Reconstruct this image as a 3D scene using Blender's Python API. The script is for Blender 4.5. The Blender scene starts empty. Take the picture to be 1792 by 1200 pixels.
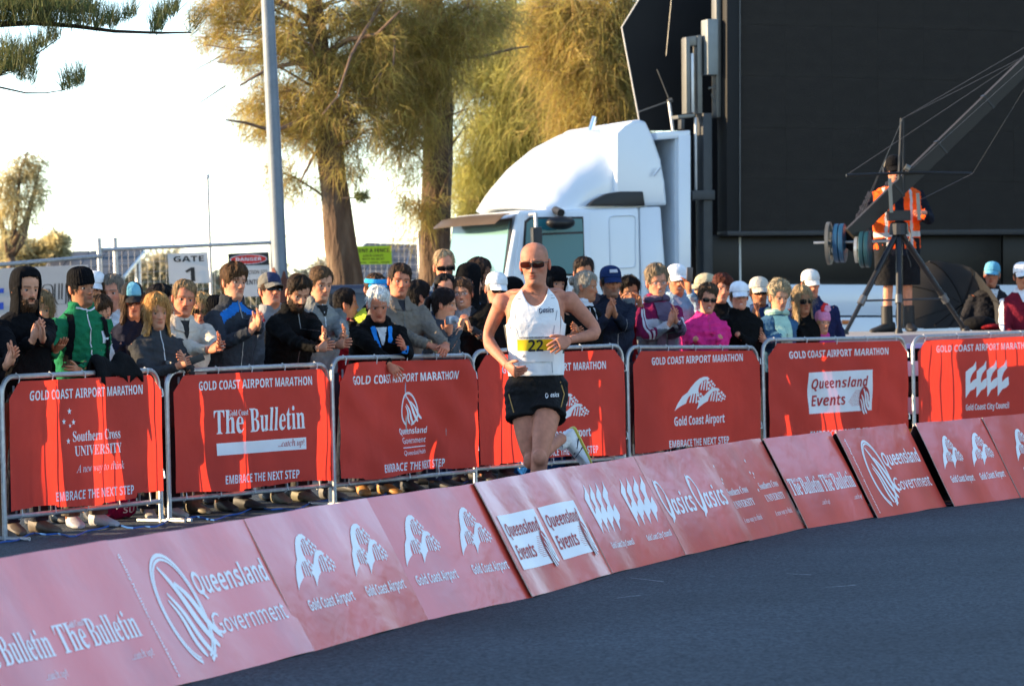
import bpy, bmesh, math, random
import numpy as np
from math import sin, cos, pi, radians as R, sqrt, atan2, exp
from mathutils import Vector as V, Matrix, Quaternion
from mathutils.bvhtree import BVHTree

SC = bpy.context.scene
COL = SC.collection
rng = random.Random(7)
nrg = np.random.default_rng(11)

# ------------------------------------------------------------------ camera, sky, sun, exposure
FPX, CX, CY, CAMH = 5800.0, 896.0, 600.0, 1.472
PITCH, ROLL = math.atan(77 / FPX), 0.022
R0, U0 = V((1, 0, 0)), V((0, sin(PITCH), cos(PITCH)))
FW = V((0, cos(PITCH), -sin(PITCH)))
CR = cos(ROLL) * R0 - sin(ROLL) * U0
CU = sin(ROLL) * R0 + cos(ROLL) * U0
CAM = V((0, 0, CAMH))
cd = bpy.data.cameras.new('camera')
cam = bpy.data.objects.new('camera', cd)
COL.objects.link(cam)
M = Matrix.Identity(4)
for i in range(3):
    M[i][0], M[i][1], M[i][2], M[i][3] = CR[i], CU[i], -FW[i], CAM[i]
cam.matrix_world = M
cd.sensor_width = 36.0
cd.lens = FPX / 1792 * 36
cd.clip_start, cd.clip_end = 0.5, 3000
cd.dof.use_dof = True
cd.dof.focus_distance = 20.5
cd.dof.aperture_fstop = 5.6
SC.camera = cam

SUN_EL, SUN_AZ = R(15.0), V((-1.0, -0.03, 0)).normalized()
TOSUN = V((SUN_AZ.x * cos(SUN_EL), SUN_AZ.y * cos(SUN_EL), sin(SUN_EL)))
W = bpy.data.worlds.new('World')
SC.world = W
W.use_nodes = True
nt = W.node_tree
nt.nodes.clear()
sky = nt.nodes.new('ShaderNodeTexSky')
sky.sky_type = 'NISHITA'
sky.sun_disc = False
sky.sun_elevation = SUN_EL
sky.sun_rotation = atan2(SUN_AZ.x, SUN_AZ.y)
sky.altitude = 0
sky.air_density = 0.75
sky.dust_density = 0.1
sky.ozone_density = 1.0
bg = nt.nodes.new('ShaderNodeBackground')
bg.inputs['Strength'].default_value = 0.15
wo = nt.nodes.new('ShaderNodeOutputWorld')
nt.links.new(sky.outputs[0], bg.inputs[0])
nt.links.new(bg.outputs[0], wo.inputs[0])
sl = bpy.data.lights.new('sun', 'SUN')
sl.energy = 4.6
sl.angle = R(0.5)
sl.color = (1.0, 0.73, 0.43)
so = bpy.data.objects.new('sun', sl)
so.rotation_euler = TOSUN.to_track_quat('Z', 'Y').to_euler()
so.location = (-60, 30, 30)
COL.objects.link(so)
SC.view_settings.view_transform = 'Standard'
SC.view_settings.look = 'None'
SC.view_settings.gamma = 1.0
SC.view_settings.exposure = 1.75
SC.view_settings.use_curve_mapping = False
SC.cycles.max_bounces = 6
SC.cycles.transparent_max_bounces = 12
SC.cycles.use_denoising = True
SC.cycles.caustics_reflective = False
SC.cycles.caustics_refractive = False


def ray(x, y):
    return FW + CR * ((x - CX) / FPX) + CU * ((CY - y) / FPX)


def at(x, y, D):                 # point seen at photo pixel (x, y), D metres into the scene
    d = ray(x, y)
    return CAM + d * (D / d.y)


def gnd(x, y, z=0.0):
    d = ray(x, y)
    return CAM + d * ((z - CAMH) / d.z)


def topx(p):                     # world point -> photo pixel
    q = V(p) - CAM
    w = q.dot(FW)
    return CX + FPX * q.dot(CR) / w, CY - FPX * q.dot(CU) / w


# ------------------------------------------------------------------ tags and objects
def tag(o, label=None, cat=None, group=None, kind=None):
    if label: o['label'] = label
    if cat: o['category'] = cat
    if group: o['group'] = group
    if kind: o['kind'] = kind
    return o


def empty(name, loc=(0, 0, 0), rz=0.0, label=None, cat=None, group=None):
    o = bpy.data.objects.new(name, None)
    COL.objects.link(o)
    o.location = loc
    o.rotation_euler = (0, 0, rz)
    o.empty_display_size = 0.2
    return tag(o, label, cat, group)


def put(name, me, parent=None, loc=None, rot=None):
    o = bpy.data.objects.new(name, me)
    COL.objects.link(o)
    if parent is not None: o.parent = parent
    if loc is not None: o.location = loc
    if rot is not None: o.rotation_euler = rot
    return o


class MB:
    """collects lofts, tubes and boxes and links them as one mesh object"""
    def __init__(s):
        s.v, s.f, s.m, s.c = [], [], [], []
        s.n = 0

    def add(s, vs, fs, m=0, col=None):
        vs = np.asarray(vs, float).reshape(-1, 3)
        b = s.n
        s.v.append(vs)
        s.n += len(vs)
        s.f += [tuple(b + i for i in f) for f in fs]
        s.m += [m] * len(fs)
        if col is None:
            col = np.ones((len(vs), 3))
        col = np.asarray(col, float)
        if col.ndim == 1: col = np.tile(col, (len(vs), 1))
        s.c.append(col)

    def grid(s, G, m=0, wrap=False, col=None, flip=False):
        """G: (rows, cols, 3)"""
        r, c = G.shape[:2]
        fs = []
        for i in range(r - 1):
            for j in range(c if wrap else c - 1):
                k = (j + 1) % c
                q = (i * c + j, i * c + k, (i + 1) * c + k, (i + 1) * c + j)
                fs.append(q[::-1] if flip else q)
        s.add(G.reshape(-1, 3), fs, m, None if col is None else np.asarray(col).reshape(-1, 3))

    def loft(s, rings, m=0, caps=True, col=None):
        rings = np.asarray(rings, float)
        r, c = rings.shape[:2]
        fs = []
        for i in range(r - 1):
            for j in range(c):
                k = (j + 1) % c
                fs.append((i * c + j, i * c + k, (i + 1) * c + k, (i + 1) * c + j))
        if caps:
            fs.append(tuple(range(c))[::-1])
            fs.append(tuple((r - 1) * c + j for j in range(c)))
        s.add(rings.reshape(-1, 3), fs, m, col)

    def tube(s, pts, rad, seg=8, m=0, caps=True, col=None, flat=1.0, up=None):
        pts = [V(p) for p in pts]
        n = len(pts)
        if not hasattr(rad, '__len__'): rad = [rad] * n
        rings = []
        ref = V(up) if up is not None else V((0.123, 0.31, 1.0))
        for i, p in enumerate(pts):
            t = (pts[min(i + 1, n - 1)] - pts[max(i - 1, 0)])
            if t.length < 1e-9: t = V((0, 0, 1))
            t.normalize()
            a = ref - t * ref.dot(t)
            if a.length < 0.05:
                a = V((1, 0, 0)) - t * t.x
            a.normalize()
            b = t.cross(a)
            ref = a
            rings.append([p + (a * cos(2 * pi * k / seg) * flat + b * sin(2 * pi * k / seg)) * rad[i] for k in range(seg)])
        s.loft(np.array([[tuple(q) for q in r] for r in rings]), m, caps, col)

    def box(s, c, sz, rot=None, m=0, col=None):
        c = V(c)
        h = V(sz) / 2
        vs = [V((x * h.x, y * h.y, z * h.z)) for x in (-1, 1) for y in (-1, 1) for z in (-1, 1)]
        if rot is not None:
            vs = [rot @ q for q in vs]
        s.add([tuple(c + q) for q in vs],
              [(0, 1, 3, 2), (4, 6, 7, 5), (0, 4, 5, 1), (2, 3, 7, 6), (0, 2, 6, 4), (1, 5, 7, 3)], m, col)

    def prism(s, pts, d, m=0, col=None):
        """pts: planar loop of 3D points; extruded by vector d"""
        n = len(pts)
        P = [V(p) for p in pts]
        Q = [p + V(d) for p in P]
        s.add([tuple(p) for p in P + Q], [tuple(range(n))[::-1], tuple(range(n, 2 * n))] +
              [(i, (i + 1) % n, n + (i + 1) % n, n + i) for i in range(n)], m, col)

    def ellip(s, c, r, nu=12, nv=8, m=0, col=None, rot=None):
        c = np.array(c, float)
        G = []
        for i in range(nv + 1):
            t = pi * (i / nv - 0.5) * 0.9999
            G.append([(r[0] * cos(t) * cos(2 * pi * j / nu), r[1] * cos(t) * sin(2 * pi * j / nu), r[2] * sin(t)) for j in range(nu)])
        G = np.array(G)
        if rot is not None:
            G = G @ np.array(rot.to_3x3()).T
        s.grid(G + c, m, wrap=True, col=None if col is None else np.tile(np.array(col), (G.shape[0] * nu, 1)))

    def verts(s):
        return np.concatenate(s.v) if s.v else np.zeros((0, 3))

    def mesh(s, name, mats, smooth=True, colors=False, auto=None):
        me = bpy.data.meshes.new(name)
        vs = s.verts()
        me.from_pydata(vs.tolist(), [], s.f)
        for mt in (mats if isinstance(mats, (list, tuple)) else [mats]):
            me.materials.append(mt)
        if any(s.m):
            me.polygons.foreach_set('material_index', s.m)
        if colors:
            a = me.color_attributes.new('Col', 'FLOAT_COLOR', 'POINT')
            c = np.concatenate(s.c)
            a.data.foreach_set('color', np.concatenate([c, np.ones((len(c), 1))], 1).astype(np.float32).ravel())
        if smooth:
            me.polygons.foreach_set('use_smooth', [True] * len(me.polygons))
            if auto is not None:
                me.set_sharp_from_angle(angle=auto)
        me.update()
        return me

    def build(s, name, mats, parent=None, smooth=True, colors=False, auto=R(40), loc=None):
        return put(name, s.mesh(name, mats, smooth, colors, auto), parent, loc)


# ------------------------------------------------------------------ scratch scene for modifiers and text
TMP = bpy.data.scenes.new('scratch')


def evaluated(me_or_curve, mods=()):
    o = bpy.data.objects.new('scratch', me_or_curve)
    TMP.collection.objects.link(o)
    for kind, props in mods:
        md = o.modifiers.new('m', kind)
        for k, v in props.items():
            setattr(md, k, v)
    vl = TMP.view_layers[0]
    vl.update()
    me = bpy.data.meshes.new_from_object(o.evaluated_get(vl.depsgraph))
    TMP.collection.objects.unlink(o)
    bpy.data.objects.remove(o)
    return me


def remeshed(mb, voxel, smooth=4, name='part'):
    me0 = mb.mesh(name, [], smooth=False)
    me = evaluated(me0, [('REMESH', dict(mode='VOXEL', voxel_size=voxel)), ('SMOOTH', dict(iterations=smooth, factor=0.5))])
    bpy.data.meshes.remove(me0)
    me.name = name
    return me


def coords(me):
    a = np.empty(len(me.vertices) * 3, np.float32)
    me.vertices.foreach_get('co', a)
    return a.reshape(-1, 3).astype(float)


def set_coords(me, c):
    me.vertices.foreach_set('co', np.asarray(c, np.float32).ravel())
    me.update()


def normals(me):
    a = np.empty(len(me.vertices) * 3, np.float32)
    me.vertex_normals.foreach_get('vector', a)
    return a.reshape(-1, 3).astype(float)


def centers(me):
    a = np.empty(len(me.polygons) * 3, np.float32)
    me.polygons.foreach_get('center', a)
    return a.reshape(-1, 3).astype(float)


def shade_smooth(me):
    me.polygons.foreach_set('use_smooth', [True] * len(me.polygons))


# ------------------------------------------------------------------ materials
_mc = {}


def mat(name, color, rough=0.6, metal=0.0, var=0.12, vscale=6.0, bump=0.0, bscale=40.0, spec=0.4, coat=0.0,
        trans=0.0, tcol=None, attr=False, island=None, stretch=None, alpha=None, wave=None, bdist=0.02, dirt_or_glint=None, coat_r=0.15, coat_ior=1.5):
    key = (name, tuple(color), rough, metal, var, vscale, bump, bscale, spec, coat, trans, tcol, attr, str(island), stretch, alpha, wave, str(dirt_or_glint), bdist)
    if key in _mc: return _mc[key]
    m = bpy.data.materials.new(name)
    m.use_nodes = True
    t = m.node_tree
    N, L = t.nodes, t.links
    p = N['Principled BSDF']
    out = N['Material Output']
    p.inputs['Roughness'].default_value = rough
    p.inputs['Metallic'].default_value = metal
    p.inputs['Specular IOR Level'].default_value = spec
    if coat:
        p.inputs['Coat Weight'].default_value = coat
        p.inputs['Coat Roughness'].default_value = coat_r
        p.inputs['Coat IOR'].default_value = coat_ior
    tc = N.new('ShaderNodeTexCoord')
    mp = N.new('ShaderNodeMapping')
    if stretch: mp.inputs['Scale'].default_value = stretch
    L.new(tc.outputs['Object'], mp.inputs[0])
    ns = N.new('ShaderNodeTexNoise')
    ns.inputs['Scale'].default_value = vscale
    ns.inputs['Detail'].default_value = 5
    L.new(mp.outputs[0], ns.inputs['Vector'])
    if attr:
        a = N.new('ShaderNodeVertexColor')
        a.layer_name = 'Col'
        src = a.outputs[0]
    elif island:
        g = N.new('ShaderNodeNewGeometry')
        cr = N.new('ShaderNodeValToRGB')
        el = cr.color_ramp.elements
        while len(el) < len(island): el.new(0.5)
        for i, c in enumerate(island):
            el[i].position = i / max(1, len(island) - 1)
            el[i].color = (*c, 1)
        L.new(g.outputs['Random Per Island'], cr.inputs[0])
        src = cr.outputs[0]
    else:
        rgb = N.new('ShaderNodeRGB')
        rgb.outputs[0].default_value = (*color, 1)
        src = rgb.outputs[0]
    if dirt_or_glint:
        dcol, dsc, dlo, dhi, damt = dirt_or_glint
        dn = N.new('ShaderNodeTexNoise')
        dn.inputs['Scale'].default_value = dsc
        dn.inputs['Detail'].default_value = 6
        L.new(mp.outputs[0], dn.inputs['Vector'])
        dr = N.new('ShaderNodeMapRange')
        dr.inputs[1].default_value, dr.inputs[2].default_value = dlo, dhi
        dr.inputs[3].default_value, dr.inputs[4].default_value = 0, damt
        L.new(dn.outputs[0], dr.inputs[0])
        mx = N.new('ShaderNodeMix')
        mx.data_type = 'RGBA'
        L.new(dr.outputs[0], mx.inputs[0])
        L.new(src, mx.inputs[6])
        mx.inputs[7].default_value = (*dcol, 1)
        src = mx.outputs[2]
    if var:
        mr = N.new('ShaderNodeMapRange')
        mr.inputs[1].default_value, mr.inputs[2].default_value = 0.25, 0.75
        mr.inputs[3].default_value, mr.inputs[4].default_value = 1 - var, 1 + var
        L.new(ns.outputs[0], mr.inputs[0])
        hs = N.new('ShaderNodeHueSaturation')
        L.new(mr.outputs[0], hs.inputs['Value'])
        L.new(src, hs.inputs['Color'])
        src = hs.outputs[0]
    L.new(src, p.inputs['Base Color'])
    if bump:
        nb = N.new('ShaderNodeTexNoise')
        nb.inputs['Scale'].default_value = bscale
        nb.inputs['Detail'].default_value = 4
        L.new(mp.outputs[0], nb.inputs['Vector'])
        h = nb.outputs[0]
        if wave:
            wv = N.new('ShaderNodeTexWave')
            wv.bands_direction = wave[0]
            wv.inputs['Scale'].default_value = wave[1]
            wv.inputs['Distortion'].default_value = wave[2]
            L.new(mp.outputs[0], wv.inputs['Vector'])
            ad = N.new('ShaderNodeMath')
            ad.operation = 'ADD'
            L.new(h, ad.inputs[0])
            L.new(wv.outputs[1], ad.inputs[1])
            h = ad.outputs[0]
        bp = N.new('ShaderNodeBump')
        bp.inputs['Strength'].default_value = bump
        bp.inputs['Distance'].default_value = bdist
        L.new(h, bp.inputs['Height'])
        L.new(bp.outputs[0], p.inputs['Normal'])
        if coat: L.new(bp.outputs[0], p.inputs['Coat Normal'])
    if trans:
        tr = N.new('ShaderNodeBsdfTranslucent')
        if tcol is not None:
            tr.inputs[0].default_value = (*tcol, 1)
        else:
            L.new(src, tr.inputs[0])
        mx = N.new('ShaderNodeMixShader')
        mx.inputs[0].default_value = trans
        L.new(p.outputs[0], mx.inputs[1])
        L.new(tr.outputs[0], mx.inputs[2])
        L.new(mx.outputs[0], out.inputs[0])
    if alpha is not None:
        tr = N.new('ShaderNodeBsdfTransparent')
        mx = N.new('ShaderNodeMixShader')
        mx.inputs[0].default_value = alpha
        L.new(tr.outputs[0], mx.inputs[1])
        L.new(p.outputs[0], mx.inputs[2])
        L.new(mx.outputs[0], out.inputs[0])
    _mc[key] = m
    return m


def cloth(c, rough=0.9, name='cloth'):
    return mat(name, c, rough, var=0.18, vscale=14, bump=0.75, bscale=24, spec=0.08, bdist=0.022)


STEEL = mat('galvanised_steel', (0.42, 0.43, 0.44), 0.42, 0.75, var=0.18, vscale=25, bump=0.1, bscale=120)
BLACK_METAL = mat('black_metal', (0.018, 0.018, 0.02), 0.4, 0.3, var=0.2)
BLACK = mat('black_plastic', (0.012, 0.012, 0.013), 0.45, var=0.2)
WHITE_PAINT = mat('white_paint', (0.74, 0.76, 0.78), 0.28, var=0.04, vscale=2, coat=0.5, dirt_or_glint=((0.45, 0.42, 0.38), 1.6, 0.55, 0.8, 0.25))
RED = (0.82, 0.080, 0.055)
BANNER_RED = mat('banner_fabric', RED, 0.75, var=0.10, vscale=3, bump=0.35, bscale=9, spec=0.25, trans=0.42, tcol=(0.80, 0.05, 0.025), bdist=0.03)
PRINT_WHITE = mat('white_print', (0.88, 0.88, 0.90), 0.7, var=0.05, trans=0.2)
PRINT_RED = mat('red_print', (0.47, 0.03, 0.03), 0.7, var=0.08, trans=0.15)
GLASS_DARK = mat('dark_lens', (0.006, 0.006, 0.007), 0.15, var=0, spec=0.25)
GLASS_AMBER = mat('amber_lens', (0.09, 0.02, 0.006), 0.07, var=0, spec=0.8)
GLASS_CLEAR = mat('spectacle_glass', (0.9, 0.9, 0.9), 0.03, var=0, alpha=0.12)
SKIN = mat('skin', (1, 1, 1), 0.58, var=0.20, vscale=26, bump=0.3, bscale=120, spec=0.22, attr=True, bdist=0.004)
# ------------------------------------------------------------------ flat print: lettering and emblems as 2D meshes
# letter outlines (width, closed loops of x, y in 1/400 of the letter size) for the lettering in the scene
_ADV = {
    ('bold','.'): (88,[[61,37,44,44,27,37,20,20,27,3,44,-4,61,3,68,20]]),
    ('bold','0'): (229,[[159,280,114,290,81,286,56,272,37,251,24,222,17,186,14,143,20,81,38,35,69,6,114,-4,147,0,173,14,191,35,204,64,212,100,214,143,208,205,190,251],[114,241,133,235,145,216,152,186,154,143,152,100,145,69,133,51,114,45,95,51,83,69,77,100,74,143,77,186,83,216,95,235]]),
    ('bold','1'): (229,[[165,286,116,286,24,212,53,176,86,202,98,213,106,222,105,192,105,165,105,0,165,0]]),
    ('bold','2'): (229,[[143,287,117,290,73,284,41,269,15,249,48,210,81,232,113,239,127,237,138,231,145,220,148,205,142,179,123,151,88,114,16,42,16,0,216,0,216,51,91,51,91,54,151,110,187,150,198,169,205,190,208,212,205,233,197,252,183,267,165,279]]),
    ('bold','3'): (229,[[148,285,109,290,80,288,55,282,34,273,16,262,44,220,69,234,85,239,104,241,123,239,136,232,143,222,144,198,133,181,104,171,59,170,59,124,105,123,135,114,148,98,150,87,146,69,137,55,119,47,91,44,54,49,15,63,15,12,54,0,98,-4,134,-1,163,7,185,21,201,39,210,60,213,83,208,109,195,128,173,142,143,150,167,160,187,174,200,195,204,222,198,250,179,272]]),
    ('bold','4'): (229,[[188,286,132,286,7,101,7,59,129,59,129,0,188,0,188,59,222,59,222,106,188,106],[130,216,131,211,130,190,129,165,129,106,60,106,118,193,126,208]]),
    ('bold','5'): (229,[[36,286,25,140,49,127,69,131,92,134,135,123,150,90,146,70,135,56,118,48,94,45,55,51,20,64,20,12,54,0,96,-4,146,3,182,23,203,54,210,96,207,122,199,143,185,160,166,172,145,180,108,182,91,180,84,178,89,234,191,234,191,286]]),
    ('bold','7'): (229,[[216,286,11,286,11,235,152,235,44,0,108,0,216,248]]),
    ('bold','A'): (276,[[101,287,0,0,65,0,86,68,190,68,211,0,276,0,175,287],[136,233,140,234,146,213,152,193,176,119,101,119,124,191,129,211]]),
    ('bold','B'): (269,[[36,286,36,0,143,0,186,5,220,22,241,48,248,83,246,103,241,119,233,131,210,146,196,152,215,158,229,172,238,191,240,213,233,248,211,270,175,282,125,286],[96,236,128,236,151,234,166,229,175,219,178,205,176,191,168,181,154,174,132,172,96,172],[96,124,134,124,158,122,174,115,182,103,185,89,182,73,174,61,159,53,136,50,96,50]]),
    ('bold','C'): (255,[[178,288,157,290,117,285,84,271,58,248,39,219,27,183,23,142,27,101,37,65,54,36,79,14,111,1,152,-4,193,0,230,11,230,62,192,50,157,46,125,53,103,71,90,102,86,142,90,182,104,213,127,233,157,239,189,234,221,220,241,270,200,284]]),
    ('bold','D'): (296,[[36,286,36,0,117,0,183,9,232,37,263,82,273,146,268,188,255,223,233,250,203,270,167,282,126,286],[96,236,129,236,164,230,189,214,205,185,210,144,188,74,122,50,96,50]]),
    ('bold','E'): (224,[[36,286,36,0,200,0,200,50,96,50,96,124,193,124,193,173,96,173,96,236,200,236,200,286]]),
    ('bold','F'): (220,[[36,286,36,0,96,0,96,113,192,113,192,162,96,162,96,236,200,236,200,286]]),
    ('bold','G'): (290,[[195,288,172,290,128,285,91,272,62,250,41,221,28,185,23,143,32,80,58,34,99,5,156,-4,185,-3,211,0,258,12,258,160,144,160,144,110,198,110,198,50,182,48,160,46,136,49,117,59,103,73,93,92,88,116,86,142,88,170,96,193,109,213,126,227,147,236,172,239,207,235,237,224,257,272,217,285]]),
    ('bold','H'): (306,[[96,286,36,286,36,0,96,0,96,123,210,123,210,0,270,0,270,286,210,286,210,174,96,174]]),
    ('bold','I'): (156,[[143,286,13,286,13,251,48,235,48,50,13,34,13,0,143,0,143,34,108,50,108,235,143,251]]),
    ('bold','L'): (226,[[96,286,36,286,36,0,212,0,212,50,96,50]]),
    ('bold','M'): (377,[[36,286,36,0,90,0,90,148,89,183,87,214,88,224,157,0,212,0,286,224,287,214,286,184,285,150,285,0,341,0,341,286,259,286,187,67,186,67,118,286]]),
    ('bold','N'): (325,[[36,286,36,0,90,0,90,155,88,196,88,216,212,0,289,0,289,286,235,286,235,131,237,92,236,72,112,286]]),
    ('bold','O'): (318,[[202,285,160,290,117,285,83,272,56,250,38,221,27,185,23,144,27,102,38,66,56,36,83,14,117,1,159,-4,202,1,236,14,262,36,281,66,292,102,295,143,292,185,281,221,262,250,236,272],[127,233,160,240,193,233,215,214,227,183,232,143,227,103,215,73,192,53,159,47,126,53,104,73,91,103,87,143,91,183,104,214]]),
    ('bold','P'): (251,[[36,286,36,0,96,0,96,102,122,102,160,105,188,115,209,130,223,150,231,172,233,196,227,234,208,262,175,280,127,286],[96,236,124,236,160,226,172,194,168,175,157,161,139,154,116,151,96,151]]),
    ('bold','Q'): (318,[[202,285,160,290,117,285,83,272,56,250,38,221,27,185,23,144,27,102,38,66,56,36,83,14,117,1,164,-4,216,-68,294,-68,225,9,256,30,278,60,291,98,295,143,292,185,281,221,262,250,236,272],[127,233,160,240,193,233,215,214,227,183,232,143,227,103,215,73,192,53,159,47,126,53,104,73,91,103,87,143,91,183,104,214]]),
    ('bold','R'): (264,[[36,286,36,0,96,0,96,110,129,110,197,0,264,0,180,124,206,141,226,166,233,200,226,238,205,264,170,280,119,286],[96,236,140,234,158,227,169,216,172,198,169,181,159,169,142,161,96,159]]),
    ('bold','S'): (220,[[140,288,118,290,78,284,48,268,28,243,22,208,23,190,36,162,57,142,79,128,111,113,129,102,141,91,145,76,143,64,136,55,123,48,104,46,82,48,39,61,18,70,18,13,56,0,99,-4,144,2,177,19,198,45,204,79,202,100,196,117,186,131,155,154,111,177,94,186,84,197,81,210,83,222,101,237,133,238,165,230,184,222,203,270,161,284]]),
    ('bold','T'): (232,[[224,286,8,286,8,235,86,235,86,0,146,0,146,235,224,235]]),
    ('bold','U'): (302,[[94,286,34,286,34,102,41,59,64,25,100,3,150,-4,187,-1,216,10,239,26,255,47,265,73,268,101,268,286,208,286,208,111,205,82,195,62,177,51,152,47,127,50,109,61,98,81,94,111]]),
    ('bold','V'): (260,[[61,286,0,286,97,0,163,0,260,286,199,286,143,109,137,87,132,63,128,63,122,87,117,109]]),
    ('bold','X'): (267,[[73,286,6,286,95,147,0,0,65,0,131,108,198,0,267,0,170,144,260,286,195,286,134,183]]),
    ('bold','Y'): (250,[[66,286,0,286,95,109,95,0,155,0,155,111,250,286,184,286,125,168]]),
    ('bold','a'): (242,[[160,218,121,223,76,218,37,203,57,163,87,174,118,179,133,177,150,161,152,136,114,135,72,129,41,117,23,95,17,65,22,35,36,13,58,0,84,-4,109,-2,127,4,142,14,158,30,170,0,212,0,212,146,206,180,188,204],[129,100,152,101,149,65,139,51,125,42,95,41,80,53,78,65,81,79,89,90,105,97]]),
    ('bold','c'): (206,[[146,221,125,222,95,219,69,210,48,195,32,173,21,144,18,108,25,58,45,23,77,3,120,-4,158,0,186,12,186,63,158,49,125,44,106,48,91,60,82,80,79,108,90,158,125,174,149,171,176,162,193,208,164,218]]),
    ('bold','d'): (253,[[222,304,162,304,162,234,164,209,167,190,154,203,141,213,123,220,102,222,68,215,41,194,24,158,18,109,24,60,41,25,67,3,100,-4,122,-2,139,5,162,28,165,28,176,0,222,0],[120,174,143,170,157,157,164,137,166,102,164,76,156,58,142,47,121,44,103,48,90,60,81,80,78,108,81,136,90,157,103,170]]),
    ('bold','e'): (236,[[162,216,121,222,92,219,67,210,47,194,31,171,21,143,18,108,22,73,32,45,50,24,72,8,99,-1,130,-4,173,0,207,12,207,58,171,45,153,41,133,40,110,44,93,55,83,72,78,94,219,94,219,123,213,165,193,197],[106,177,122,180,140,177,153,167,160,152,163,134,80,134,84,154,93,169]]),
    ('bold','g'): (253,[[138,214,102,222,67,215,40,192,24,157,18,109,23,61,40,26,66,3,100,-4,119,-2,136,4,150,14,164,28,163,16,162,2,151,-40,116,-52,73,-48,31,-36,31,-83,70,-93,113,-96,160,-90,194,-72,215,-42,222,0,222,218,172,218,165,190],[121,174,142,170,156,159,164,139,166,101,164,74,155,56,141,46,122,43,89,59,79,108,89,158]]),
    ('bold','h'): (263,[[91,304,31,304,31,0,91,0,91,103,93,134,101,156,115,170,138,175,164,163,173,128,173,0,233,0,233,142,227,179,211,203,186,218,154,222,135,221,118,215,103,205,88,190,90,211,91,242]]),
    ('bold','i'): (122,[[73,302,49,302,38,298,31,289,31,261,38,252,61,246,84,252,91,261,94,275,91,289,84,298],[91,218,31,218,31,0,91,0]]),
    ('bold','l'): (122,[[91,304,31,304,31,0,91,0]]),
    ('bold','n'): (263,[[187,218,155,222,135,221,117,215,100,205,85,190,77,218,31,218,31,0,91,0,91,103,93,134,101,156,115,170,138,175,154,172,165,163,171,148,173,128,173,0,233,0,233,142,228,179,212,203]]),
    ('bold','o'): (248,[[153,219,124,222,80,215,46,193,25,158,18,110,21,76,32,48,48,25,69,9,94,-1,123,-4,167,3,201,26,222,61,230,110,226,143,216,171,200,193,179,209],[103,170,124,174,144,170,158,158,166,138,169,110,166,81,158,61,144,48,124,44,103,48,89,61,81,81,79,110,81,138,89,158]]),
    ('bold','p'): (253,[[186,215,153,222,131,220,114,213,91,190,88,190,80,218,31,218,31,-96,91,-96,91,-8,88,24,101,14,130,-2,151,-4,185,3,212,25,229,61,235,110,230,158,212,194],[94,142,101,160,114,171,134,175,164,159,174,110,172,82,165,61,152,49,134,44,113,49,100,61,93,82,91,116]]),
    ('bold','q'): (253,[[123,220,102,222,68,215,41,194,24,158,18,109,24,60,41,25,67,3,100,-4,122,-2,139,5,162,28,163,12,162,-4,162,-96,222,-96,222,218,172,218,165,190,141,213],[121,174,143,170,157,157,164,137,166,101,164,76,156,57,143,46,122,43,89,59,79,108,81,136,89,157,102,170]]),
    ('bold','r'): (182,[[158,222,133,219,114,210,99,197,85,182,76,218,31,218,31,0,91,0,91,111,93,130,99,144,109,154,136,165,156,167,165,166,169,165,173,221,164,222]]),
    ('bold','s'): (199,[[124,221,104,222,69,219,42,207,24,188,18,162,24,131,44,110,78,93,109,78,122,68,125,58,117,45,92,40,56,45,18,58,18,9,51,-1,90,-4,131,0,160,14,178,35,184,65,182,83,176,97,155,117,123,133,94,146,81,155,77,164,84,175,104,178,133,174,163,162,181,205,143,218]]),
    ('bold','t'): (174,[[97,265,59,265,42,219,9,199,9,174,38,174,38,68,40,43,47,25,57,11,71,2,106,-4,137,-1,161,6,161,50,142,46,123,44,104,50,97,68,97,174,158,174,158,218,97,218]]),
    ('bold','u'): (263,[[90,218,30,218,30,76,35,40,51,15,76,1,108,-4,127,-2,146,4,162,14,178,28,186,0,232,0,232,218,172,218,172,116,169,85,162,62,148,48,125,44,109,47,98,56,92,70,90,91]]),
    ('bold','y'): (228,[[65,218,0,218,87,2,77,-24,67,-37,54,-45,31,-48,18,-46,14,-46,14,-93,27,-95,44,-96,73,-92,99,-79,120,-58,135,-28,228,218,164,218,123,96,118,77,115,58,113,68,109,87]]),
    ('bold',' '): (112,[]),
    ('serif','B'): (264,[[131,271,9,271,9,261,30,258,41,246,44,220,44,49,43,31,37,19,27,13,10,10,10,0,142,0,187,5,221,21,242,45,249,78,230,123,171,147,220,169,236,209,210,256],[118,257,148,255,160,246,167,229,170,206,166,179,157,162,139,153,108,150,108,233,112,253],[108,138,146,134,165,124,176,105,179,76,177,48,169,29,154,18,132,14,113,20,108,39]]),
    ('serif','C'): (279,[[184,273,154,277,116,273,83,259,55,237,33,209,20,175,16,136,20,97,33,62,54,34,82,12,115,-2,153,-6,217,8,266,53,255,63,235,42,213,27,189,17,166,14,106,44,86,135,104,232,158,264,187,259,212,242,234,217,250,184,260,184,260,277,250,277,243,264,225,260]]),
    ('serif','E'): (263,[[238,271,10,271,10,261,26,259,37,253,43,241,45,220,45,46,43,29,37,18,26,12,8,10,8,0,240,0,256,85,245,85,234,62,221,45,205,32,187,23,164,18,123,17,110,28,109,40,109,132,129,131,154,120,163,108,168,92,171,70,181,70,181,206,172,206,165,178,154,160,138,150,109,146,109,241,114,253,127,256,176,253,203,242,220,222,228,190,238,190]]),
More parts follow.
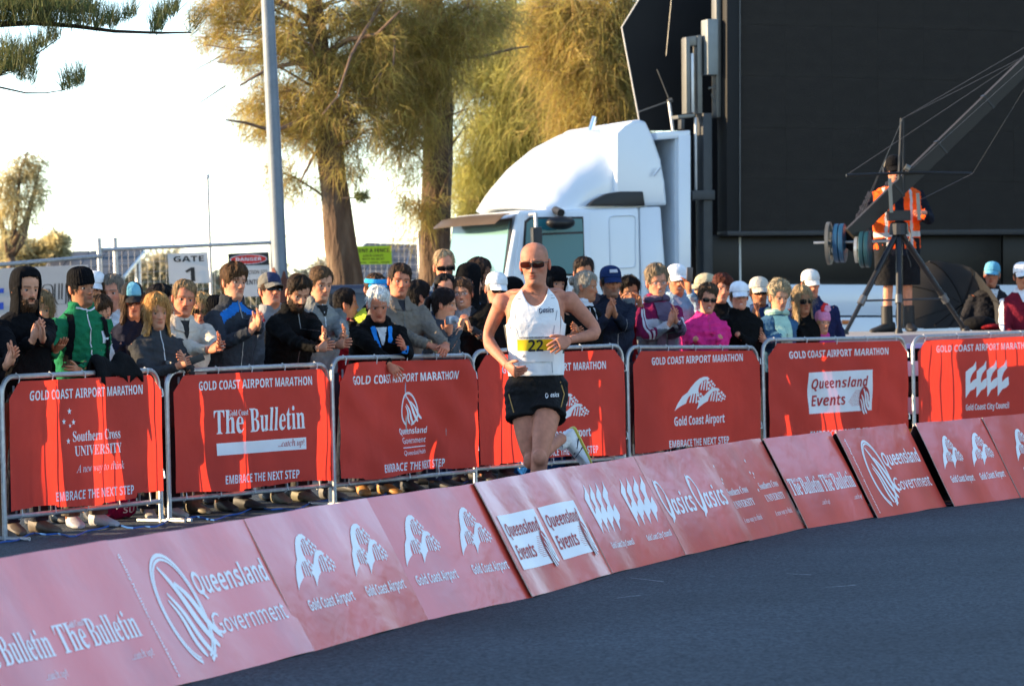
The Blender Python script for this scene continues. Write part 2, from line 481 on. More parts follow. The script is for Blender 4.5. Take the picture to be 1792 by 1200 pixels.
    ('serif','G'): (302,[[185,273,153,277,116,273,83,259,55,238,34,210,21,176,16,136,21,96,34,61,56,33,84,12,119,-2,160,-6,213,0,266,17,267,92,272,102,282,107,298,108,298,118,164,118,164,108,184,106,196,101,202,92,204,76,204,42,202,27,195,16,183,10,164,8,132,16,107,40,92,80,87,136,105,232,159,264,178,261,196,254,213,242,228,226,240,206,250,183,260,183,260,277,250,277,242,264,231,260,220,262]]),
    ('serif','H'): (312,[[144,271,10,271,10,261,26,258,37,252,43,242,44,226,44,48,43,30,37,19,27,13,9,10,9,0,144,0,144,10,126,13,116,19,110,30,108,48,108,132,204,132,204,48,202,29,196,18,168,10,168,0,302,0,302,10,285,13,275,20,269,31,268,48,268,226,269,242,274,253,302,261,302,271,168,271,168,261,191,257,201,247,204,226,204,149,108,149,108,226,111,247,122,257,144,261]]),
    ('serif','I'): (155,[[146,271,8,271,8,261,38,255,43,246,45,230,45,45,43,29,36,19,8,10,8,0,146,0,146,10,123,16,112,26,109,46,109,230,111,246,117,255,146,261]]),
    ('serif','N'): (294,[[93,271,11,271,11,261,22,258,45,231,45,47,42,25,32,14,11,10,11,0,99,0,99,10,81,13,71,18,65,29,64,47,64,208,240,-6,251,-6,251,224,253,242,258,253,268,259,286,261,286,271,197,271,197,261,220,257,230,247,233,225,233,100]]),
    ('serif','R'): (282,[[129,271,10,271,10,261,26,258,37,252,43,242,44,226,44,48,43,30,37,19,27,13,9,10,9,0,144,0,144,10,126,13,116,19,110,30,108,48,108,126,120,126,202,0,286,0,285,10,269,15,257,30,188,133,233,158,248,199,241,231,219,254,182,267],[120,255,134,257,169,243,181,200,177,173,167,154,148,143,108,139,108,230,113,252]]),
    ('serif','S'): (232,[[123,277,110,278,88,275,69,268,52,256,40,240,32,220,30,198,34,172,46,150,67,131,134,95,158,77,166,53,163,36,153,21,138,12,117,9,89,14,66,30,49,56,37,94,26,94,26,-6,36,-6,41,4,50,7,59,6,75,0,94,-5,114,-6,143,-3,167,5,187,17,202,34,211,55,214,79,213,97,201,126,189,139,173,151,112,180,94,190,82,200,74,212,71,226,74,242,83,254,97,262,116,265,132,262,148,255,162,244,175,229,185,211,192,190,202,190,202,278,191,278,187,268,176,265,171,266,152,271]]),
    ('serif','T'): (252,[[6,271,6,189,17,189,24,219,39,240,60,254,93,258,93,48,91,30,85,18,73,12,55,10,55,0,195,0,195,10,176,12,165,18,159,29,157,48,157,258,212,241,234,189,244,189,244,271]]),
    ('serif','U'): (293,[[143,271,9,271,9,261,26,258,36,252,42,242,44,226,44,92,50,48,68,17,100,-1,148,-8,194,-1,226,19,245,55,252,108,252,225,253,241,258,251,282,261,282,271,196,271,196,261,215,258,226,252,232,242,234,225,234,95,216,34,164,13,138,18,121,31,111,52,108,83,108,238,114,253,130,260,143,261]]),
    ('serif','V'): (255,[[126,271,-8,271,-8,261,13,250,26,227,126,-8,137,-8,228,228,235,245,252,260,263,261,263,271,178,271,178,261,203,257,211,244,207,225,154,85,96,225,91,244,99,257,126,261]]),
    ('serif','Y'): (254,[[123,271,-8,271,-4,260,4,258,17,247,28,230,96,106,96,48,94,30,88,19,78,13,60,10,60,0,195,0,195,10,177,13,167,19,161,30,160,48,160,121,228,233,244,253,262,261,262,271,176,271,178,261,200,256,208,243,198,218,148,134,94,241,94,253,107,260,123,261]]),
    ('serif','a'): (205,[[133,186,96,190,75,188,41,176,29,166,22,154,21,130,35,115,57,115,71,128,72,145,63,159,68,173,88,176,102,174,117,158,118,113,71,98,38,81,18,62,12,38,15,21,24,7,38,-2,57,-5,90,1,119,21,128,1,152,-6,175,0,196,16,191,25,181,20,176,24,174,37,174,125,170,154,157,174],[82,83,118,101,118,38,104,24,90,20,75,28,70,50]]),
    ('serif','d'): (220,[[190,271,105,271,105,262,126,256,133,239,133,167,112,184,87,190,67,186,48,177,33,162,21,141,14,116,12,88,14,62,21,40,32,21,46,6,64,-3,83,-6,112,1,133,23,133,-6,175,3,210,6,210,16,193,24,190,45],[88,163,114,166,129,153,133,144,133,45,120,25,102,17,87,21,77,35,72,58,70,91,72,125,78,149]]),
    ('serif','e'): (179,[[124,184,94,190,72,186,52,177,35,162,22,143,14,120,12,94,14,65,22,41,34,21,50,6,70,-3,92,-6,135,6,170,43,161,51,141,32,119,25,82,44,70,99,168,99,163,140,148,167],[76,163,96,177,108,174,115,165,119,150,120,114,69,114]]),
    ('serif','h'): (227,[[88,271,11,271,11,262,27,256,31,238,31,33,27,15,11,10,11,0,107,0,107,10,92,15,88,33,88,140,103,156,121,162,136,154,140,129,140,33,136,16,120,10,120,0,216,0,216,10,201,15,197,33,197,126,184,174,145,190,113,182,88,159]]),
    ('serif','i'): (118,[[72,274,48,274,32,257,32,234,48,218,71,218,88,234,88,257],[88,185,12,185,12,175,28,170,31,150,31,33,27,15,11,10,11,0,107,0,107,10,92,16,88,33]]),
    ('serif','l'): (119,[[88,271,12,271,12,262,28,256,31,237,31,33,27,15,11,10,11,0,107,0,107,10,92,16,88,33]]),
    ('serif','n'): (227,[[184,174,145,190,113,182,88,159,88,185,11,185,11,175,27,169,31,151,31,33,27,15,11,10,11,0,107,0,107,10,92,15,88,33,88,140,103,156,121,162,136,154,140,129,140,33,136,16,120,10,120,0,216,0,216,10,201,15,197,33,197,126]]),
    ('serif','o'): (200,[[124,186,100,190,75,186,54,177,36,162,22,142,14,118,11,92,14,65,22,42,36,22,54,7,76,-3,100,-6,125,-3,146,6,164,21,177,41,186,65,189,92,186,119,177,143,164,162,146,177],[86,174,100,178,114,174,124,161,129,135,131,92,129,48,124,23,115,11,100,7,86,11,76,23,71,49,70,92,71,135,76,161]]),
    ('serif','r'): (171,[[153,187,139,190,125,187,111,179,98,167,87,150,87,185,12,185,12,175,28,170,31,150,31,33,27,15,11,10,11,0,118,0,118,10,95,15,89,33,89,114,96,144,112,155,123,149,132,137,148,132,166,140,172,158,164,181]]),
    ('serif','s'): (172,[[91,190,58,186,39,173,26,154,22,131,25,115,32,101,45,88,93,62,109,50,114,35,106,16,84,9,67,12,52,23,39,40,32,63,21,63,21,-5,30,-5,35,3,48,5,72,-4,90,-6,116,-2,136,11,149,31,153,56,151,75,144,90,132,102,114,113,76,132,64,146,64,163,77,175,104,174,117,165,128,151,136,132,145,132,145,190,133,184,125,182,120,183,108,186]]),
    ('serif','t'): (136,[[86,252,77,252,52,220,12,178,12,166,29,166,29,42,31,21,39,6,53,-3,74,-6,108,6,132,39,123,44,113,29,100,24,89,30,86,49,86,166,124,166,124,185,86,185]]),
    ('serif','u'): (223,[[84,185,7,185,7,175,23,168,27,148,27,58,30,30,39,10,54,-2,78,-6,95,-4,111,2,125,11,136,24,136,-6,178,4,214,8,214,18,197,23,193,42,193,185,113,185,113,175,132,169,136,148,136,39,122,26,105,21,90,27,84,44]]),
    ('serif',' '): (112,[]),
    ('sitalic','!'): (108,[[71,262,54,276,37,262,32,217,34,174,44,106,48,86,54,80,60,86,64,106,76,193,76,217],[71,37,54,44,37,37,30,20,37,3,54,-4,71,3,78,20]]),
    ('sitalic','.'): (88,[[61,37,44,44,27,37,20,20,27,3,44,-4,61,3,68,20]]),
    ('sitalic','A'): (276,[[220,283,212,283,127,183,22,58,0,33,-23,14,-49,8,-50,0,45,0,47,8,25,10,19,21,24,33,39,54,74,93,79,94,172,94,168,27,162,16,152,10,133,8,132,0,244,0,245,8,218,14,210,34],[85,109,177,218,172,109]]),
    ('sitalic','H'): (310,[[161,277,50,277,48,269,71,264,78,250,75,229,25,43,16,21,4,11,-16,8,-20,0,90,0,92,8,69,13,62,27,63,36,66,48,88,131,93,138,102,139,210,139,217,136,218,131,217,128,194,43,186,21,174,11,153,8,150,0,260,0,262,8,239,13,232,27,233,36,236,48,285,234,299,261,310,267,328,269,330,277,220,277,218,269,241,264,248,250,244,229,227,163,222,156,213,154,110,154,100,156,97,161,99,170,122,251,130,262,157,269]]),
    ('sitalic','a'): (204,[[129,183,109,188,81,182,54,163,29,136,11,104,0,71,-4,38,-2,20,5,6,16,-2,30,-5,51,0,71,14,92,37,114,70,103,34,100,14,104,0,116,-5,143,7,174,43,168,48,150,28,134,22,133,37,174,184,144,184,138,167],[92,173,110,178,125,172,130,153,125,120,110,84,90,52,69,28,49,20,36,26,32,58,39,88,57,135,74,158]]),
    ('sitalic','c'): (178,[[136,186,119,188,89,184,61,170,44,157,29,141,16,123,7,104,0,65,4,36,15,14,34,0,59,-5,101,7,142,42,136,49,104,22,73,14,57,17,45,27,38,43,35,64,38,90,47,117,60,142,77,161,97,174,118,178,131,172,130,169,128,166,123,159,122,152,126,140,147,138,157,149,156,170,148,180]]),
    ('sitalic','e'): (171,[[132,186,116,188,88,184,60,169,43,155,27,137,5,98,-2,59,1,32,12,12,30,0,53,-4,77,-1,98,7,118,22,138,42,132,48,100,23,71,15,43,26,34,64,35,77,36,85,87,96,124,113,146,134,154,158,151,171,144,181],[95,175,107,178,118,174,122,162,116,139,100,118,74,103,38,94,46,117,68,154,81,167]]),
    ('sitalic','h'): (240,[[116,304,43,304,42,287,63,282,70,268,67,247,15,0,52,0,74,102,84,132,103,162,126,185,149,192,163,186,167,162,164,143,152,90,147,59,145,36,147,19,155,7,166,-1,181,-4,205,2,230,19,223,30,197,21,187,26,184,50,186,71,199,130,204,156,206,174,195,207,163,218,124,205,89,164,85,164,93,197,101,230]]),
    ('sitalic','i'): (106,[[81,274,65,274,54,262,54,247,65,236,81,236,92,247,92,263],[77,187,68,188,49,183,26,180,12,178,10,171,30,168,36,157,35,151,33,144,4,41,0,24,5,1,20,-5,50,7,83,44,77,50,57,27,43,19,34,31,38,47,77,178,78,182]]),
    ('sitalic','k'): (202,[[103,289,98,290,89,288,75,284,53,281,39,279,42,271,59,269,63,259,61,247,-8,0,24,0,46,77,72,96,104,19,119,-2,142,-2,156,7,170,21,185,41,179,47,162,28,148,21,136,28,128,43,98,115,146,152,174,169,199,175,201,182,121,182,118,175,132,173,137,167,132,157,116,143,50,94,102,277,104,286]]),
    ('sitalic','n'): (217,[[78,188,60,184,40,181,12,177,14,170,32,167,37,156,32,132,-7,0,25,0,40,49,63,99,84,126,106,149,126,162,142,160,144,151,140,129,116,39,112,16,118,0,132,-5,163,8,192,49,186,54,168,29,154,20,146,29,147,38,151,52,177,141,180,158,174,182,157,188,136,183,112,167,85,142,55,106,80,185]]),
    ('sitalic','o'): (209,[[148,184,120,188,98,186,76,177,55,164,37,147,21,128,8,106,0,84,-2,61,2,34,15,13,36,0,63,-5,92,0,121,14,139,27,155,44,168,62,178,82,185,103,187,123,182,150,169,171],[98,173,118,178,143,167,152,135,150,114,145,93,126,51,113,33,99,19,83,10,67,7,53,10,42,18,35,31,33,50,37,79,46,109,61,138,79,159]]),
    ('sitalic','p'): (203,[[155,185,135,188,100,179,67,149,77,181,77,187,67,187,47,182,25,179,12,177,10,170,31,167,36,156,34,149,32,140,-17,-52,-29,-75,-39,-80,-55,-82,-57,-89,44,-89,46,-82,21,-79,14,-68,18,-48,30,3,43,-3,60,-4,83,-1,106,8,126,22,145,41,161,63,173,86,181,110,183,134,180,157,170,174],[99,165,119,170,131,168,146,150,148,136,146,114,132,69,107,31,92,18,77,9,60,6,43,10,37,27,39,35,54,96,65,127,81,150]]),
    ('sitalic','t'): (111,[[90,234,81,234,49,194,13,177,12,168,39,168,3,32,1,21,5,0,20,-5,49,7,80,40,74,47,55,26,43,18,36,27,39,46,72,168,106,168,109,181,75,181]]),
    ('sitalic','u'): (217,[[75,188,65,188,45,184,23,180,9,178,8,171,28,169,33,158,32,147,30,136,7,54,3,30,4,11,17,-3,27,-5,51,1,76,19,102,49,131,91,118,48,112,16,117,0,132,-5,163,7,193,44,188,50,169,27,155,19,147,28,152,55,187,184,156,184,147,152,135,121,121,93,105,68,74,32,59,22,47,19,38,22,36,37,39,53,74,176,76,181,76,186]]),
    ('sitalic','w'): (266,[[55,167,48,189,42,188,32,186,18,182,-1,179,0,172,12,169,22,151,26,124,26,104,29,-5,36,-5,122,132,137,-5,143,-5,203,70,239,124,252,163,246,181,233,188,221,184,216,171,224,154,232,143,222,116,210,98,164,42,149,189,142,189,58,54,58,102]]),
    ('sitalic','y'): (161,[[43,180,37,188,19,184,5,181,-13,178,-14,171,6,164,17,145,21,129,26,104,47,-4,20,-41,5,-59,-12,-64,-23,-59,-36,-60,-45,-68,-45,-81,-34,-90,-15,-89,9,-70,37,-39,65,0,92,41,115,79,124,94,142,133,148,162,143,181,128,188,115,183,110,172,113,160,120,155,129,139,127,127,119,111,103,82,73,34,60,106,50,154]]),
    ('sitalic',' '): (112,[]),
    ('sans','G'): (296,[[211,272,166,276,62,236,20,135,61,36,165,-4,218,2,269,19,269,134,178,134,178,99,230,99,230,43,201,36,171,32,91,61,60,136,91,210,166,240,215,234,264,214,264,253]]),
    ('sans','H'): (292,[[69,273,30,273,30,0,69,0,69,119,222,119,222,0,261,0,261,273,222,273,222,154,69,154]]),
    ('sans','Q'): (329,[[168,276,60,237,18,136,50,47,132,0,194,-37,266,-56,302,-21,257,-20,280,48,312,136,271,236],[82,204,167,240,242,210,272,135,242,63,168,32,86,64,58,136]]),
    ('sans','a'): (171,[[120,169,74,183,39,177,14,159,14,120,41,142,71,150,95,142,103,118,103,108,72,97,30,78,10,40,23,10,54,-4,79,1,103,15,112,1,130,-4,145,-1,164,10,164,32,146,22,139,32,139,124],[63,72,103,89,103,36,88,26,72,22,54,29,46,47]]),
    ('sans','d'): (204,[[180,273,145,273,145,176,125,182,107,183,43,158,18,94,41,25,105,0,180,0],[128,150,145,144,145,30,109,30,66,47,54,89,70,134,112,151]]),
    ('sans','e'): (192,[[157,159,100,183,40,158,16,92,39,26,104,-4,143,2,175,18,175,52,144,36,112,30,71,44,52,84,178,84],[101,152,131,140,143,108,53,108,69,141]]),
    ('sans','h'): (200,[[60,273,24,273,24,0,60,0,60,129,83,149,105,155,131,143,140,111,140,0,176,0,176,110,158,165,114,183,85,176,60,156]]),
    ('sans','l'): (88,[[62,273,26,273,26,0,62,0]]),
    ('sans','m'): (308,[[142,175,112,183,86,177,59,156,59,180,24,180,24,0,59,0,59,130,80,148,104,153,127,143,136,112,136,0,172,0,172,130,192,147,212,153,238,142,249,111,249,0,285,0,285,113,269,164,225,183,191,174,165,151]]),
    ('sans','n'): (200,[[158,165,114,183,85,176,60,156,60,180,24,180,24,0,60,0,60,129,83,149,105,155,131,143,140,111,140,0,176,0,176,111]]),
    ('sans','o'): (221,[[179,157,109,183,42,157,14,92,41,23,109,-4,179,23,206,92],[109,151,153,134,170,91,154,45,109,28,67,46,51,92,67,134]]),
    ('sans','r'): (158,[[137,178,116,183,90,173,63,138,63,180,28,180,28,0,63,0,63,94,76,133,107,149,123,144,140,132,159,162]]),
    ('sans','s'): (154,[[102,180,77,183,34,170,18,134,60,82,102,48,94,33,75,28,49,33,16,51,16,13,48,0,79,-4,121,11,138,49,129,74,98,100,64,121,54,136,60,147,78,152,101,148,130,133,130,168]]),
    ('sans','t'): (133,[[67,180,67,217,0,152,0,148,31,148,31,53,46,12,90,-4,111,0,133,8,133,42,112,32,92,28,76,34,67,56,67,148,124,148,124,180]]),
    ('sans','u'): (200,[[60,180,24,180,24,68,41,15,86,-4,114,4,139,23,139,0,175,0,175,180,139,180,139,51,119,32,96,26,69,36,60,66]]),
    ('sans','v'): (175,[[40,180,1,180,82,-4,94,-4,174,180,136,180,88,69]]),
    ('sans',' '): (112,[]),
    ('bi','E'): (217,[[71,286,10,0,170,0,180,50,80,50,96,124,189,124,200,173,107,173,120,236,220,236,230,286]]),
    ('bi','H'): (280,[[130,286,71,286,10,0,70,0,96,123,188,123,162,0,222,0,282,286,222,286,199,174,107,174]]),
    ('bi','Q'): (292,[[221,283,175,290,139,286,108,274,82,255,61,231,44,203,33,171,26,138,24,105,31,60,51,26,84,3,135,-4,170,-68,240,-68,190,9,218,26,241,50,258,79,270,112,277,147,280,183,273,227,253,261],[153,237,170,240,191,236,207,224,216,205,219,182,216,143,207,110,194,83,177,63,157,51,134,47,114,51,98,62,88,80,85,105,86,132,91,157,109,200,136,229]]),
    ('bi','a'): (238,[[138,220,119,222,97,219,77,210,60,195,45,175,34,153,25,128,19,102,18,75,20,49,26,29,37,14,49,4,64,-2,79,-4,99,-2,115,5,142,28,140,0,184,0,231,218,186,218,173,190,153,214],[129,175,149,166,156,143,153,110,143,78,125,53,114,46,102,44,84,52,77,78,81,112,92,144,109,166]]),
    ('bi','c'): (193,[[152,221,133,222,107,219,84,211,64,197,48,179,35,157,25,132,20,105,18,76,20,50,28,30,41,15,58,4,77,-2,99,-4,135,0,164,12,164,60,138,48,111,44,97,46,86,53,79,65,77,81,79,104,84,126,92,145,104,161,119,171,136,175,159,171,179,164,197,208,168,219]]),
    ('bi','d'): (238,[[249,304,190,304,174,226,171,207,170,193,168,190,150,213,136,220,119,222,97,219,77,210,60,195,45,176,34,153,25,128,19,102,18,76,20,49,26,29,37,14,49,4,64,-2,79,-4,99,-2,115,5,142,28,140,0,184,0],[129,175,149,165,156,140,153,113,144,81,128,54,117,46,104,44,84,52,77,78,81,112,92,144,109,166]]),
    ('bi','e'): (223,[[172,218,140,222,111,219,87,211,66,197,49,179,35,157,25,133,20,107,18,80,24,43,42,17,69,1,104,-4,145,0,180,13,180,57,147,44,116,40,99,43,87,51,79,63,77,81,77,85,87,87,143,92,182,108,205,132,213,163,208,186,195,206],[125,178,136,180,151,175,156,162,153,148,141,137,122,129,84,126,95,154,114,173]]),
    ('bi','i'): (119,[[109,303,83,302,72,295,65,284,65,258,81,247,108,248,119,255,128,280,119,299],[112,218,54,218,7,0,66,0]]),
    ('bi','l'): (119,[[130,304,72,304,7,0,66,0]]),
    ('bi','n'): (242,[[190,218,165,222,144,219,125,210,110,196,94,178,98,218,54,218,7,0,66,0,85,90,98,133,117,163,128,172,141,175,157,169,162,151,159,128,132,0,191,0,217,124,221,160,218,185,207,205]]),
    ('bi','s'): (189,[[129,221,110,222,76,218,49,205,33,183,27,153,30,134,38,119,70,95,96,78,102,63,100,53,92,45,67,40,35,44,4,57,4,9,34,-1,70,-4,108,1,137,15,156,39,162,72,159,92,149,108,135,121,102,140,88,153,89,168,103,177,124,177,150,168,162,162,181,204,164,213]]),
    ('bi','t'): (164,[[126,265,88,265,62,219,24,202,18,174,48,174,24,57,23,46,27,22,39,7,57,-1,80,-4,110,-1,132,6,132,50,116,45,100,44,88,47,83,58,84,68,107,174,162,174,172,218,116,218]]),
    ('bi','u'): (242,[[110,218,51,218,24,89,22,67,25,33,35,13,53,0,77,-4,98,-1,117,8,146,40,148,40,144,0,188,0,235,218,176,218,157,128,144,86,135,68,114,46,101,44,85,50,80,68,83,91]]),
    ('bi','v'): (205,[[78,218,20,218,47,0,110,0,228,218,165,218,103,93,93,70,88,59,87,83,86,104]]),
    ('bi',' '): (112,[]),
}
_tc, _gm = {}, {}


def glyph(style, ch):
    if (style, ch) not in _gm:
        from mathutils.geometry import tessellate_polygon
        if ch == ' ':
            _gm[(style, ch)] = (0.27, np.zeros((0, 2)), [])
        else:
            a, loops = _ADV[(style, ch)]
            L = [[V((q[i] / 400.0, q[i + 1] / 400.0, 0)) for i in range(0, len(q), 2)] for q in loops]

            def area(q): return sum(q[i - 1].x * q[i].y - q[i].x * q[i - 1].y for i in range(len(q)))

            def inside(p, q):
                r = False
                for i in range(len(q)):
                    a_, b_ = q[i - 1], q[i]
                    if (a_.y > p.y) != (b_.y > p.y) and p.x < (b_.x - a_.x) * (p.y - a_.y) / (b_.y - a_.y) + a_.x: r = not r
                return r
            ars = [area(q) for q in L]
            sgn = 1 if max(ars, key=abs) > 0 else -1
            outer = [q for q, s in zip(L, ars) if s * sgn > 0]
            holes = [q for q, s in zip(L, ars) if s * sgn <= 0]
            pts_, f = [], []
            for q in outer:
                grp = [q] + [h for h in holes if inside(h[0], q)]
                n0 = len(pts_)
                f += [tuple(n0 + k for k in t) for t in tessellate_polygon(grp)]
                pts_ += [p for g_ in grp for p in g_]
            L = [pts_]
            _gm[(style, ch)] = (a / 400.0, np.array([(p.x, p.y) for q in L for p in q]), f)
    return _gm[(style, ch)]


def text2d(s, style):
    if (s, style) in _tc: return _tc[(s, style)]
    x, vs, fs, n = 0.0, [], [], 0
    for ch in s:
        a, v, f = glyph(style, ch)
        if len(v):
            vs.append(v + np.array([x, 0]))
            fs += [tuple(int(q) + n for q in t) for t in f]
            n += len(v)
        x += a
    _tc[(s, style)] = (np.concatenate(vs), fs)
    return _tc[(s, style)]


CAP = {}


def cap(style):
    if style not in CAP:
        v, _ = text2d('H', style)
        CAP[style] = v[:, 1].max()
    return CAP[style]


def T(s, style, x0, x1, y, ch, color='w', lay=1):
    """line of text stretched from x0 to x1, baseline y, capital height ch"""
    v, f = text2d(s, style)
    a, b = v[:, 0].min(), v[:, 0].max()
    o = np.empty_like(v)
    o[:, 0] = x0 + (v[:, 0] - a) / (b - a) * (x1 - x0)
    o[:, 1] = y + v[:, 1] / cap(style) * ch
    return (o, f, color, lay, 'lettering')


def tess(pts):
    from mathutils.geometry import tessellate_polygon
    return [tuple(t) for t in tessellate_polygon([[V((x, y, 0)) for x, y in pts]])]


def poly(pts, color='w', lay=1, name='logo'):
    return (np.array(pts, float), tess(pts), color, lay, name)


def rect(x0, y0, x1, y1, color='w', lay=1, n=24):
    xs = np.linspace(x0, x1, n + 1)
    k = max(1, int(abs(y1 - y0) / .02)) if n > 1 else 1
    v = [(x, y) for y in np.linspace(y0, y1, k + 1) for x in xs]
    return (np.array(v), [(j * (n + 1) + i, j * (n + 1) + i + 1, (j + 1) * (n + 1) + i + 1, (j + 1) * (n + 1) + i) for j in range(k) for i in range(n)], color, lay, 'printed_panel')


def stroke(pts, w, color='w', lay=1, closed=False, name='logo'):
    P = [V((x, y, 0)) for x, y in pts]
    n = len(P)
    if not hasattr(w, '__len__'): w = [w] * n
    a = []
    for i, p in enumerate(P):
        t = (P[(i + 1) % n] if closed or i < n - 1 else p) - (P[i - 1] if closed or i > 0 else p)
        t.normalize()
        nn = V((-t.y, t.x, 0)) * w[i] / 2
        a += [(p + nn)[:2], (p - nn)[:2]]
    fs = [(2 * i, 2 * i + 1, 2 * ((i + 1) % n) + 1, 2 * ((i + 1) % n)) for i in range(n if closed else n - 1)]
    return (np.array(a, float), fs, color, lay, name)


def merge_items(items, name='logo'):
    """several shapes of one colour and layer -> one shape"""
    vs, fs, b = [], [], 0
    for v, f, c, l, _ in items:
        vs.append(v)
        fs += [tuple(b + i for i in q) for q in f]
        b += len(v)
    return (np.concatenate(vs), fs, items[0][2], items[0][3], name)


def fit(item, x0, y0, x1, y1, bx=(0, 0, 1, 1)):
    v = item[0].copy()
    v[:, 0] = x0 + (v[:, 0] - bx[0]) / (bx[2] - bx[0]) * (x1 - x0)
    v[:, 1] = y0 + (v[:, 1] - bx[1]) / (bx[3] - bx[1]) * (y1 - y0)
    return (v,) + item[1:]


def flip(pts):
    return [(x, -y) for x, y in pts]


def wave_logo():
    it = []
    up = [(510, 420), (560, 350), (640, 265), (720, 212), (800, 190), (860, 195), (898, 230), (868, 246), (832, 238), (800, 245), (768, 262), (735, 292), (706, 335), (690, 385), (690, 428), (640, 428), (560, 440)]
    lo = [(265, 700), (330, 585), (420, 478), (510, 420), (560, 440), (640, 428), (690, 424), (706, 450), (660, 446), (610, 446), (560, 462), (520, 500), (492, 545), (475, 592), (400, 620), (320, 660)]
    ri = [(650, 700), (680, 630), (692, 570), (720, 522), (790, 490), (850, 440), (920, 390), (990, 372), (1050, 385), (1078, 418), (1040, 430), (1010, 422), (960, 432), (918, 465), (884, 520), (862, 577), (780, 612), (700, 660)]
    for p in (up, lo, ri): it.append(poly(flip(p)))
    for ox, oy in ((0, 0), (-195, 190), (180, 185)):
        for (x0, y0, x1, y1, w) in ((735, 395, 770, 265, 24), (785, 398, 815, 250, 22), (838, 410, 855, 240, 22)):
            it.append(poly(flip([(x0 + ox - w / 2, y0 + oy), (x0 + ox + w / 2, y0 + oy), (x1 + ox + w / 2, y1 + oy), (x1 + ox - w / 2, y1 + oy)])))
        for (x, y, r) in ((880, 285, 24), (925, 270, 22), (905, 330, 24), (955, 310, 22), (940, 365, 22), (880, 380, 22), (985, 335, 17), (975, 375, 14), (920, 400, 15)):
            x += ox; y += oy
            it.append(poly(flip([(x - r, y), (x, y + r * 1.2), (x + r, y), (x, y - r * 1.2)])))
    return fit(merge_items(it), 0, 0, 1, 1, (265, -700, 1190, -190))


def wavy(x0, y0, x1, y1, amp, w):
    n = 12
    pts, ws = [], []
    for i in range(n + 1):
        t = i / n
        pts.append((x0 + (x1 - x0) * t + amp * sin(t * 6.0), y0 + (y1 - y0) * t))
        ws.append(w * (0.25 + 1.2 * t * (1.25 - t)) * (1.0 if t < .95 else .6))
    return stroke(pts, ws)


def emblem():
    it = []
    for k, (s, w) in enumerate(((1.0, 0.022), (0.92, 0.016))):
        pts = [(0.42 + 0.42 * s * cos(a), 0.5 + 0.5 * s * sin(a)) for a in np.linspace(R(-75), R(285 - 30), 46)]
        it.append(stroke(pts, w * 1.6))
    for (a, b, c, d, w) in ((0.30, 0.90, 0.82, 0.12, 0.13), (0.50, 0.74, 0.98, 0.20, 0.13), (0.26, 0.66, 0.66, 0.04, 0.11), (0.22, 0.60, 0.48, 0.06, 0.10)):
        it.append(wavy(a, b, c, d, 0.035, w))
    return merge_items(it)


def flames_logo():
    it = []
    for k in range(4):
        o = 66 * k
        p = [(0, 75), (18, 58), (45, 40), (62, 10), (62, 62), (38, 90), (27, 120), (27, 150), (45, 130), (66, 118), (66, 168), (50, 186), (28, 196), (14, 218), (0, 240)]
        it.append(poly(flip([(x + o, y) for x, y in p])))
    return fit(merge_items(it), 0, 0, 1, 1, (0, -240, 264, -10))


def swirl_logo():
    it = []
    pts, ws = [], []
    for i in range(34):
        a = R(150) - R(400) * i / 33
        pts.append((0.5 + 0.40 * cos(a) * (1 - .1 * i / 33), 0.55 + 0.42 * sin(a)))
        ws.append(0.05 + 0.16 * (i / 33) ** 1.3)
    it.append(stroke(pts, ws))
    it.append(stroke([(0.86, 0.62), (0.70, 0.35), (0.45, 0.12), (0.2, 0.0)], [0.12, 0.15, 0.13, 0.03]))
    return merge_items(it)


def star(x, y, r, sx=1.0):
    return poly([(x + sx * (r if i % 2 == 0 else r * .4) * sin(pi * i / 5), y + (r if i % 2 == 0 else r * .4) * cos(pi * i / 5)) for i in range(10)])


WAVE, EMB, FLAMES, SWIRL = wave_logo(), emblem(), flames_logo(), swirl_logo()


def events_panel(x0, y0, x1, y1):
    w, h = x1 - x0, y1 - y0
    it = [rect(x0, y0, x1, y1, 'w', 1)]
    it.append(T('Queensland', 'bi', x0 + .05 * w, x0 + .93 * w, y0 + .60 * h, .24 * h, 'r', 2))
    it.append(T('Events', 'bi', x0 + .05 * w, x0 + .56 * w, y0 + .18 * h, .26 * h, 'r', 2))
    ln = []
    for k in range(12):
        a = .60 + .03 * abs(k - 3) * .5
        ln.append(rect(x0 + a * w, y0 + (.14 + .033 * k) * h, x0 + .80 * w, y0 + (.147 + .033 * k) * h, 'r', 2, 1))
    it.append(merge_items(ln))
    ov = [(x0 + w * (.87 + .085 * cos(a)), y0 + h * (.26 + .34 * sin(a))) for a in np.linspace(0, 2 * pi, 28)[:-1]]
    it.append(poly(ov, 'r', 3))
    fl = merge_items([fit(wavy(a, b, c, d, .06, w_), x0 + .78 * w, y0 - .08 * h, x0 + .96 * w, y0 + .60 * h) for a, b, c, d, w_ in
                      ((.35, .92, .85, .15, .22), (.6, .8, 1.0, .3, .2), (.2, .7, .65, .02, .2), (.05, .55, .4, .0, .16))])
    it.append(fl[:2] + ('w', 4, 'logo'))
    return it


def place_print(items, surf, parent, wm=None, rm=None, step=0.0022):
    """surf(u, v, lift) -> 3D point in the parent's space"""
    for v, f, c, lay, nm in items:
        P = [surf(x, y, step * lay) for x, y in v]
        me = bpy.data.meshes.new(nm)
        me.from_pydata([tuple(p) for p in P], [], f)
        me.materials.append((wm or PRINT_WHITE) if c == 'w' else (rm or PRINT_RED) if c == 'r' else c)
        put(nm, me, parent)
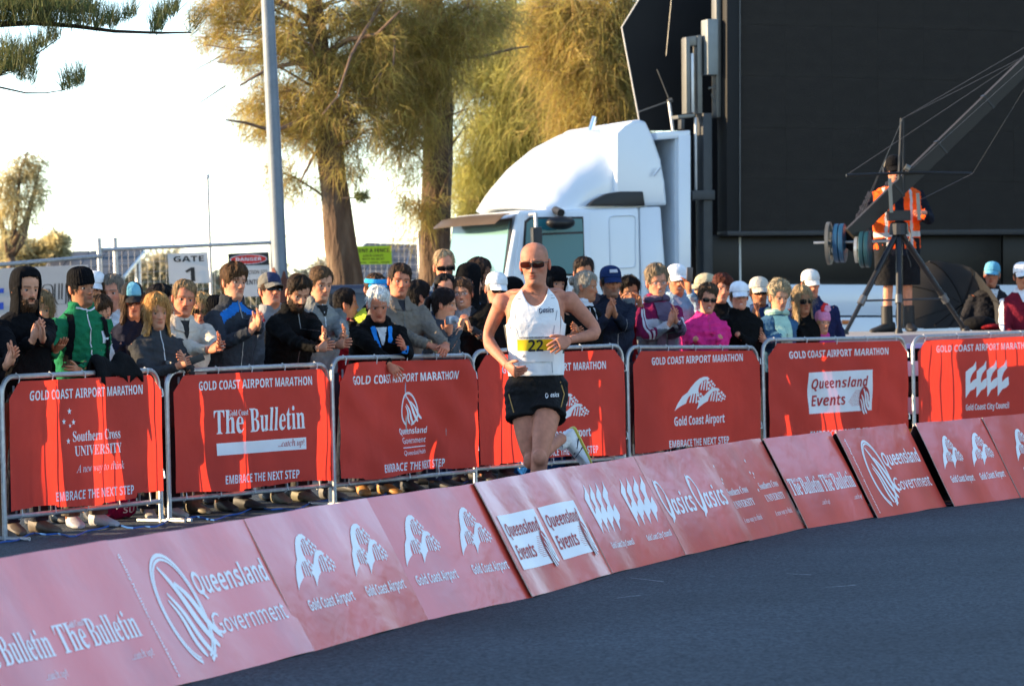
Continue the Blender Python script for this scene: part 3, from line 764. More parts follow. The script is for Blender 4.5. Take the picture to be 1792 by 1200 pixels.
# ------------------------------------------------------------------ ground
def sheet(name, x0, y0, x1, y1, z, m, kind='structure'):
    me = bpy.data.meshes.new(name)
    me.from_pydata([(x0, y0, z), (x1, y0, z), (x1, y1, z), (x0, y1, z)], [], [(0, 1, 2, 3)])
    me.materials.append(m)
    return tag(put(name, me), kind=kind)


def asphalt():
    m = bpy.data.materials.new('asphalt')
    m.use_nodes = True
    N, L = m.node_tree.nodes, m.node_tree.links
    p = N['Principled BSDF']
    tc = N.new('ShaderNodeTexCoord')
    v = N.new('ShaderNodeTexVoronoi'); v.inputs['Scale'].default_value = 70
    n1 = N.new('ShaderNodeTexNoise'); n1.inputs['Scale'].default_value = 0.55; n1.inputs['Detail'].default_value = 7
    n2 = N.new('ShaderNodeTexNoise'); n2.inputs['Scale'].default_value = 60; n2.inputs['Detail'].default_value = 3
    for k in (v, n1, n2): L.new(tc.outputs['Object'], k.inputs['Vector'])
    r1 = N.new('ShaderNodeValToRGB')
    r1.color_ramp.elements[0].position, r1.color_ramp.elements[1].position = 0.2, 0.85
    r1.color_ramp.elements[0].color = (0.018, 0.025, 0.031, 1)
    r1.color_ramp.elements[1].color = (0.066, 0.082, 0.096, 1)
    L.new(v.outputs['Color'], r1.inputs[0])
    r2 = N.new('ShaderNodeMapRange'); r2.inputs[1].default_value, r2.inputs[2].default_value = .3, .7
    r2.inputs[3].default_value, r2.inputs[4].default_value = .70, 1.25
    L.new(n1.outputs[0], r2.inputs[0])
    hs = N.new('ShaderNodeHueSaturation')
    L.new(r1.outputs[0], hs.inputs['Color']); L.new(r2.outputs[0], hs.inputs['Value'])
    L.new(hs.outputs[0], p.inputs['Base Color'])
    p.inputs['Roughness'].default_value = 0.8
    p.inputs['Specular IOR Level'].default_value = 0.3
    b = N.new('ShaderNodeBump'); b.inputs['Strength'].default_value = .5; b.inputs['Distance'].default_value = .008
    ad = N.new('ShaderNodeMath'); L.new(v.outputs['Distance'], ad.inputs[0]); L.new(n2.outputs[0], ad.inputs[1])
    L.new(ad.outputs[0], b.inputs['Height']); L.new(b.outputs[0], p.inputs['Normal'])
    return m


sheet('ground', -900, -60, 900, 1500, -0.02, mat('dry_grass', (0.10, 0.10, 0.05), 0.95, var=0.3, vscale=0.4, bump=0.3))
sheet('road', -60, -20, 60, 62, 0.0, asphalt())
mk = mat('scuffed_paint', (0.24, 0.26, 0.28), 0.8, var=0.6, vscale=60)
for (a, b) in (((1101, 1010), (1161, 1017)), ((1376, 1003), (1420, 1005)), ((1445, 1027), (1498, 1023)), ((1075, 1046), (1120, 1041))):
    p, q = gnd(*a, .004), gnd(*b, .004)
    d = (q - p).normalized()
    n = V((-d.y, d.x, 0)) * .010
    me = bpy.data.meshes.new('road_marking')
    me.from_pydata([tuple(p - n * .3), tuple(q - n), tuple(q + n), tuple(p + n * .5)], [], [(0, 1, 2, 3)])
    me.materials.append(mk)
    tag(put('road_marking', me), kind='structure')

# ------------------------------------------------------------------ crowd barriers and their banners
JD = [(0, 21.2), (286, 22.72), (577, 24.25), (830, 25.8), (1093, 27.4), (1329, 28.93), (1590, 30.3), (1850, 31.8), (2100, 33.2)]


def bar_depth(x):
    if x < 0: return 21.2 + x * (22.72 - 21.2) / 286
    return float(np.interp(x, [j[0] for j in JD], [j[1] for j in JD]))


# (left x, rail y, D), (right x, rail y, D)
BARS = [((2, 660, 21.2), (276, 647, 22.65)), ((291, 650, 22.75), (573, 637, 24.15)), ((580, 627, 24.1), (827, 621, 25.75)),
        ((826, 615, 26.0), (1088, 604, 27.35)), ((1097, 608, 27.45), (1324, 607, 28.85)), ((1334, 595, 28.9), (1583, 590, 30.25)),
        ((1597, 590, 30.3), (1856, 580, 31.8))]
BLABEL = ['five stars and a serif university name', 'a newspaper masthead over a white bar', 'an oval government crest at mid banner',
          'an airport wave logo half hidden by the runner', 'a full white airport wave logo', 'a white rectangular events panel', 'four white flame shapes of a city council']
BL = []


def barrier_frame(i):
    (xa, ya, da), (xb, yb, db) = BARS[i]
    A, B = at(xa, ya, da), at(xb, yb, db)
    zt = (A.z + B.z) / 2
    a, b = V((A.x, A.y, 0)), V((B.x, B.y, 0))
    d = (b - a)
    L = d.length
    slope = (B.z - A.z)
    return a, d / L, L, A.z, slope


def build_barrier(i):
    a, d, L, za, sl_ = barrier_frame(i)
    ang = atan2(d.y, d.x)
    root = empty('crowd_barrier', a, ang, 'steel crowd barrier carrying banner with ' + BLABEL[i], 'barrier', 'crowd barriers along the course')
    H = lambda u: za + sl_ * u / L
    f = MB()
    rc = .11
    pts = [(0.0, 0, 0.0), (0.0, 0, H(0) - rc)]
    for k in range(1, 6):
        t = pi / 2 * k / 6
        pts.append((rc - rc * cos(t), 0, H(0) - rc + rc * sin(t)))
    pts.append((rc, 0, H(0)))
    pts.append((L - rc, 0, H(L)))
    for k in range(1, 6):
        t = pi / 2 * k / 6
        pts.append((L - rc + rc * sin(t), 0, H(L) - rc + rc * cos(t)))
    pts += [(L, 0, H(L) - rc), (L, 0, 0.0)]
    f.tube(pts, .0175, 8)
    f.build('frame', STEEL, root)
    f = MB()
    f.tube([(0, 0, .145), (L, 0, .145)], .0165, 8)
    f.build('bottom_rail', STEEL, root)
    bm = MB()
    bm.tube([(0, 0, .145), (0, 0, .985)], .007, 6)
    me = bm.mesh('bar', STEEL)
    for k in range(1, 14):
        put('bar', me, root, (L * k / 14, 0.0, 0))
    for u in (.0, L):
        f = MB()
        f.tube([(u, -.20, .012), (u, .20, .012)], .014, 6)
        f.build('foot', STEEL, root)
    for zz in (.30, .86):                       # hooks and rings that couple it to the next barrier
        f = MB()
        f.tube([(L + .018, 0, zz), (L + .04, -.01, zz + .0), (L + .045, 0, zz + .05), (L + .03, 0, zz + .06)], .006, 5)
        f.build('hook', STEEL, root)
    BL.append((a, d, L, za, sl_, ang))


SPECIAL = {}


def banner_surf(i):
    a, d, L, za, sl_, ang = BL[i]
    n = V((d.y, -d.x, 0))                       # towards the camera side
    r = random.Random(i * 13 + 5)
    ph = [r.uniform(0, 6.28) for _ in range(6)]
    heavy = {2: 2.0, 3: .9, 5: 1.3}.get(i, 0.75)

    def S(u, v, lift=0.0):
        top = za + sl_ * u / L
        e = min(u, L - u)
        w = .012 * sin(u * 3.1 + v * 2.2 + ph[0]) + .007 * sin(u * 8 - v * 5 + ph[1]) + .004 * sin(u * 15 + v * 11 + ph[2])
        w += .005 * sin(18 * (u * .6 + v) + ph[3]) * (1 if i in (2, 5) else .4)
        w *= heavy * min(1, e / .15 + .25)
        out = .030 + .012 + w + lift * 1.6
        return a + d * u + n * out + V((0, 0, v))
    return S


def build_banner(i, items):
    a, d, L, za, sl_, ang = BL[i]
    S = banner_surf(i)
    r = random.Random(i + 40)
    nu, nv = 84, 40
    sag = [r.uniform(-.012, .02) for _ in range(8)]
    G = []
    for q in range(nv + 1):
        row = []
        for k in range(nu + 1):
            u = .022 + (L - .044) * k / nu
            e = min(u, L - u)
            top = za + sl_ * u / L - .03 - max(0, (.13 - e)) * 1.05 - (.03 if (i == 2 and u < .35) else 0) * (1 - u / .35 if u < .35 else 0)
            bot = .180 + .012 * sin(u * 5 + i) + sag[int(7 * u / L)] * .5 + (.03 if i in (0,) and u > L * .8 else 0)
            row.append(tuple(S(u, bot + (top - bot) * q / nv)))
        G.append(row)
    mb = MB()
    mb.grid(np.array(G))
    words = ['five small white stars beside a serif university name', 'a large white serif newspaper masthead above a white bar', 'a white oval crest over government lettering, creased cloth',
             'airport wave logo mostly hidden behind the running man', 'large clear airport wave logo over one line of lettering', 'white rectangle with red slanted lettering and a red oval', 'four white flame shapes above a city council line']
    ob = mb.build('banner', BANNER_RED, None)
    tag(ob, 'red fabric barrier banner with ' + words[i], 'banner', 'red banners on the crowd barriers')
    place_print(items, S, ob)
    tie = MB()
    for k in range(5):
        u = .15 + (L - .3) * k / 4
        for (zz, zb) in ((za + sl_ * u / L, -.05), (.145, .07)):
            p = a + d * u + V((0, 0, zz))
            n = V((d.y, -d.x, 0))
            tie.tube([p + n * .02 + V((0, 0, zb)), p + n * .03, p + V((0, 0, .022 if zb < 0 else -.022)), p - n * .02], .004, 5)
    tie.build('cable_ties', mat('cable_tie', (.6, .6, .6), .5), ob)['kind'] = 'stuff'


for i in range(7):
    build_barrier(i)


def fr(i, x):                    # photo x -> metres along barrier i
    xa, xb = BARS[i][0][0], BARS[i][1][0]
    return (x - xa) / (xb - xa) * BL[i][2]


def std(i, a0, a1, e0, e1, va=.885, ve=.212):
    return [T('GOLD COAST AIRPORT MARATHON', 'bold', fr(i, a0), fr(i, a1), va, .062), T('EMBRACE THE NEXT STEP', 'bold', fr(i, e0), fr(i, e1), ve, .060)]


I0 = std(0, 38, 240, 79, 214, .885, .218)
I0 += [merge_items([star(fr(0, 105), .80, .023), star(fr(0, 95), .735, .022), star(fr(0, 111), .727, .022), star(fr(0, 105), .705, .016), star(fr(0, 101), .605, .022)])]
I0 += [T('Southern Cross', 'serif', fr(0, 109), fr(0, 196), .60, .066), T('UNIVERSITY', 'serif', fr(0, 111), fr(0, 197), .505, .064),
       T('A new way to think', 'sitalic', fr(0, 113), fr(0, 199), .395, .050)]
I1 = std(1, 337, 534, 378, 508, .885, .222)
I1 += [T('The', 'serif', fr(1, 363), fr(1, 412), .575, .165), T('Bulletin', 'serif', fr(1, 423), fr(1, 520), .575, .165), T('Gold Coast', 'serif', fr(1, 388), fr(1, 421), .697, .040),
       rect(fr(1, 365), .425, fr(1, 521), .51), T('...catch up!', 'sitalic', fr(1, 473), fr(1, 517), .455, .045, 'r', 2)]
I2 = std(2, 609, 787, 653, 769, .868, .205)
I2 += [fit(EMB, fr(2, 695), .535, fr(2, 724), .785), T('Queensland', 'bold', fr(2, 688), fr(2, 731), .475, .046), T('Government', 'sans', fr(2, 690), fr(2, 732), .405, .046),
       rect(fr(2, 690), .372, fr(2, 733), .379), T('Queensland Health', 'sans', fr(2, 691), fr(2, 734), .320, .034)]
I3 = std(3, 868, 1051, 925, 1031, .885, .205)
I3 += [fit(WAVE, fr(3, 922), .46, fr(3, 1019), .70), T('Gold Coast Airport', 'bold', fr(3, 925), fr(3, 1020), .345, .070)]
I4 = std(4, 1130, 1290, 1157, 1264, .895, .195)
I4 += [fit(WAVE, fr(4, 1168), .50, fr(4, 1261), .775), T('Gold Coast Airport', 'bold', fr(4, 1167), fr(4, 1258), .375, .075)]
I5 = std(5, 1371, 1547, 1405, 1520, .895, .185)
I5 += events_panel(fr(5, 1402), .40, fr(5, 1519), .765)
I6 = std(6, 1630, 1799, 1659, 1771, .895, .195)
I6 += [fit(FLAMES, fr(6, 1678), .46, fr(6, 1752), .80), T('Gold Coast City Council', 'bold', fr(6, 1678), fr(6, 1752), .345, .055)]
for i, it in enumerate((I0, I1, I2, I3, I4, I5, I6)):
    build_banner(i, it)

# ------------------------------------------------------------------ leaning advertising boards along the kerb line
BOARD_RED = mat('board_laminate', (0.74, 0.075, 0.045), 0.34, var=0.12, vscale=1.3, bump=0.20, bscale=2.6, spec=0.5, coat=1.0, coat_ior=1.85, coat_r=0.22, bdist=0.05,
                dirt_or_glint=((0.36, 0.03, 0.03), 3.0, .5, .8, .5))
BOARD_PRINT = mat('board_print', (0.84, 0.84, 0.86), 0.36, var=0.05, spec=0.5)
BOARD_BACK = mat('board_back', (0.05, 0.03, 0.045), 0.8)
BOARD_EDGE = mat('board_edge', (0.50, 0.44, 0.38), 0.8)
SEAM = [(300, 1203), (545, 1140), (745, 1085), (930, 1045), (1072, 1003), (1198, 972), (1312, 946), (1411, 923)]
PB = [gnd(*s) for s in SEAM]
p_first = PB[0] - (PB[1] - PB[0]).normalized() * 1.32
boards = [(p_first, PB[0])] + [(PB[i], PB[i + 1]) for i in range(7)]
boards += [(gnd(1413, 924), gnd(1526, 906)), (gnd(1537, 906), gnd(1656, 886)), (gnd(1670, 886), gnd(1784, 871)), (gnd(1787, 871), gnd(1905, 854))]
BH, BBk = .560, .295


def two(fn, L, g=(.05, .53)):
    it = []
    for o in g: it += fn(o * L, L)
    return it


def p_bulletin(o, L, ox=0):
    return [T('The', 'serif', o, o + .15 * L, .225, .115), T('Bulletin', 'serif', o + .17 * L, o + .46 * L, .225, .115), T('Gold Coast', 'serif', o + .075 * L, o + .17 * L, .315, .026),
            T('...catch up!', 'sitalic', o + .34 * L, o + .47 * L, .14, .030)]


def p_gov(L):
    it = [fit(EMB, .17 * L, .06, .47 * L, .54), T('Queensland', 'bold', .44 * L, .95 * L, .345, .10), T('Government', 'sans', .44 * L, .95 * L, .165, .095)]
    v, f, c, l, nm = T('quality.healthier.queenslanders', 'bold', .04, .58, 0, .018)
    w = np.stack([.062 * L + v[:, 1] * -1, .62 - v[:, 0]], 1)
    w = np.stack([.05 * L + v[:, 1], .61 - v[:, 0] * 1.0], 1)
    return it + [(w, f, c, l, nm)]


def p_wave(o, L):
    return [fit(WAVE, o, .27, o + .36 * L, .52), T('Gold Coast Airport', 'bold', o + .02 * L, o + .38 * L, .17, .050)]


def p_flames(o, L):
    return [fit(FLAMES, o, .22, o + .34 * L, .52), T('Gold Coast City Council', 'bold', o + .02 * L, o + .34 * L, .13, .035)]


def p_swirl(o, L):
    return [fit(SWIRL, o, .20, o + .13 * L, .47), T('asics', 'bi', o + .13 * L, o + .44 * L, .245, .13)]


def p_uni(o, L):
    return [merge_items([star(o + .03 * L, .50, .016), star(o + .015 * L, .42, .015), star(o + .06 * L, .41, .015), star(o + .045 * L, .385, .011), star(o + .01 * L, .30, .015)]),
            T('Southern Cross', 'serif', o + .05 * L, o + .36 * L, .30, .045), T('UNIVERSITY', 'serif', o + .06 * L, o + .37 * L, .215, .045), T('A new way to think', 'sitalic', o + .08 * L, o + .37 * L, .115, .035)]


def p_events(o, L):
    return events_panel(o, .14, o + .44 * L, .44)


PR = [lambda L: two(p_bulletin, L, (.0, .5)), p_gov, lambda L: two(p_wave, L, (.11, .58)), lambda L: two(p_wave, L, (.06, .56)), lambda L: two(p_events, L, (.03, .52)),
      lambda L: two(p_flames, L, (.10, .60)), lambda L: two(p_swirl, L, (.03, .5)), lambda L: two(p_uni, L, (.0, .52)), lambda L: two(p_bulletin, L, (.02, .5)), p_gov,
      lambda L: two(p_wave, L, (.10, .56)), lambda L: two(p_wave, L, (.18, .62))]
BWORD = ['twin newspaper mastheads, the leftmost and nearest board', 'a huge oval crest, left of the nearest wave logos', 'twin airport wave logos, right of the nearest crest board',
         'twin airport wave logos, left of the white events panels', 'two white events panels with red lettering', 'two sets of four white flames', 'two white swirl sports logos',
         'two star and university logos', 'twin newspaper mastheads, the board far right of the university logos', 'a huge oval crest between two dark gaps',
         'twin airport wave logos, right of the far crest board', 'an airport wave logo cut off by the right picture edge']
for i, (a, b) in enumerate(boards):
    d = b - a
    L = d.length
    d.normalize()
    back = V((-d.y, d.x, 0))                    # away from the road
    nrm = d.cross((back * BBk + V((0, 0, BH))).normalized())
    if nrm.y > 0: nrm.negate()
    up = (back * BBk + V((0, 0, BH)))
    hl = up.length
    up.normalize()
    lift = (.004 if i % 2 else .011) if i < 8 else .006
    ext = .02 if i < 7 else 0
    rr = random.Random(i + 3)
    ph = [rr.uniform(0, 6.3) for _ in range(4)]

    def S(u, v, l=0.0, a=a, d=d, up=up, nrm=nrm, lift=lift, ph=ph, L=L, hl=hl):
        # boards of corrugated plastic bow a little
        w = .006 * sin(u * 5.5 + ph[0]) * (1 - .5 * v / hl) + .0035 * sin(u * 12 + ph[1] + 2 * v) + .003 * sin(v * 7 + ph[2])
        return a + d * u + up * v + nrm * (lift + l + w)
    root = empty('advertising_board', a, 0, 'low red leaning board with ' + BWORD[i], 'advertising board', 'red advertising boards lining the road edge')
    mb = MB()
    nu, nv = 26, 8
    G = np.array([[tuple(S(-ext + (L + 2 * ext) * k / nu, hl * q / nv) - a) for k in range(nu + 1)] for q in range(nv + 1)])
    Gb = np.array([[tuple(S(-ext + (L + 2 * ext) * k / nu, hl * q / nv, -.006) - a) for k in range(nu + 1)] for q in range(nv + 1)])
    mb.grid(G, 0)
    mb.grid(Gb, 1, flip=True)
    for (e0, e1) in ((G[0], Gb[0]), (G[-1], Gb[-1]), (G[:, 0], Gb[:, 0]), (G[:, -1], Gb[:, -1])):
        mb.grid(np.array([e0, e1]), 2)
    fp = mb.build('front_panel', [BOARD_RED, BOARD_BACK, BOARD_EDGE], root)
    fp['label'] = 'red printed face'
    place_print(PR[i](L), lambda x, y, l, S=S, a=a: S(x, y, l) - a, fp, BOARD_PRINT, mat('board_red_print', (.42, .02, .02), .4))
    mb = MB()
    t0, t1 = V((0, 0, 0)) + up * (hl - .01) - nrm * .012, back * .56
    mb.prism([t0, t0 + d * L, t1 + d * L, t1], nrm * -.006)
    mb.build('rear_panel', BOARD_BACK, root, smooth=False)
    mb = MB()
    mb.prism([V((0, 0, .012)) + back * .03, d * L + V((0, 0, .012)) + back * .03, d * L + V((0, 0, .012)) + back * .54, V((0, 0, .012)) + back * .54], (0, 0, .006))
    mb.build('base_panel', BOARD_BACK, root, smooth=False)

# ------------------------------------------------------------------ cable and things on the ground by the barriers
mb = MB()
pts = []
for k in range(90):
    x = -30 + 900 * k / 89
    yy = float(np.interp(x, [0, 285, 577, 832], [948, 917, 880, 846])) + 5 * sin(k * .5) + 2 * sin(k * 1.3)
    p = gnd(x, yy)
    pts.append(p + V((0, 0, .010)))
mb.tube(pts, .006, 5)
tag(mb.build('power_cable', mat('blue_cable', (.02, .10, .35), .5)), 'long blue cable snaking along the feet of the barriers', 'cable')
# ------------------------------------------------------------------ people: one continuous skin mesh each, with hair and clothing as parts
HZ = np.array([-.45, -.30, -.20, -.165, -.135, -.105, -.08, -.055, -.035, -.018, -.008, .002, .012, .03, .05, .07, .095, .12, .145, .17, .19, .207, .219, .228, .2335, .236])
HA = np.array([.10, .11, .11, .095, .078, .064, .057, .055, .0555, .0565, .057, .0560, .0560, .0590, .0630, .0670, .0705, .0740, .0762, .0755, .0715, .0630, .0520, .0380, .0220, .0010])
HF = np.array([.07, .075, .07, .058, .048, .044, .045, .047, .049, .054, .066, .0790, .0860, .0895, .0900, .0895, .0890, .0885, .0915, .0895, .0820, .0690, .0540, .0380, .0210, .0010])
HB = np.array([.07, .08, .08, .078, .075, .070, .066, .064, .064, .065, .066, .067, .0690, .0740, .0800, .0860, .0930, .0990, .1010, .0990, .0930, .0810, .0650, .0460, .0260, .0010])


def g2(x, s): return np.exp(-(x / s) ** 2)


def HS(phi, z, P):
    """head surface of person P: angle phi (0 = face), height z above the chin"""
    phi, z = np.broadcast_arrays(np.asarray(phi, float), np.asarray(z, float))
    a = np.interp(z, HZ, HA) * P['hw']
    f = np.interp(z, HZ, HF)
    b = np.interp(z, HZ, HB)
    c, s = np.cos(phi), np.sin(phi)
    x = a * np.sign(s) * np.abs(s) ** 0.94
    y = np.where(c > 0, -f * np.abs(c) ** 0.88, b * np.abs(c) ** 0.95)
    jaw = (1 - P['jaw']) * g2(z - .0, .05) * np.clip(c, 0, 1) * .16
    x = x * (1 - jaw)
    fr = np.clip(c, 0, 1) ** 0.5 * (np.abs(x) < .08)
    ax = np.abs(x)
    d = np.zeros_like(x)
    nz = P['nose']
    t = np.clip((.132 - z) / .052, 0, 1)
    d += np.where((z > .066) & (z < .14), (.004 + .021 * nz * t ** 1.2) * g2(x, .0075 + .007 * t), 0) * np.clip((z - .066) / .010, 0, 1)
    d += .007 * nz * g2(ax - .013, .006) * g2(z - .079, .007)
    d -= .0088 * g2(ax - .031, .016) * g2(z - .117, .0105)
    d += .0055 * g2(ax - .030, .024) * g2(z - .1385, .008)
    d += .005 * g2(ax - .046, .014) * g2(z - .093, .014)
    d -= (.003 + .005 * P.get('gaunt', 0)) * g2(ax - .044, .014) * g2(z - .062, .018)
    d -= .004 * P.get('agape', 0) * g2(x, .016) * g2(z - .0515, .004)
    d += .0045 * g2(x, .020) * (g2(z - .0565, .005) + 1.1 * g2(z - .0465, .0055))
    d -= .0035 * g2(x, .021) * g2(z - .0515, .0020)
    d -= .004 * g2(x, .022) * g2(z - .034, .006)
    d += .0065 * g2(x, .020) * g2(z - .014, .013) * P['jaw']
    d -= .002 * g2(x, .004) * g2(z - .064, .006)
    d += .003 * g2(ax - .030, .007) * g2(z - .064 + (ax - .018) * 0.9, .008) * P.get('smile', 0)
    d -= .0026 * g2(ax - (.019 + .42 * (.078 - z)), .0035) * np.where((z > .044) & (z < .080), 1, 0)
    d -= .0020 * g2(z - .104, .004) * g2(ax - .030, .014)
    d -= P.get('frown', .5) * .0018 * g2(ax - .006, .003) * g2(z - .140, .010)
    y = y - d * fr
    n = P['seed']
    x = x + .0012 * np.sin(31 * z + n) * np.sign(s)
    return np.stack([x, y, z], -1)


def smoothstep(x, a, b):
    t = np.clip((x - a) / (b - a), 0, 1)
    return t * t * (3 - 2 * t)


def Rzx(yaw, pitch, roll):
    return np.array(Matrix.Rotation(yaw, 3, 'Z') @ Matrix.Rotation(roll, 3, 'Y') @ Matrix.Rotation(pitch, 3, 'X'))


class Frame:
    # maps the design figure (1.75 m tall, facing -Y) to the space of the person
    def __init__(s, sc, lean, tilt, hyaw, pitch, roll):
        s.sc, s.dz = sc, 0.0
        s.Lm = np.array(Matrix.Rotation(lean, 3, 'X') @ Matrix.Rotation(tilt, 3, 'Y'))
        s.base = np.array([0, 0, .95])
        s.h = (hyaw, pitch, roll)
        s.chin = np.array([0, -.012, 1.514])

    def up(s, p):                              # torso points
        p = np.asarray(p, float)
        q = (p - s.base) @ s.Lm.T + s.base
        return q * s.sc + np.array([0, 0, s.dz])

    def leg(s, p):
        p = np.array(p, float)
        k = (.95 * s.sc + s.dz) / .95
        p[..., :2] *= s.sc
        p[..., 2] *= k
        return p

    def head(s, p, w=None):                    # head points (relative to chin height); w = share of the head turn
        p = np.asarray(p, float)
        piv = np.array([0, .01, -.03])
        sh = p.shape
        q = p.reshape(-1, 3)
        if w is None:
            q2 = (q - piv) @ Rzx(*s.h).T + piv
        else:
            w = np.broadcast_to(w, sh[:-1]).reshape(-1)
            q2 = np.empty_like(q)
            for k in np.unique(w):
                m = w == k
                q2[m] = (q[m] - piv) @ Rzx(s.h[0] * k, s.h[1] * k, s.h[2] * k).T + piv
        return s.up(q2.reshape(sh) + s.chin)


def lerpc(a, b, t):
    return np.asarray(a) * (1 - t[..., None]) + np.asarray(b) * t[..., None]


def head_cols(n):
    th = np.linspace(-pi, pi, n, endpoint=False)
    return th - .5 * np.sin(th)


def build_head(mb, F, P, cols=60):
    phi = head_cols(cols)
    z = np.concatenate([[-.42, -.30, -.22, -.17, -.14, -.11, -.085, -.06, -.04, -.025, -.014, -.006, .0], np.arange(.0045, .150, .0045), np.arange(.152, .222, .008), [.226, .231, .2345, .236]])
    G = HS(phi[None, :], z[:, None], P)
    w = smoothstep(z, -.10, .0)
    c = np.empty(G.shape)
    sk = np.array(P['skin'])
    c[:] = sk
    x, zz = G[..., 0], G[..., 2]
    ax = np.abs(x)
    front = (np.cos(phi)[None, :] > 0.12) * np.ones_like(x)
    red = sk * np.array([1.10, .78, .74])
    c = lerpc(c, red, np.clip(front * (.55 * g2(ax - .045, .02) * g2(zz - .088, .022) + .6 * g2(x, .016) * g2(zz - .083, .012)), 0, 1) * P.get('flush', 1))
    c = lerpc(c, P.get('lip', sk * np.array([.80, .42, .42])), front * np.clip(1.5 * g2(x, .022) * (g2(zz - .052, .0090)) - .1, 0, .9))
    c = lerpc(c, sk * np.array([.30, .16, .14]), front * .85 * g2(x, .018) * g2(zz - .0515 + P.get('smile', 0) * x * x * -8, .0022 + .0022 * P.get('agape', 0)))
    if P.get('smile', 0) > .5:
        c = lerpc(c, np.array([.75, .72, .66]), front * .9 * (ax < .014) * g2(zz - .0505, .003))
    hb = np.array(P.get('brow', (.05, .035, .02)))
    arch = .1375 - 3.5 * (ax - .034) ** 2 + .002
    c = lerpc(c, hb, front * P.get('browd', .8) * (ax > .012) * (ax < .054) * g2(zz - arch, .0048))
    st = P.get('stubble', 0)
    if st:
        m = front * smoothstep(-(zz - .066 - .9 * np.clip(ax - .03, 0, 1)), -.006, .012) * smoothstep(zz, -.015, .0)
        m = m * (1 - .9 * g2(x, .020) * g2(zz - .052, .008))
        c = lerpc(c, np.array(P.get('beardc', (.05, .035, .025))), np.clip(m * st, 0, 1))
    if P.get('hairc') is not None and P.get('shaved', 0):
        m = smoothstep(zz, .12, .17) * smoothstep(np.abs(phi)[None, :] * np.ones_like(zz), .75, 1.25)
        c = lerpc(c, np.array(P['hairc']), np.clip(m * P['shaved'], 0, 1))
    mb.grid(F.head(G, w[:, None]), wrap=True, col=c)
    # ears
    for sg in (-1, 1):
        E = []
        for i in range(7):
            t = pi * (i / 6 - .5) * .999
            E.append([(sg * (.0745 * P['hw'] + .006 + .011 * cos(t) * cos(a)), .016 + .017 * cos(t) * sin(a) + .006 * sin(t),   .108 + .033 * sin(t)) for a in np.linspace(0, 2 * pi, 9)[:-1]])
        mb.grid(F.head(np.array(E)), wrap=True, col=np.tile(sk * np.array([1.05, .82, .78]), (7 * 8, 1)))
    # eyes with lids
    if P.get('eyes', 1):
        el = np.radians([-89, -50, -37, -28, -10, 8, 17, 25, 33, 50, 89])
        az = np.linspace(0, 2 * pi, 17)[:-1]
        gz = R(P.get('gaze', 0))
        for sg in (-1, 1):
            E, C = [], []
            for e in el:
                lid = e > R(26) or e < R(-33)
                r = .0146 if lid else .0134
                row, cc = [], []
                for a in az:
                    row.append((sg * .0315 + r * cos(e) * sin(a), -.0668 - r * cos(e) * cos(a), .1165 + r * sin(e)))
                    da = (a - gz + pi) % (2 * pi) - pi
                    if lid: col = sk * .92
                    elif e > R(20): col = sk * .35
                    elif abs(da) < R(25): col = np.array(P.get('iris', (.03, .022, .015)))
                    else: col = np.array([.36, .33, .31])
                    cc.append(col)
                E.append(row); C.append(cc)
            mb.grid(F.head(np.array(E)), wrap=True, col=np.array(C))


def tube_pts(a, b, c, n=5):
    a, b, c = V(a), V(b), V(c)
    out = [a.lerp(b, i / n) for i in range(n)] + [b.lerp(c, i / n) for i in range(n + 1)]
    for _ in range(2):
        out = [out[0]] + [(out[i - 1] + out[i] * 2 + out[i + 1]) / 4 for i in range(1, len(out) - 1)] + [out[-1]]
    return out


def hand(mb, w, d, n, side, sc, col, curl=.35, spread=.07, seg=6):
    """w wrist, d finger direction, n palm normal, side -1 right / +1 left"""
    w, d, n = V(w), V(d).normalized(), V(n)
    n = (n - d * n.dot(d)).normalized()
    th = d.cross(n) * (1 if side < 0 else -1)      # thumb side
    col = np.array(col)
    k = sc = sc * .93
    rings = []
    for (t, wd, tk) in ((-.03, .024, .020), (0, .027, .019), (.025, .036, .019), (.055, .042, .018), (.085, .042, .0145), (.098, .038, .012)):
        c = w + d * (t * k)
        rings.append([tuple(c + th * (wd * k * cos(a)) + n * (tk * k * sin(a))) for a in np.linspace(0, 2 * pi, 11)[:-1]])
    mb.loft(np.array(rings), col=np.tile(col, (len(rings) * 10, 1)))
    for i, (off, ln, r) in enumerate(((.029, .072, .0088), (.010, .080, .0092), (-.010, .075, .0088), (-.028, .058, .0078))):
        p = w + d * (.086 * k) + th * (off * k)
        dd = (d + th * (off / .03 * spread)).normalized()
        pts, rad = [p - d * .012 * k, p], [r * k * 1.05, r * k]
        ang = curl * (.8 + .2 * i)
        for s in (.42, .33, .25):
            dd = (dd * cos(ang * .55) + n * sin(ang * .55)).normalized()
            p = p + dd * (ln * s * k)
            pts.append(p); rad.append(r * k * (.98 if s > .4 else .9 if s > .3 else .68))
        mb.tube(pts, rad, seg, col=np.tile(col * np.array([1.05, .93, .92]), (len(pts) * seg, 1)))
    p = w + d * (.022 * k) + th * (.026 * k)
    dd = (d * .72 + th * .62 + n * .25).normalized()
    pts, rad = [p - dd * .012 * k, p], [.0125 * k, .0125 * k]
    for s in (.038, .030, .022):
        p = p + dd * (s * k)
        pts.append(p); rad.append((.0115 if s > .035 else .0100 if s > .025 else .0072) * k)
        dd = (dd + d * .25 - th * .10 + n * .05).normalized()
    mb.tube(pts, rad, seg, col=np.tile(col, (len(pts) * seg, 1)))


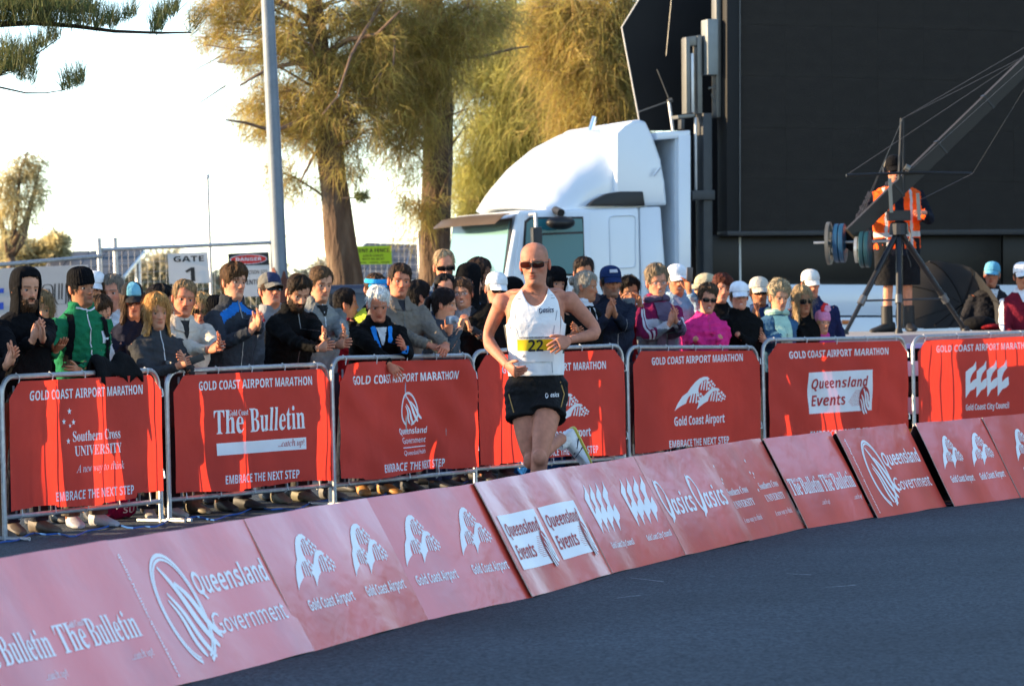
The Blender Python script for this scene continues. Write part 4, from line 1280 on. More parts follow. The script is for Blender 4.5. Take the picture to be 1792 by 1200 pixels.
def ik(S, T_, l1, l2, pole):
    S, T_, pole = V(S), V(T_), V(pole)
    d = T_ - S
    L = min(d.length, (l1 + l2) * .985)
    d.normalize()
    T2 = S + d * L
    a = (l1 * l1 - l2 * l2 + L * L) / (2 * L)
    h = sqrt(max(l1 * l1 - a * a, 0))
    pp = pole - d * pole.dot(d)
    if pp.length < 1e-4: pp = V((0, 0, -1))
    pp.normalize()
    return S + d * a + pp * h, T2


def wrinkle(c, amp, seed):
    r = np.random.default_rng(seed)
    out = np.zeros(len(c))
    for k in (22, 34, 55, 80, 115):
        d = r.normal(size=3) * np.array([.7, .7, 1.2])
        d /= np.linalg.norm(d)
        e = r.normal(size=3)
        q = np.sin(c @ d * k + r.uniform(0, 6) + 2.2 * np.sin(c @ e * k * .35 + r.uniform(0, 6)))
        out += (1 - 2 * np.abs(q) ** .8) * (22.0 / k) ** .75 * np.clip(.5 + np.sin(c @ e * 9 + r.uniform(0, 6)), .1, 1.3)
    return out * amp * .6


JR = [(.78, .172, .115, .125), (.88, .178, .118, .130), (1.00, .170, .112, .118), (1.12, .178, .118, .120), (1.24, .192, .128, .126), (1.33, .196, .124, .126),
      (1.39, .190, .110, .118), (1.425, .165, .094, .106), (1.455, .125, .080, .092), (1.475, .096, .070, .080), (1.492, .080, .064, .072)]


def jacket_mesh(F, P, arms, collar=.03, extra=.012, longer=0):
    mb = MB()
    fat = P.get('fat', 1.0)
    rings = []
    seg = 30
    tab = [list(r) for r in JR]
    tab[0][0] -= longer
    tab.append([1.492 + collar, .076 + .004 * (collar > .02), .066 + .012 * (collar > .05), .066])
    for (z, a, f, b) in tab:
        k = fat if z < 1.44 else 1 + (fat - 1) * .4
        a2, f2, b2 = a * (1 + (k - 1) * .8) + extra, f * k + extra, b * (1 + (k - 1) * .5) + extra
        if P['sex'] == 'f':
            a2 *= .93
        row = []
        for q in range(seg):
            t = 2 * pi * q / seg
            x, y = a2 * sin(t), (-f2 if cos(t) > 0 else b2) * abs(cos(t)) ** .85
            if P['sex'] == 'f' and cos(t) > 0:
                y -= .035 * exp(-((z - 1.24) / .075) ** 2) * (exp(-((abs(x) - .08) / .06) ** 2))
            row.append((x, y + (0.006 if z > 1.4 else 0), z))
        rings.append(row)
    mb.loft(F.up(np.array(rings)))
    for (S, E, Wr, side) in arms:
        k = F.sc * (1 + (fat - 1) * .5)
        S2 = V(S)
        pts = tube_pts(S2, E, V(E).lerp(V(Wr), .97))
        n = len(pts)
        rad = []
        for i in range(n):
            t = i / (n - 1)
            rad.append(k * float(np.interp(t, [0, .2, .5, .8, 1], [.074, .069, .058, .047, .043])) * (1 if P['sex'] == 'm' else .9))
        mb.tube(pts, rad, 14)
    me = remeshed(mb, P.get('voxel', .0135), 5, 'jacket')
    c = coords(me)
    n = normals(me)
    hl = np.clip((c[:, 2] - .7) / .2, 0, 1)
    c = c + n * wrinkle(c, P.get('folds', .0115), P['iseed'])[:, None] * hl[:, None]
    set_coords(me, c)
    shade_smooth(me)
    return me


def scalp_grid(P, cols=56, z0=-.02, dz=.0055):
    phi = head_cols(cols)
    phi = np.linspace(-pi, pi, cols, endpoint=False)
    z = np.concatenate([np.arange(z0, .20, dz), np.arange(.20, .2335, .004), [.2335, .2355]])
    return phi, z


def radial(G):
    c = np.array([0, .005, .125])
    d = G - c
    d[..., 2] = np.where(d[..., 2] < 0, d[..., 2] * .15, d[..., 2])
    return d / np.maximum(np.linalg.norm(d, axis=-1, keepdims=True), 1e-6)


HAIRLINE = {  # degrees from the face -> hairline height above the chin
    'short': ([0, 22, 40, 52, 62, 72, 84, 96, 108, 125, 150, 180], [.186, .190, .186, .170, .128, .108, .135, .137, .095, .055, .035, .03]),
    'fringe': ([0, 22, 40, 52, 62, 72, 84, 96, 108, 125, 150, 180], [.166, .168, .165, .152, .118, .100, .120, .12, .085, .05, .03, .025]),
    'receding': ([0, 15, 30, 45, 58, 70, 84, 96, 108, 125, 150, 180], [.205, .215, .218, .190, .140, .112, .138, .14, .095, .055, .035, .03]),
    'bald': ([0, 30, 60, 72, 84, 96, 108, 125, 150, 180], [.24, .24, .20, .15, .14, .14, .095, .055, .035, .03]),
    'bob': ([0, 18, 34, 46, 56, 66, 80, 180], [.175, .178, .168, .145, .06, .0, -.02, -.02]),
    'long': ([0, 18, 34, 46, 58, 68, 80, 180], [.190, .186, .172, .145, .07, .0, -.06, -.06]),
    'back': ([0, 25, 45, 60, 72, 84, 96, 108, 125, 150, 180], [.188, .186, .172, .145, .125, .12, .115, .09, .055, .035, .03]),
    'beanie': ([0, 60, 90, 120, 180], [.148, .143, .118, .085, .07]),
    'cap': ([0, 60, 90, 120, 180], [.163, .158, .150, .140, .132]),
}


def shell(F, P, line, thick, name, m, z0=-.02, flare=0.0, noise=.35, lift=.001, cols=56, soft=.022, flat_top=0, fr=30.0):
    """a layer over the head above a hairline: hair, caps, beanies"""
    phi, z = scalp_grid(P, cols, z0)
    hx, hy = HAIRLINE[line] if isinstance(line, str) else line
    zl = np.interp(np.degrees(np.abs(phi)), hx, hy)
    if name == 'hair':
        side = P.get('part', 1)
        zl = zl + np.where(np.abs(phi) < 1.0, .016 * side * np.sin(phi * 2.2) + .004 * np.sin(phi * 17 + P['seed']), 0)
    zs = np.maximum(z, .055)
    G = HS(phi[None, :], zs[:, None], P)
    G[..., 2] = z[:, None]
    low = np.clip((.055 - z) / .1, 0, 2)[:, None]
    G[..., 0] *= 1 + flare * low
    G[..., 1] *= 1 + flare * low * .6
    over = z[:, None] - zl[None, :]
    m_ = smoothstep(over, -.004, soft)
    r = np.random.default_rng(P['iseed'] + len(name))
    ph = r.uniform(0, 6, 6)
    nn = .5 * np.sin(phi[None, :] * 5 + z[:, None] * fr + ph[0]) + .35 * np.sin(phi[None, :] * 11 - z[:, None] * fr * 1.7 + ph[1]) + .3 * np.sin(phi[None, :] * 23 + z[:, None] * fr * 2.9 + ph[2])
    th = thick * (1 + noise * nn) * m_ + lift
    if name == 'hair' and z0 > -.03: th = lift + (th - lift) * (.5 + .7 * smoothstep(z, .12, .20))[:, None]
    if flat_top: th = th + flat_top * smoothstep(z, .17, .225)[:, None]
    O = G + radial(G) * th[..., None]
    keep = over > -.006
    rN, cN = keep.shape
    fs = []
    for i in range(rN - 1):
        for j in range(cN):
            k = (j + 1) % cN
            if keep[i, j] or keep[i + 1, j] or keep[i, k] or keep[i + 1, k]:
                if (keep[i, j] + 0 + keep[i + 1, j] + keep[i, k] + keep[i + 1, k]) >= 2:
                    fs.append((i * cN + j, i * cN + k, (i + 1) * cN + k, (i + 1) * cN + j))
    fs.append(tuple((rN - 1) * cN + j for j in range(cN)))
    return O, keep, fs, (phi, z, zl)


def add_strands(mb, O, keep, F, P, n, length, down, lift=.003, width=.0013, seed=0):
    r = np.random.default_rng(P['iseed'] + 99 + seed)
    idx = np.argwhere(keep)
    if not len(idx): return
    pick = idx[r.integers(0, len(idx), n)]
    p = O[pick[:, 0], pick[:, 1]]
    nrm = radial(p)
    d = np.stack([r.normal(0, .3, n) + 0.0, r.normal(.3, .3, n), np.full(n, -1.0) * down + r.normal(0, .3, n)], -1)
    d = d - nrm * np.sum(d * nrm, 1, keepdims=True) * .85
    d /= np.linalg.norm(d, axis=1, keepdims=True)
    ln = length * r.uniform(.6, 1.3, n)[:, None]
    s = np.cross(d, nrm)
    s /= np.maximum(np.linalg.norm(s, axis=1, keepdims=True), 1e-6)
    w = width * r.uniform(.6, 1.4, n)[:, None]
    q0 = p - nrm * .001
    q1 = p + d * ln * .5 + nrm * lift
    q2 = p + d * ln + nrm * lift * r.uniform(-.4, 1.2, n)[:, None] + np.array([0, 0, -.15]) * ln
    A = np.stack([q0 - s * w, q0 + s * w, q1 - s * w, q1 + s * w, q2], 1).reshape(-1, 3)
    fs = []
    for i in range(n):
        b = 5 * i
        fs += [(b, b + 1, b + 3, b + 2), (b + 2, b + 3, b + 4)]
    mb.add(F.head(A), fs)


def hair_mat(c):
    return mat('hair', c, 0.55, var=.7, vscale=70, bump=.9, bscale=90, spec=.1, stretch=(1.6, 1.6, .35), bdist=.01)


def build_hair(F, P, root):
    st = P['hair']
    if st in (None, 'none'): return
    c = P['hairc']
    m = hair_mat(c)
    mb = MB()
    under = P.get('hat') in ('cap', 'beanie', 'visor', 'hood')
    th = {'short': .011, 'fringe': .016, 'receding': .009, 'bald': .006, 'bob': .022, 'long': .018, 'curly': .026, 'bun': .012, 'pony': .010, 'back': .014}[st]
    th *= P.get('hth', 1.0)
    line = {'curly': 'short', 'bun': 'back', 'pony': 'back'}.get(st, st)
    z0 = {'bob': -.075, 'long': -P.get('hlen', .22)}.get(st, -.02)
    if st == 'long':
        hx, hy = HAIRLINE['long']
        line = (hx, [h if h > 0 else z0 for h in hy])
    if st == 'bob':
        hx, hy = HAIRLINE['bob']
        line = (hx, [h if h > .02 else z0 + .008 for h in hy])
    if P.get('hline'):
        hx, hy = HAIRLINE[line] if isinstance(line, str) else line
        line = (hx, [h + (P['hline'] if h > .14 else 0) for h in hy])
    O, keep, fs, (phi, z, zl) = shell(F, P, line, th, 'hair', m, z0, flare={'bob': .42, 'long': .14}.get(st, 0), noise=.7 if st in ('curly',) else .48, flat_top=.0 if under else P.get('htop', .006))
    if under:
        top = z > .165
        O[top] = O[top] - radial(O[top]) * th * .8
    mb.add(F.head(O.reshape(-1, 3)), fs)
    n = {'short': 800, 'receding': 500, 'bald': 120, 'bob': 1100, 'long': 1200, 'curly': 1000}.get(st, 800)
    k2 = keep.copy()
    if under: k2[z > .15] = False
    ln = {'short': .030, 'fringe': .045, 'receding': .024, 'bald': .018, 'bob': .085, 'long': .13, 'curly': .030, 'back': .04}.get(st, .035)
    add_strands(mb, O, k2, F, P, n, ln, {'bob': 1.6, 'long': 2.2}.get(st, .6), lift=.009 if st == 'curly' else .004)
    if st == 'bun':
        B = MB()
        B.ellip((0, 0, 0), (.042, .034, .040), 12, 8)
        v = B.verts()
        v = v * (1 + .1 * np.sin(v @ np.array([90, 60, 120])))[:, None] + np.array([0, .125, .165])
        mb.add(F.head(v), B.f)
    if st == 'pony':
        t = [(0, .10, .17), (0, .135, .155), (.01, .15, .09), (.015, .145, .0), (.01, .135, -.08)]
        B = MB()
        B.tube(t, [.024, .030, .034, .026, .008], 10)
        mb.add(F.head(B.verts()), B.f)
    mb.build('hair', m, root)


def build_beard(F, P, root):
    phi = np.linspace(-1.5, 1.5, 34)
    z = np.linspace(-.022, .085, 26)
    G = HS(phi[None, :], z[:, None], P)
    ax = np.abs(G[..., 0])
    side = smoothstep(np.abs(phi)[None, :] + 0 * G[..., 2], .72, 1.0)
    keep = ((z[:, None] < .036 + 0 * ax) | (side > .4) | ((z[:, None] > .056) & (z[:, None] < .070) & (ax < .027)) | ((ax > .022) & (z[:, None] < .06))) & ~((ax < .019) & (z[:, None] > .038) & (z[:, None] < .057))
    d = radial(G)
    d[..., 2] = -.3
    r = np.random.default_rng(P['iseed'])
    O = G + d * (P['beard'] * (.8 + .3 * r.random(G.shape[:2])) * smoothstep(.078 - z, 0, .03)[:, None])[..., None]
    fs = []
    rN, cN = keep.shape
    for i in range(rN - 1):
        for j in range(cN - 1):
            if keep[i, j] and keep[i + 1, j] and keep[i, j + 1] and keep[i + 1, j + 1]:
                fs.append((i * cN + j, i * cN + j + 1, (i + 1) * cN + j + 1, (i + 1) * cN + j))
    mb = MB()
    mb.add(F.head(O.reshape(-1, 3)), fs)
    add_strands(mb, O, keep, F, P, 160, .02, 1.2, lift=.003, width=.0018)
    mb.build('beard', hair_mat(P.get('beardc', P['hairc'])), root)


def build_hat(F, P, root):
    h = P.get('hat')
    if not h: return
    c = P['hatc']
    if h == 'cap':
        O, keep, fs, (phi, z, zl) = shell(F, P, 'cap', .011, 'cap', None, noise=.02, lift=.003, soft=.004, flat_top=.010)
        mb = MB()
        mb.add(F.head(O.reshape(-1, 3)), fs)
        ob = mb.build('cap', [cloth(c, name='cap_cloth')], root)
        if P.get('hatc2') is not None:        # front panel of another colour
            ob.data.materials.append(cloth(P['hatc2'], name='cap_cloth'))
            cN = len(phi)
            for p in ob.data.polygons:
                j = p.vertices[0] % cN
                if abs(phi[j]) < R(42): p.material_index = 1
        br = R(P.get('brim_yaw', 0))
        mb = MB()
        n = 15
        aa = np.linspace(-1.12, 1.12, n)
        rows = []
        for s in np.linspace(0, 1, 5):
            row = []
            for a in aa:
                b = HS(np.array(a * .98), np.array(.166), P)
                o = b * np.array([1.12, 1.12, 1]) if s == 0 else b * np.array([1.1, 1.1, 1])
                ext = .080 * cos(a * 1.28) ** .7 if abs(a * 1.28) < pi / 2 else 0
                y = o[1] - ext * s
                row.append((o[0] * (1 - .05 * s), y,   .166 - .036 * s - .30 * o[0] ** 2 / .08 * (1) * .5))
            rows.append(row)
        G = np.array(rows)
        if br:
            G = G @ np.array(Matrix.Rotation(br, 3, 'Z')).T
        G2 = G.copy(); G2[..., 2] -= .004
        mb.grid(F.head(G)); mb.grid(F.head(G2), flip=True)
        mb.grid(F.head(np.array([G[-1], G2[-1]])))
        mb.build('brim', cloth(P.get('brimc', c), name='cap_cloth'), ob)
        if P.get('badge') is not None:
            ph = np.linspace(-.38, .38, 7)
            zz = np.linspace(.183, .205, 4)
            G = HS(ph[None, :], zz[:, None], P)
            G = G + radial(G) * .0215
            G[..., 2] += .008
            mb = MB(); mb.grid(F.head(G))
            mb.build('badge', cloth(P['badge'], name='badge'), ob)
    elif h == 'beanie':
        O, keep, fs, (phi, z, zl) = shell(F, P, 'beanie', .008, 'beanie', None, noise=.06, lift=.004, soft=.005, flat_top=.016, cols=112)
        rib = .0018 * np.sin(phi * 28)
        O = O + radial(O) * rib[None, :, None]
        mb = MB(); mb.add(F.head(O.reshape(-1, 3)), fs)
        mb.build('beanie', cloth(c, name='knit'), root)
    elif h == 'visor':
        mb = MB()
        ph = np.linspace(-pi, pi, 41)
        zz = np.linspace(.160, .193, 4)
        G = HS(ph[None, :], zz[:, None], P)
        G = G + radial(G) * .014
        mb.grid(F.head(G))
        ob = mb.build('visor', cloth(c, name='cap_cloth'), root)
        aa = np.linspace(-1.12, 1.12, 13)
        G = np.array([[tuple(HS(np.array(a), np.array(.162), P) * np.array([1.12, 1.12, 1]) - np.array([0, .06 * s * max(0, cos(a * 1.3)), .016 * s + abs(a) * .004])) for a in aa] for s in np.linspace(0, 1, 4)])
        mb = MB(); mb.grid(F.head(G)); mb.grid(F.head(G - np.array([0, 0, .004])), flip=True)
        mb.build('brim', cloth(c, name='cap_cloth'), ob)
    elif h == 'hood':
        ow = P.get('hood_open', 58)
        line = ([0, ow - 6, ow, ow + 8, 180], [.208, .200, .12, -.14, -.16])
        for lift, thk in ((.016, .012),):
            O, keep, fs, (phi, z, zl) = shell(F, P, line, .012, 'hood', None, z0=-.15, flare=.10, noise=.12, lift=.010, soft=.02, flat_top=.012, fr=12)
            O2 = O - radial(O) * .010
            mb = MB()
            n = O.shape[0] * O.shape[1]
            mb.add(F.head(np.concatenate([O.reshape(-1, 3), O2.reshape(-1, 3)])), fs + [tuple(n + i for i in f[::-1]) for f in fs])
            mb.build('hood', cloth(c), root)


def build_glasses(F, P, root):
    g = P.get('glasses')
    if not g: return
    sun = g != 'clear'
    fm = P.get('framem', BLACK if sun else mat('spectacle_frame', (.09, .06, .045), .35, .4))
    ob = None
    zc = .1165
    hgt = {'sun': .017, 'wrap': .0175, 'big': .022, 'clear': .015}[g]

    def wrap(x, z, o=0):
        return (x, -(.1035 + o - 5.0 * x * x) + .12 * (.1165 - z) * 0, z)
    mb = MB()
    for sg in (-1, 1):
        mb.tube(F.head(np.array([(sg * .064, -.0835, zc + .008), (sg * .076, -.045, zc + .008), (sg * .0795, .005, zc + .006), (sg * .0785, .022, zc - .008)])).tolist(), .0022 if sun else .0013, 5)
    mb.tube(F.head(np.array([wrap(-.012, zc + .006, .001), (0, -.108, zc + .008), wrap(.012, zc + .006, .001)])).tolist(), .002 if sun else .0012, 5)
    outl = {}
    for sg in (-1, 1):
        cx, hw = sg * .0345, .0275 if g != 'wrap' else .0325
        pts = []
        for k in range(20):
            a = 2 * pi * k / 20
            ex = .6 if sun else .8
            px = cx + hw * np.sign(cos(a)) * abs(cos(a)) ** ex
            pz = zc + hgt * np.sign(sin(a)) * abs(sin(a)) ** ex - (.004 if sin(a) > 0 and (px - cx) * sg > 0 else 0) * 0
            pts.append(wrap(px, pz))
        outl[sg] = pts
        loop = F.head(np.array(pts + pts[:1]))
        mb.tube(loop.tolist(), .0018 if sun else .0013, 5)
    ob = mb.build('sunglasses' if sun else 'glasses', fm, root)
    lm = P.get('lensm', GLASS_DARK if sun else GLASS_CLEAR)
    for sg in (-1, 1):
        pts = outl[sg]
        c = np.mean(pts, 0)
        mid = [tuple(np.array(c) + (np.array(p) - c) * .55) for p in pts]
        mid = [wrap(p[0], p[2], .001) for p in mid]
        A = np.array(pts + mid + [wrap(c[0], c[2], .0015)])
        fs = [(i, (i + 1) % 20, 20 + (i + 1) % 20, 20 + i) for i in range(20)] + [(20 + i, 20 + (i + 1) % 20, 40) for i in range(20)]
        m2 = MB(); m2.add(F.head(A), fs)
        m2.build('lens', lm, ob)


def shoe_mesh(k=1.0):
    mb = MB()
    rings = []
    for (y, w, h0, h1) in ((.085, .020, .004, .055), (.075, .034, .0, .095), (.04, .040, .0, .105), (.0, .042, .0, .095), (-.05, .044, .0, .078), (-.10, .049, .0, .058), (-.145, .048, .0, .046), (-.175, .038, .002, .036), (-.192, .018, .006, .024)):
        c, h = (h0 + h1) / 2, (h1 - h0) / 2
        rings.append([(w * k * np.sign(cos(a)) * abs(cos(a)) ** .8, y * k, (c + h * np.sign(sin(a)) * abs(sin(a)) ** .8) * k) for a in np.linspace(0, 2 * pi, 13)[:-1]])
    mb.loft(np.array(rings))
    return mb


def project(bvh, x, z, off=.005, back=False):
    h = bvh.ray_cast(V((x, -1.5, z)), V((0, 1, 0)))
    if h[0] is None: return None
    n = h[1] if h[1].y < 0 else -h[1]
    return h[0] + n * off


def strip(bvh, pts, w, m, name, parent, off=.005, wtap=None, n=14):
    """ribbon laid on the front of a garment along (x, z) points"""
    P = [V((a, b, 0)) for a, b in pts]
    D = [0]
    for i in range(1, len(P)): D.append(D[-1] + (P[i] - P[i - 1]).length)
    rows = []
    for k in range(n + 1):
        s = D[-1] * k / n
        i = max(j for j in range(len(D)) if D[j] <= s + 1e-9)
        i = min(i, len(P) - 2)
        t = (P[i + 1] - P[i]).normalized()
        p = P[i] + t * (s - D[i])
        nn = V((-t.y, t.x, 0)) * w / 2
        r = []
        for q in (-1, 0, 1):
            h = project(bvh, p.x + nn.x * q, p.y + nn.y * q, off)
            if h is None: break
            r.append(tuple(h))
        if len(r) == 3: rows.append(r)
    if len(rows) < 2: return None
    mb = MB(); mb.grid(np.array(rows))
    return mb.build(name, m, parent)


def patch(bvh, quad, m, name, parent, off=.005, nu=8, nv=8):
    a, b, c, d = [np.array(q, float) for q in quad]
    rows = []
    for j in range(nv + 1):
        t = j / nv
        r = []
        for i in range(nu + 1):
            s = i / nu
            p = (a * (1 - s) + b * s) * (1 - t) + (c * (1 - s) + d * s) * t
            h = project(bvh, p[0], p[1], off)
            r.append(None if h is None else tuple(h))
        rows.append(r)
    vs, idx, fs = [], {}, []
    for j in range(nv + 1):
        for i in range(nu + 1):
            if rows[j][i] is not None:
                idx[(i, j)] = len(vs); vs.append(rows[j][i])
    for j in range(nv):
        for i in range(nu):
            q = [(i, j), (i + 1, j), (i + 1, j + 1), (i, j + 1)]
            if all(k in idx for k in q):
                ys = [vs[idx[k]][1] for k in q]
                if max(ys) - min(ys) < .10: fs.append(tuple(idx[k] for k in q))
    if not fs: return None
    mb = MB(); mb.add(vs, fs)
    return mb.build(name, m, parent)


SKINS = {'fair': (.56, .265, .155), 'pink': (.57, .240, .145), 'tan': (.40, .172, .090), 'red': (.52, .190, .105), 'olive': (.38, .185, .10)}
PEOPLE = []


def person(label, x, ytop, D, yaw=0, hyaw=None, pitch=0, roll=0, lean=0, tilt=0, sc=1.0, sex='m', skin='fair', hair='short', hairc=(.06, .035, .02), jacket=(.03, .03, .035),
           hands=None, pants=(.03, .035, .05), shoes=(.05, .05, .05), extras=(), group='spectators behind the barriers', collar=.03, **kw):
    """x, ytop: where the top of the bare head shows; D: metres from the camera"""
    seed = len(PEOPLE) + 1
    if hyaw is None: hyaw = yaw
    rr = random.Random(seed * 77)
    P = dict(sex=sex, skin=SKINS.get(skin, skin), hair=hair, hairc=hairc, hw=rr.uniform(.95, 1.04) * (.97 if sex == 'f' else 1), jaw=(.45 if sex == 'f' else .9) + rr.uniform(-.15, .15),
             nose=(.8 if sex == 'f' else 1.05) + rr.uniform(-.15, .2), seed=seed * 1.7, iseed=seed, brow=tuple(.7 * c for c in hairc), browd=.75 if sex == 'm' else .6)
    P.update(kw)
    P['frown'], P['gaunt'] = rr.uniform(.2, 1.4), rr.uniform(0, .9)
    if rr.random() < .35: P['agape'] = rr.uniform(.3, 1)
    P['part'] = rr.choice((-1, 1)) * rr.uniform(.4, 1.3)
    if 'flush' not in kw: P['flush'] = rr.uniform(.6, 1.5)
    roll, tilt, lean, pitch = roll + rr.uniform(-5, 5), tilt + rr.uniform(-3, 3), lean + rr.uniform(0, 7), pitch + rr.uniform(-4, 4)
    F = Frame(sc, R(lean), R(tilt), R(hyaw - yaw), R(pitch), R(roll))
    top = at(x, ytop, D)
    crown = F.head(np.array([[0, .01, .236]]))[0]
    hc = F.head(np.array([[0, 0, .14]]))[0]
    F.dz = top.z - crown[2]
    ca, sa = cos(R(yaw)), sin(R(yaw))
    rx = top.x - (hc[0] * ca - hc[1] * sa)
    ry = top.y - (hc[0] * sa + hc[1] * ca)
    name = kw.get('name', 'person')
    root = empty(name, (rx, ry, kw.get('z0', 0)), R(yaw), label, kw.get('cat', 'person'), group)
    F.dz -= kw.get('z0', 0)
    PEOPLE.append(root)

    def loc(p):                               # world to local
        q = V(p) - V((rx, ry, kw.get('z0', 0)))
        return V((q.x * ca + q.y * sa, -q.x * sa + q.y * ca, q.z))
    P['loc'] = loc
    body = MB()
    build_head(body, F, P, 60 if D < 36 else 48)
    # arms
    arms = []
    tw = {}
    sw = (.172 if sex == 'm' else .155) * (1 + (P.get('fat', 1) - 1) * .5)
    for side in (-1, 1):
        S = V(F.up(np.array([side * sw, .005, 1.395])))
        hd = None
        if hands: hd = hands[0] if side < 0 else hands[1]
        if hd is None:
            Tg = V(F.up(np.array([side * .235, -.03, .86])))
            mode = 'down'
        else:
            (hx, hy, fwd), mode = hd[:3], (hd[3] if len(hd) > 3 else 'clap')
            Tg = loc(at(hx, hy, D - fwd))
        pole = V((side * .55, .25, -1.0)) if mode != 'up' else V((side * .8, .0, -1.0))
        if mode == 'hang': pole = V((side * .8, -.5, .9))
        E, Wr = ik(S, Tg, .305 * sc, .265 * sc, pole)
        arms.append((S, E, Wr, side))
        fd = (Wr - E).normalized()
        inw = V((-side, 0, 0))
        if mode == 'clap': d, n = fd * .55 + V((0, -.15, .75)), inw + V((0, .2, .0))
        elif mode == 'clapf': d, n = fd * .9 + V((0, -.3, .35)), inw + V((0, .0, .25 * side))
        elif mode == 'rest': d, n = fd * .6 + inw * .5 + V((0, -.2, -.15)), V((0, .5, -1)) + inw * .3
        elif mode == 'hang': d, n = fd, V((0, 1, 0))
        elif mode == 'hold': d, n = fd + V((0, -.2, .25)), inw + V((0, .3, 0))
        elif mode == 'palm': d, n = fd + V((side * -.2, -.3, .4)), V((0, .2, 1))
        elif mode == 'up': d, n = fd * .4 + V((0, -.1, 1)), inw * .6 + V((0, -.3, 0))
        else: d, n = fd, inw
        if not (P.get('nohand')):
            hand(body, Wr, d, n, side, sc * (1.0 if sex == 'm' else .92), np.array(P['skin']) * np.array([1.0, .95, .94]), curl={'clap': .22, 'clapf': .3, 'rest': .7, 'hold': .9, 'up': .9, 'palm': .25}.get(mode, .55))
        pts = tube_pts(S, E, Wr)
        body.tube(pts, [F.sc * float(np.interp(i / (len(pts) - 1), [0, .3, .5, .75, 1], [.045, .042, .036, .034, .025])) for i in range(len(pts))], 8, col=np.tile(np.array(P['skin']), (len(pts) * 8, 1)))
    # legs
    for side in (-1, 1):
        lp = F.leg(np.array([(side * .09, 0, .93), (side * .092, -.02, .70), (side * .095, -.012, .48), (side * .10, .02, .28), (side * .105, .02, .06)]))
        body.tube(lp.tolist(), [.075 * sc, .068 * sc, .05 * sc, .045 * sc, .032 * sc], 8, col=np.tile(np.array(P['skin']), (40, 1)))
    body.build('body', SKIN, root, colors=True, auto=None)
    # jacket
    jm = jacket_mesh(F, P, arms, collar=collar, extra=P.get('puff', .012), longer=P.get('longer', 0))
    mats = [cloth(jacket)]
    jm.materials.append(mats[0])
    z = P.get('zones')
    if z:
        Fi = np.linalg.inv(F.Lm)
        c = centers(jm)
        cd_ = ((c - np.array([0, 0, F.dz])) / F.sc - F.base) @ Fi.T + F.base
        mi = np.zeros(len(c), np.int32)
        for k, (col, fn) in enumerate(z):
            jm.materials.append(cloth(col))
            mi[fn(cd_[:, 0], cd_[:, 1], cd_[:, 2])] = k + 1
        jm.polygons.foreach_set('material_index', mi)
    jo = put(P.get('jname', 'jacket'), jm, root)
    v = coords(jm)
    bvh = BVHTree.FromPolygons([V(q) for q in v], [tuple(p.vertices) for p in jm.polygons])
    P['bvh'], P['jacket'], P['F'], P['root'] = bvh, jo, F, root
    # trousers
    if pants is not None:
        tb = MB()
        for side in (-1, 1):
            lp = F.leg(np.array([(side * .085, 0, .95), (side * .092, -.02, .72), (side * .095, -.015, .48), (side * .10, .01, .28), (side * .105, .015, .085 if not P.get('shorts') else .26)][: 5 if not P.get('shorts') else 3]))
            rad = [.115, .092, .073, .066, .064] if not P.get('shorts') else [.125, .115, .112]
            tb.tube(lp.tolist(), [r * sc * (1 + (P.get('fat', 1) - 1) * .5) for r in rad[:len(lp)]], 14)
        tb.ellip(F.leg(np.array([0, .0, .90])), (.165 * sc, .125 * sc, .13 * sc), 16, 8)
        tb.build('trousers' if not P.get('shorts') else 'shorts', cloth(pants), root)
    if shoes is not None:
        for side in (-1, 1):
            sm = shoe_mesh(sc * (1.0 if sex == 'm' else .9))
            vv = sm.verts() + F.leg(np.array([side * .108, -.005, 0]))
            rot = np.array(Matrix.Rotation(R(side * 12), 3, 'Z'))
            c0 = vv.mean(0) * np.array([1, 1, 0])
            vv = (vv - c0) @ rot.T + c0
            s2 = MB(); s2.add(vv, sm.f)
            s2.build('shoe', mat('shoe', shoes, .6, var=.2, vscale=20), root)
    build_hair(F, P, root)
    if P.get('beard'): build_beard(F, P, root)
    build_hat(F, P, root)
    build_glasses(F, P, root)
    # front details in design coordinates on the jacket front

    def zx(px, pz):                           # design front to local
        q = F.up(np.array([px, -.12, pz]))
        return (q[0], q[2])
    for e in extras:
        k = e[0]
        if k == 'zip':
            strip(bvh, [zx(0.0, 1.49 + collar * .6), zx(.0, e[2] if len(e) > 2 else .95)], .008, mat('zip', e[1], .4, .2), 'zip', root, .003, n=24)
        elif k == 'vee':                      # open collar showing a shirt
            w, zb = e[2], e[3]
            patch(bvh, [zx(-.006, zb), zx(.006, zb), zx(-w, 1.485), zx(w, 1.485)], cloth(e[1]), 'shirt', root, .004)
        elif k == 'collar':                   # two collar flaps
            for sg in (-1, 1):
                patch(bvh, [zx(sg * .015, 1.40), zx(sg * .085, 1.415), zx(sg * .035, 1.50), zx(sg * .075, 1.505)], cloth(e[1]), 'collar', root, .010, 5, 5)
        elif k == 'patch':
            q = e[2]
            patch(bvh, [zx(*q[0]), zx(*q[1]), zx(*q[2]), zx(*q[3])], cloth(e[1]), e[3] if len(e) > 3 else 'panel', root, e[4] if len(e) > 4 else .004)
        elif k == 'strip':
            strip(bvh, [zx(*q) for q in e[2]], e[3], cloth(e[1]), e[4], root, e[5] if len(e) > 5 else .006)
        elif k == 'strap':                    # backpack straps
            for sg in (-1, 1):
                strip(bvh, [zx(sg * .115, 1.455), zx(sg * .125, 1.36), zx(sg * .14, 1.22), zx(sg * .155, 1.10)], .042, cloth(e[1]), 'backpack_strap', root, .010)
        elif k == 'scarf':
            S_ = MB()
            pts = [F.up(np.array([.088 * sin(a), -.082 * cos(a) + .01, 1.50 + .012 * cos(2 * a)])) for a in np.linspace(0, 2 * pi, 17)]
            S_.tube([tuple(p) for p in pts], .030 * sc, 8)
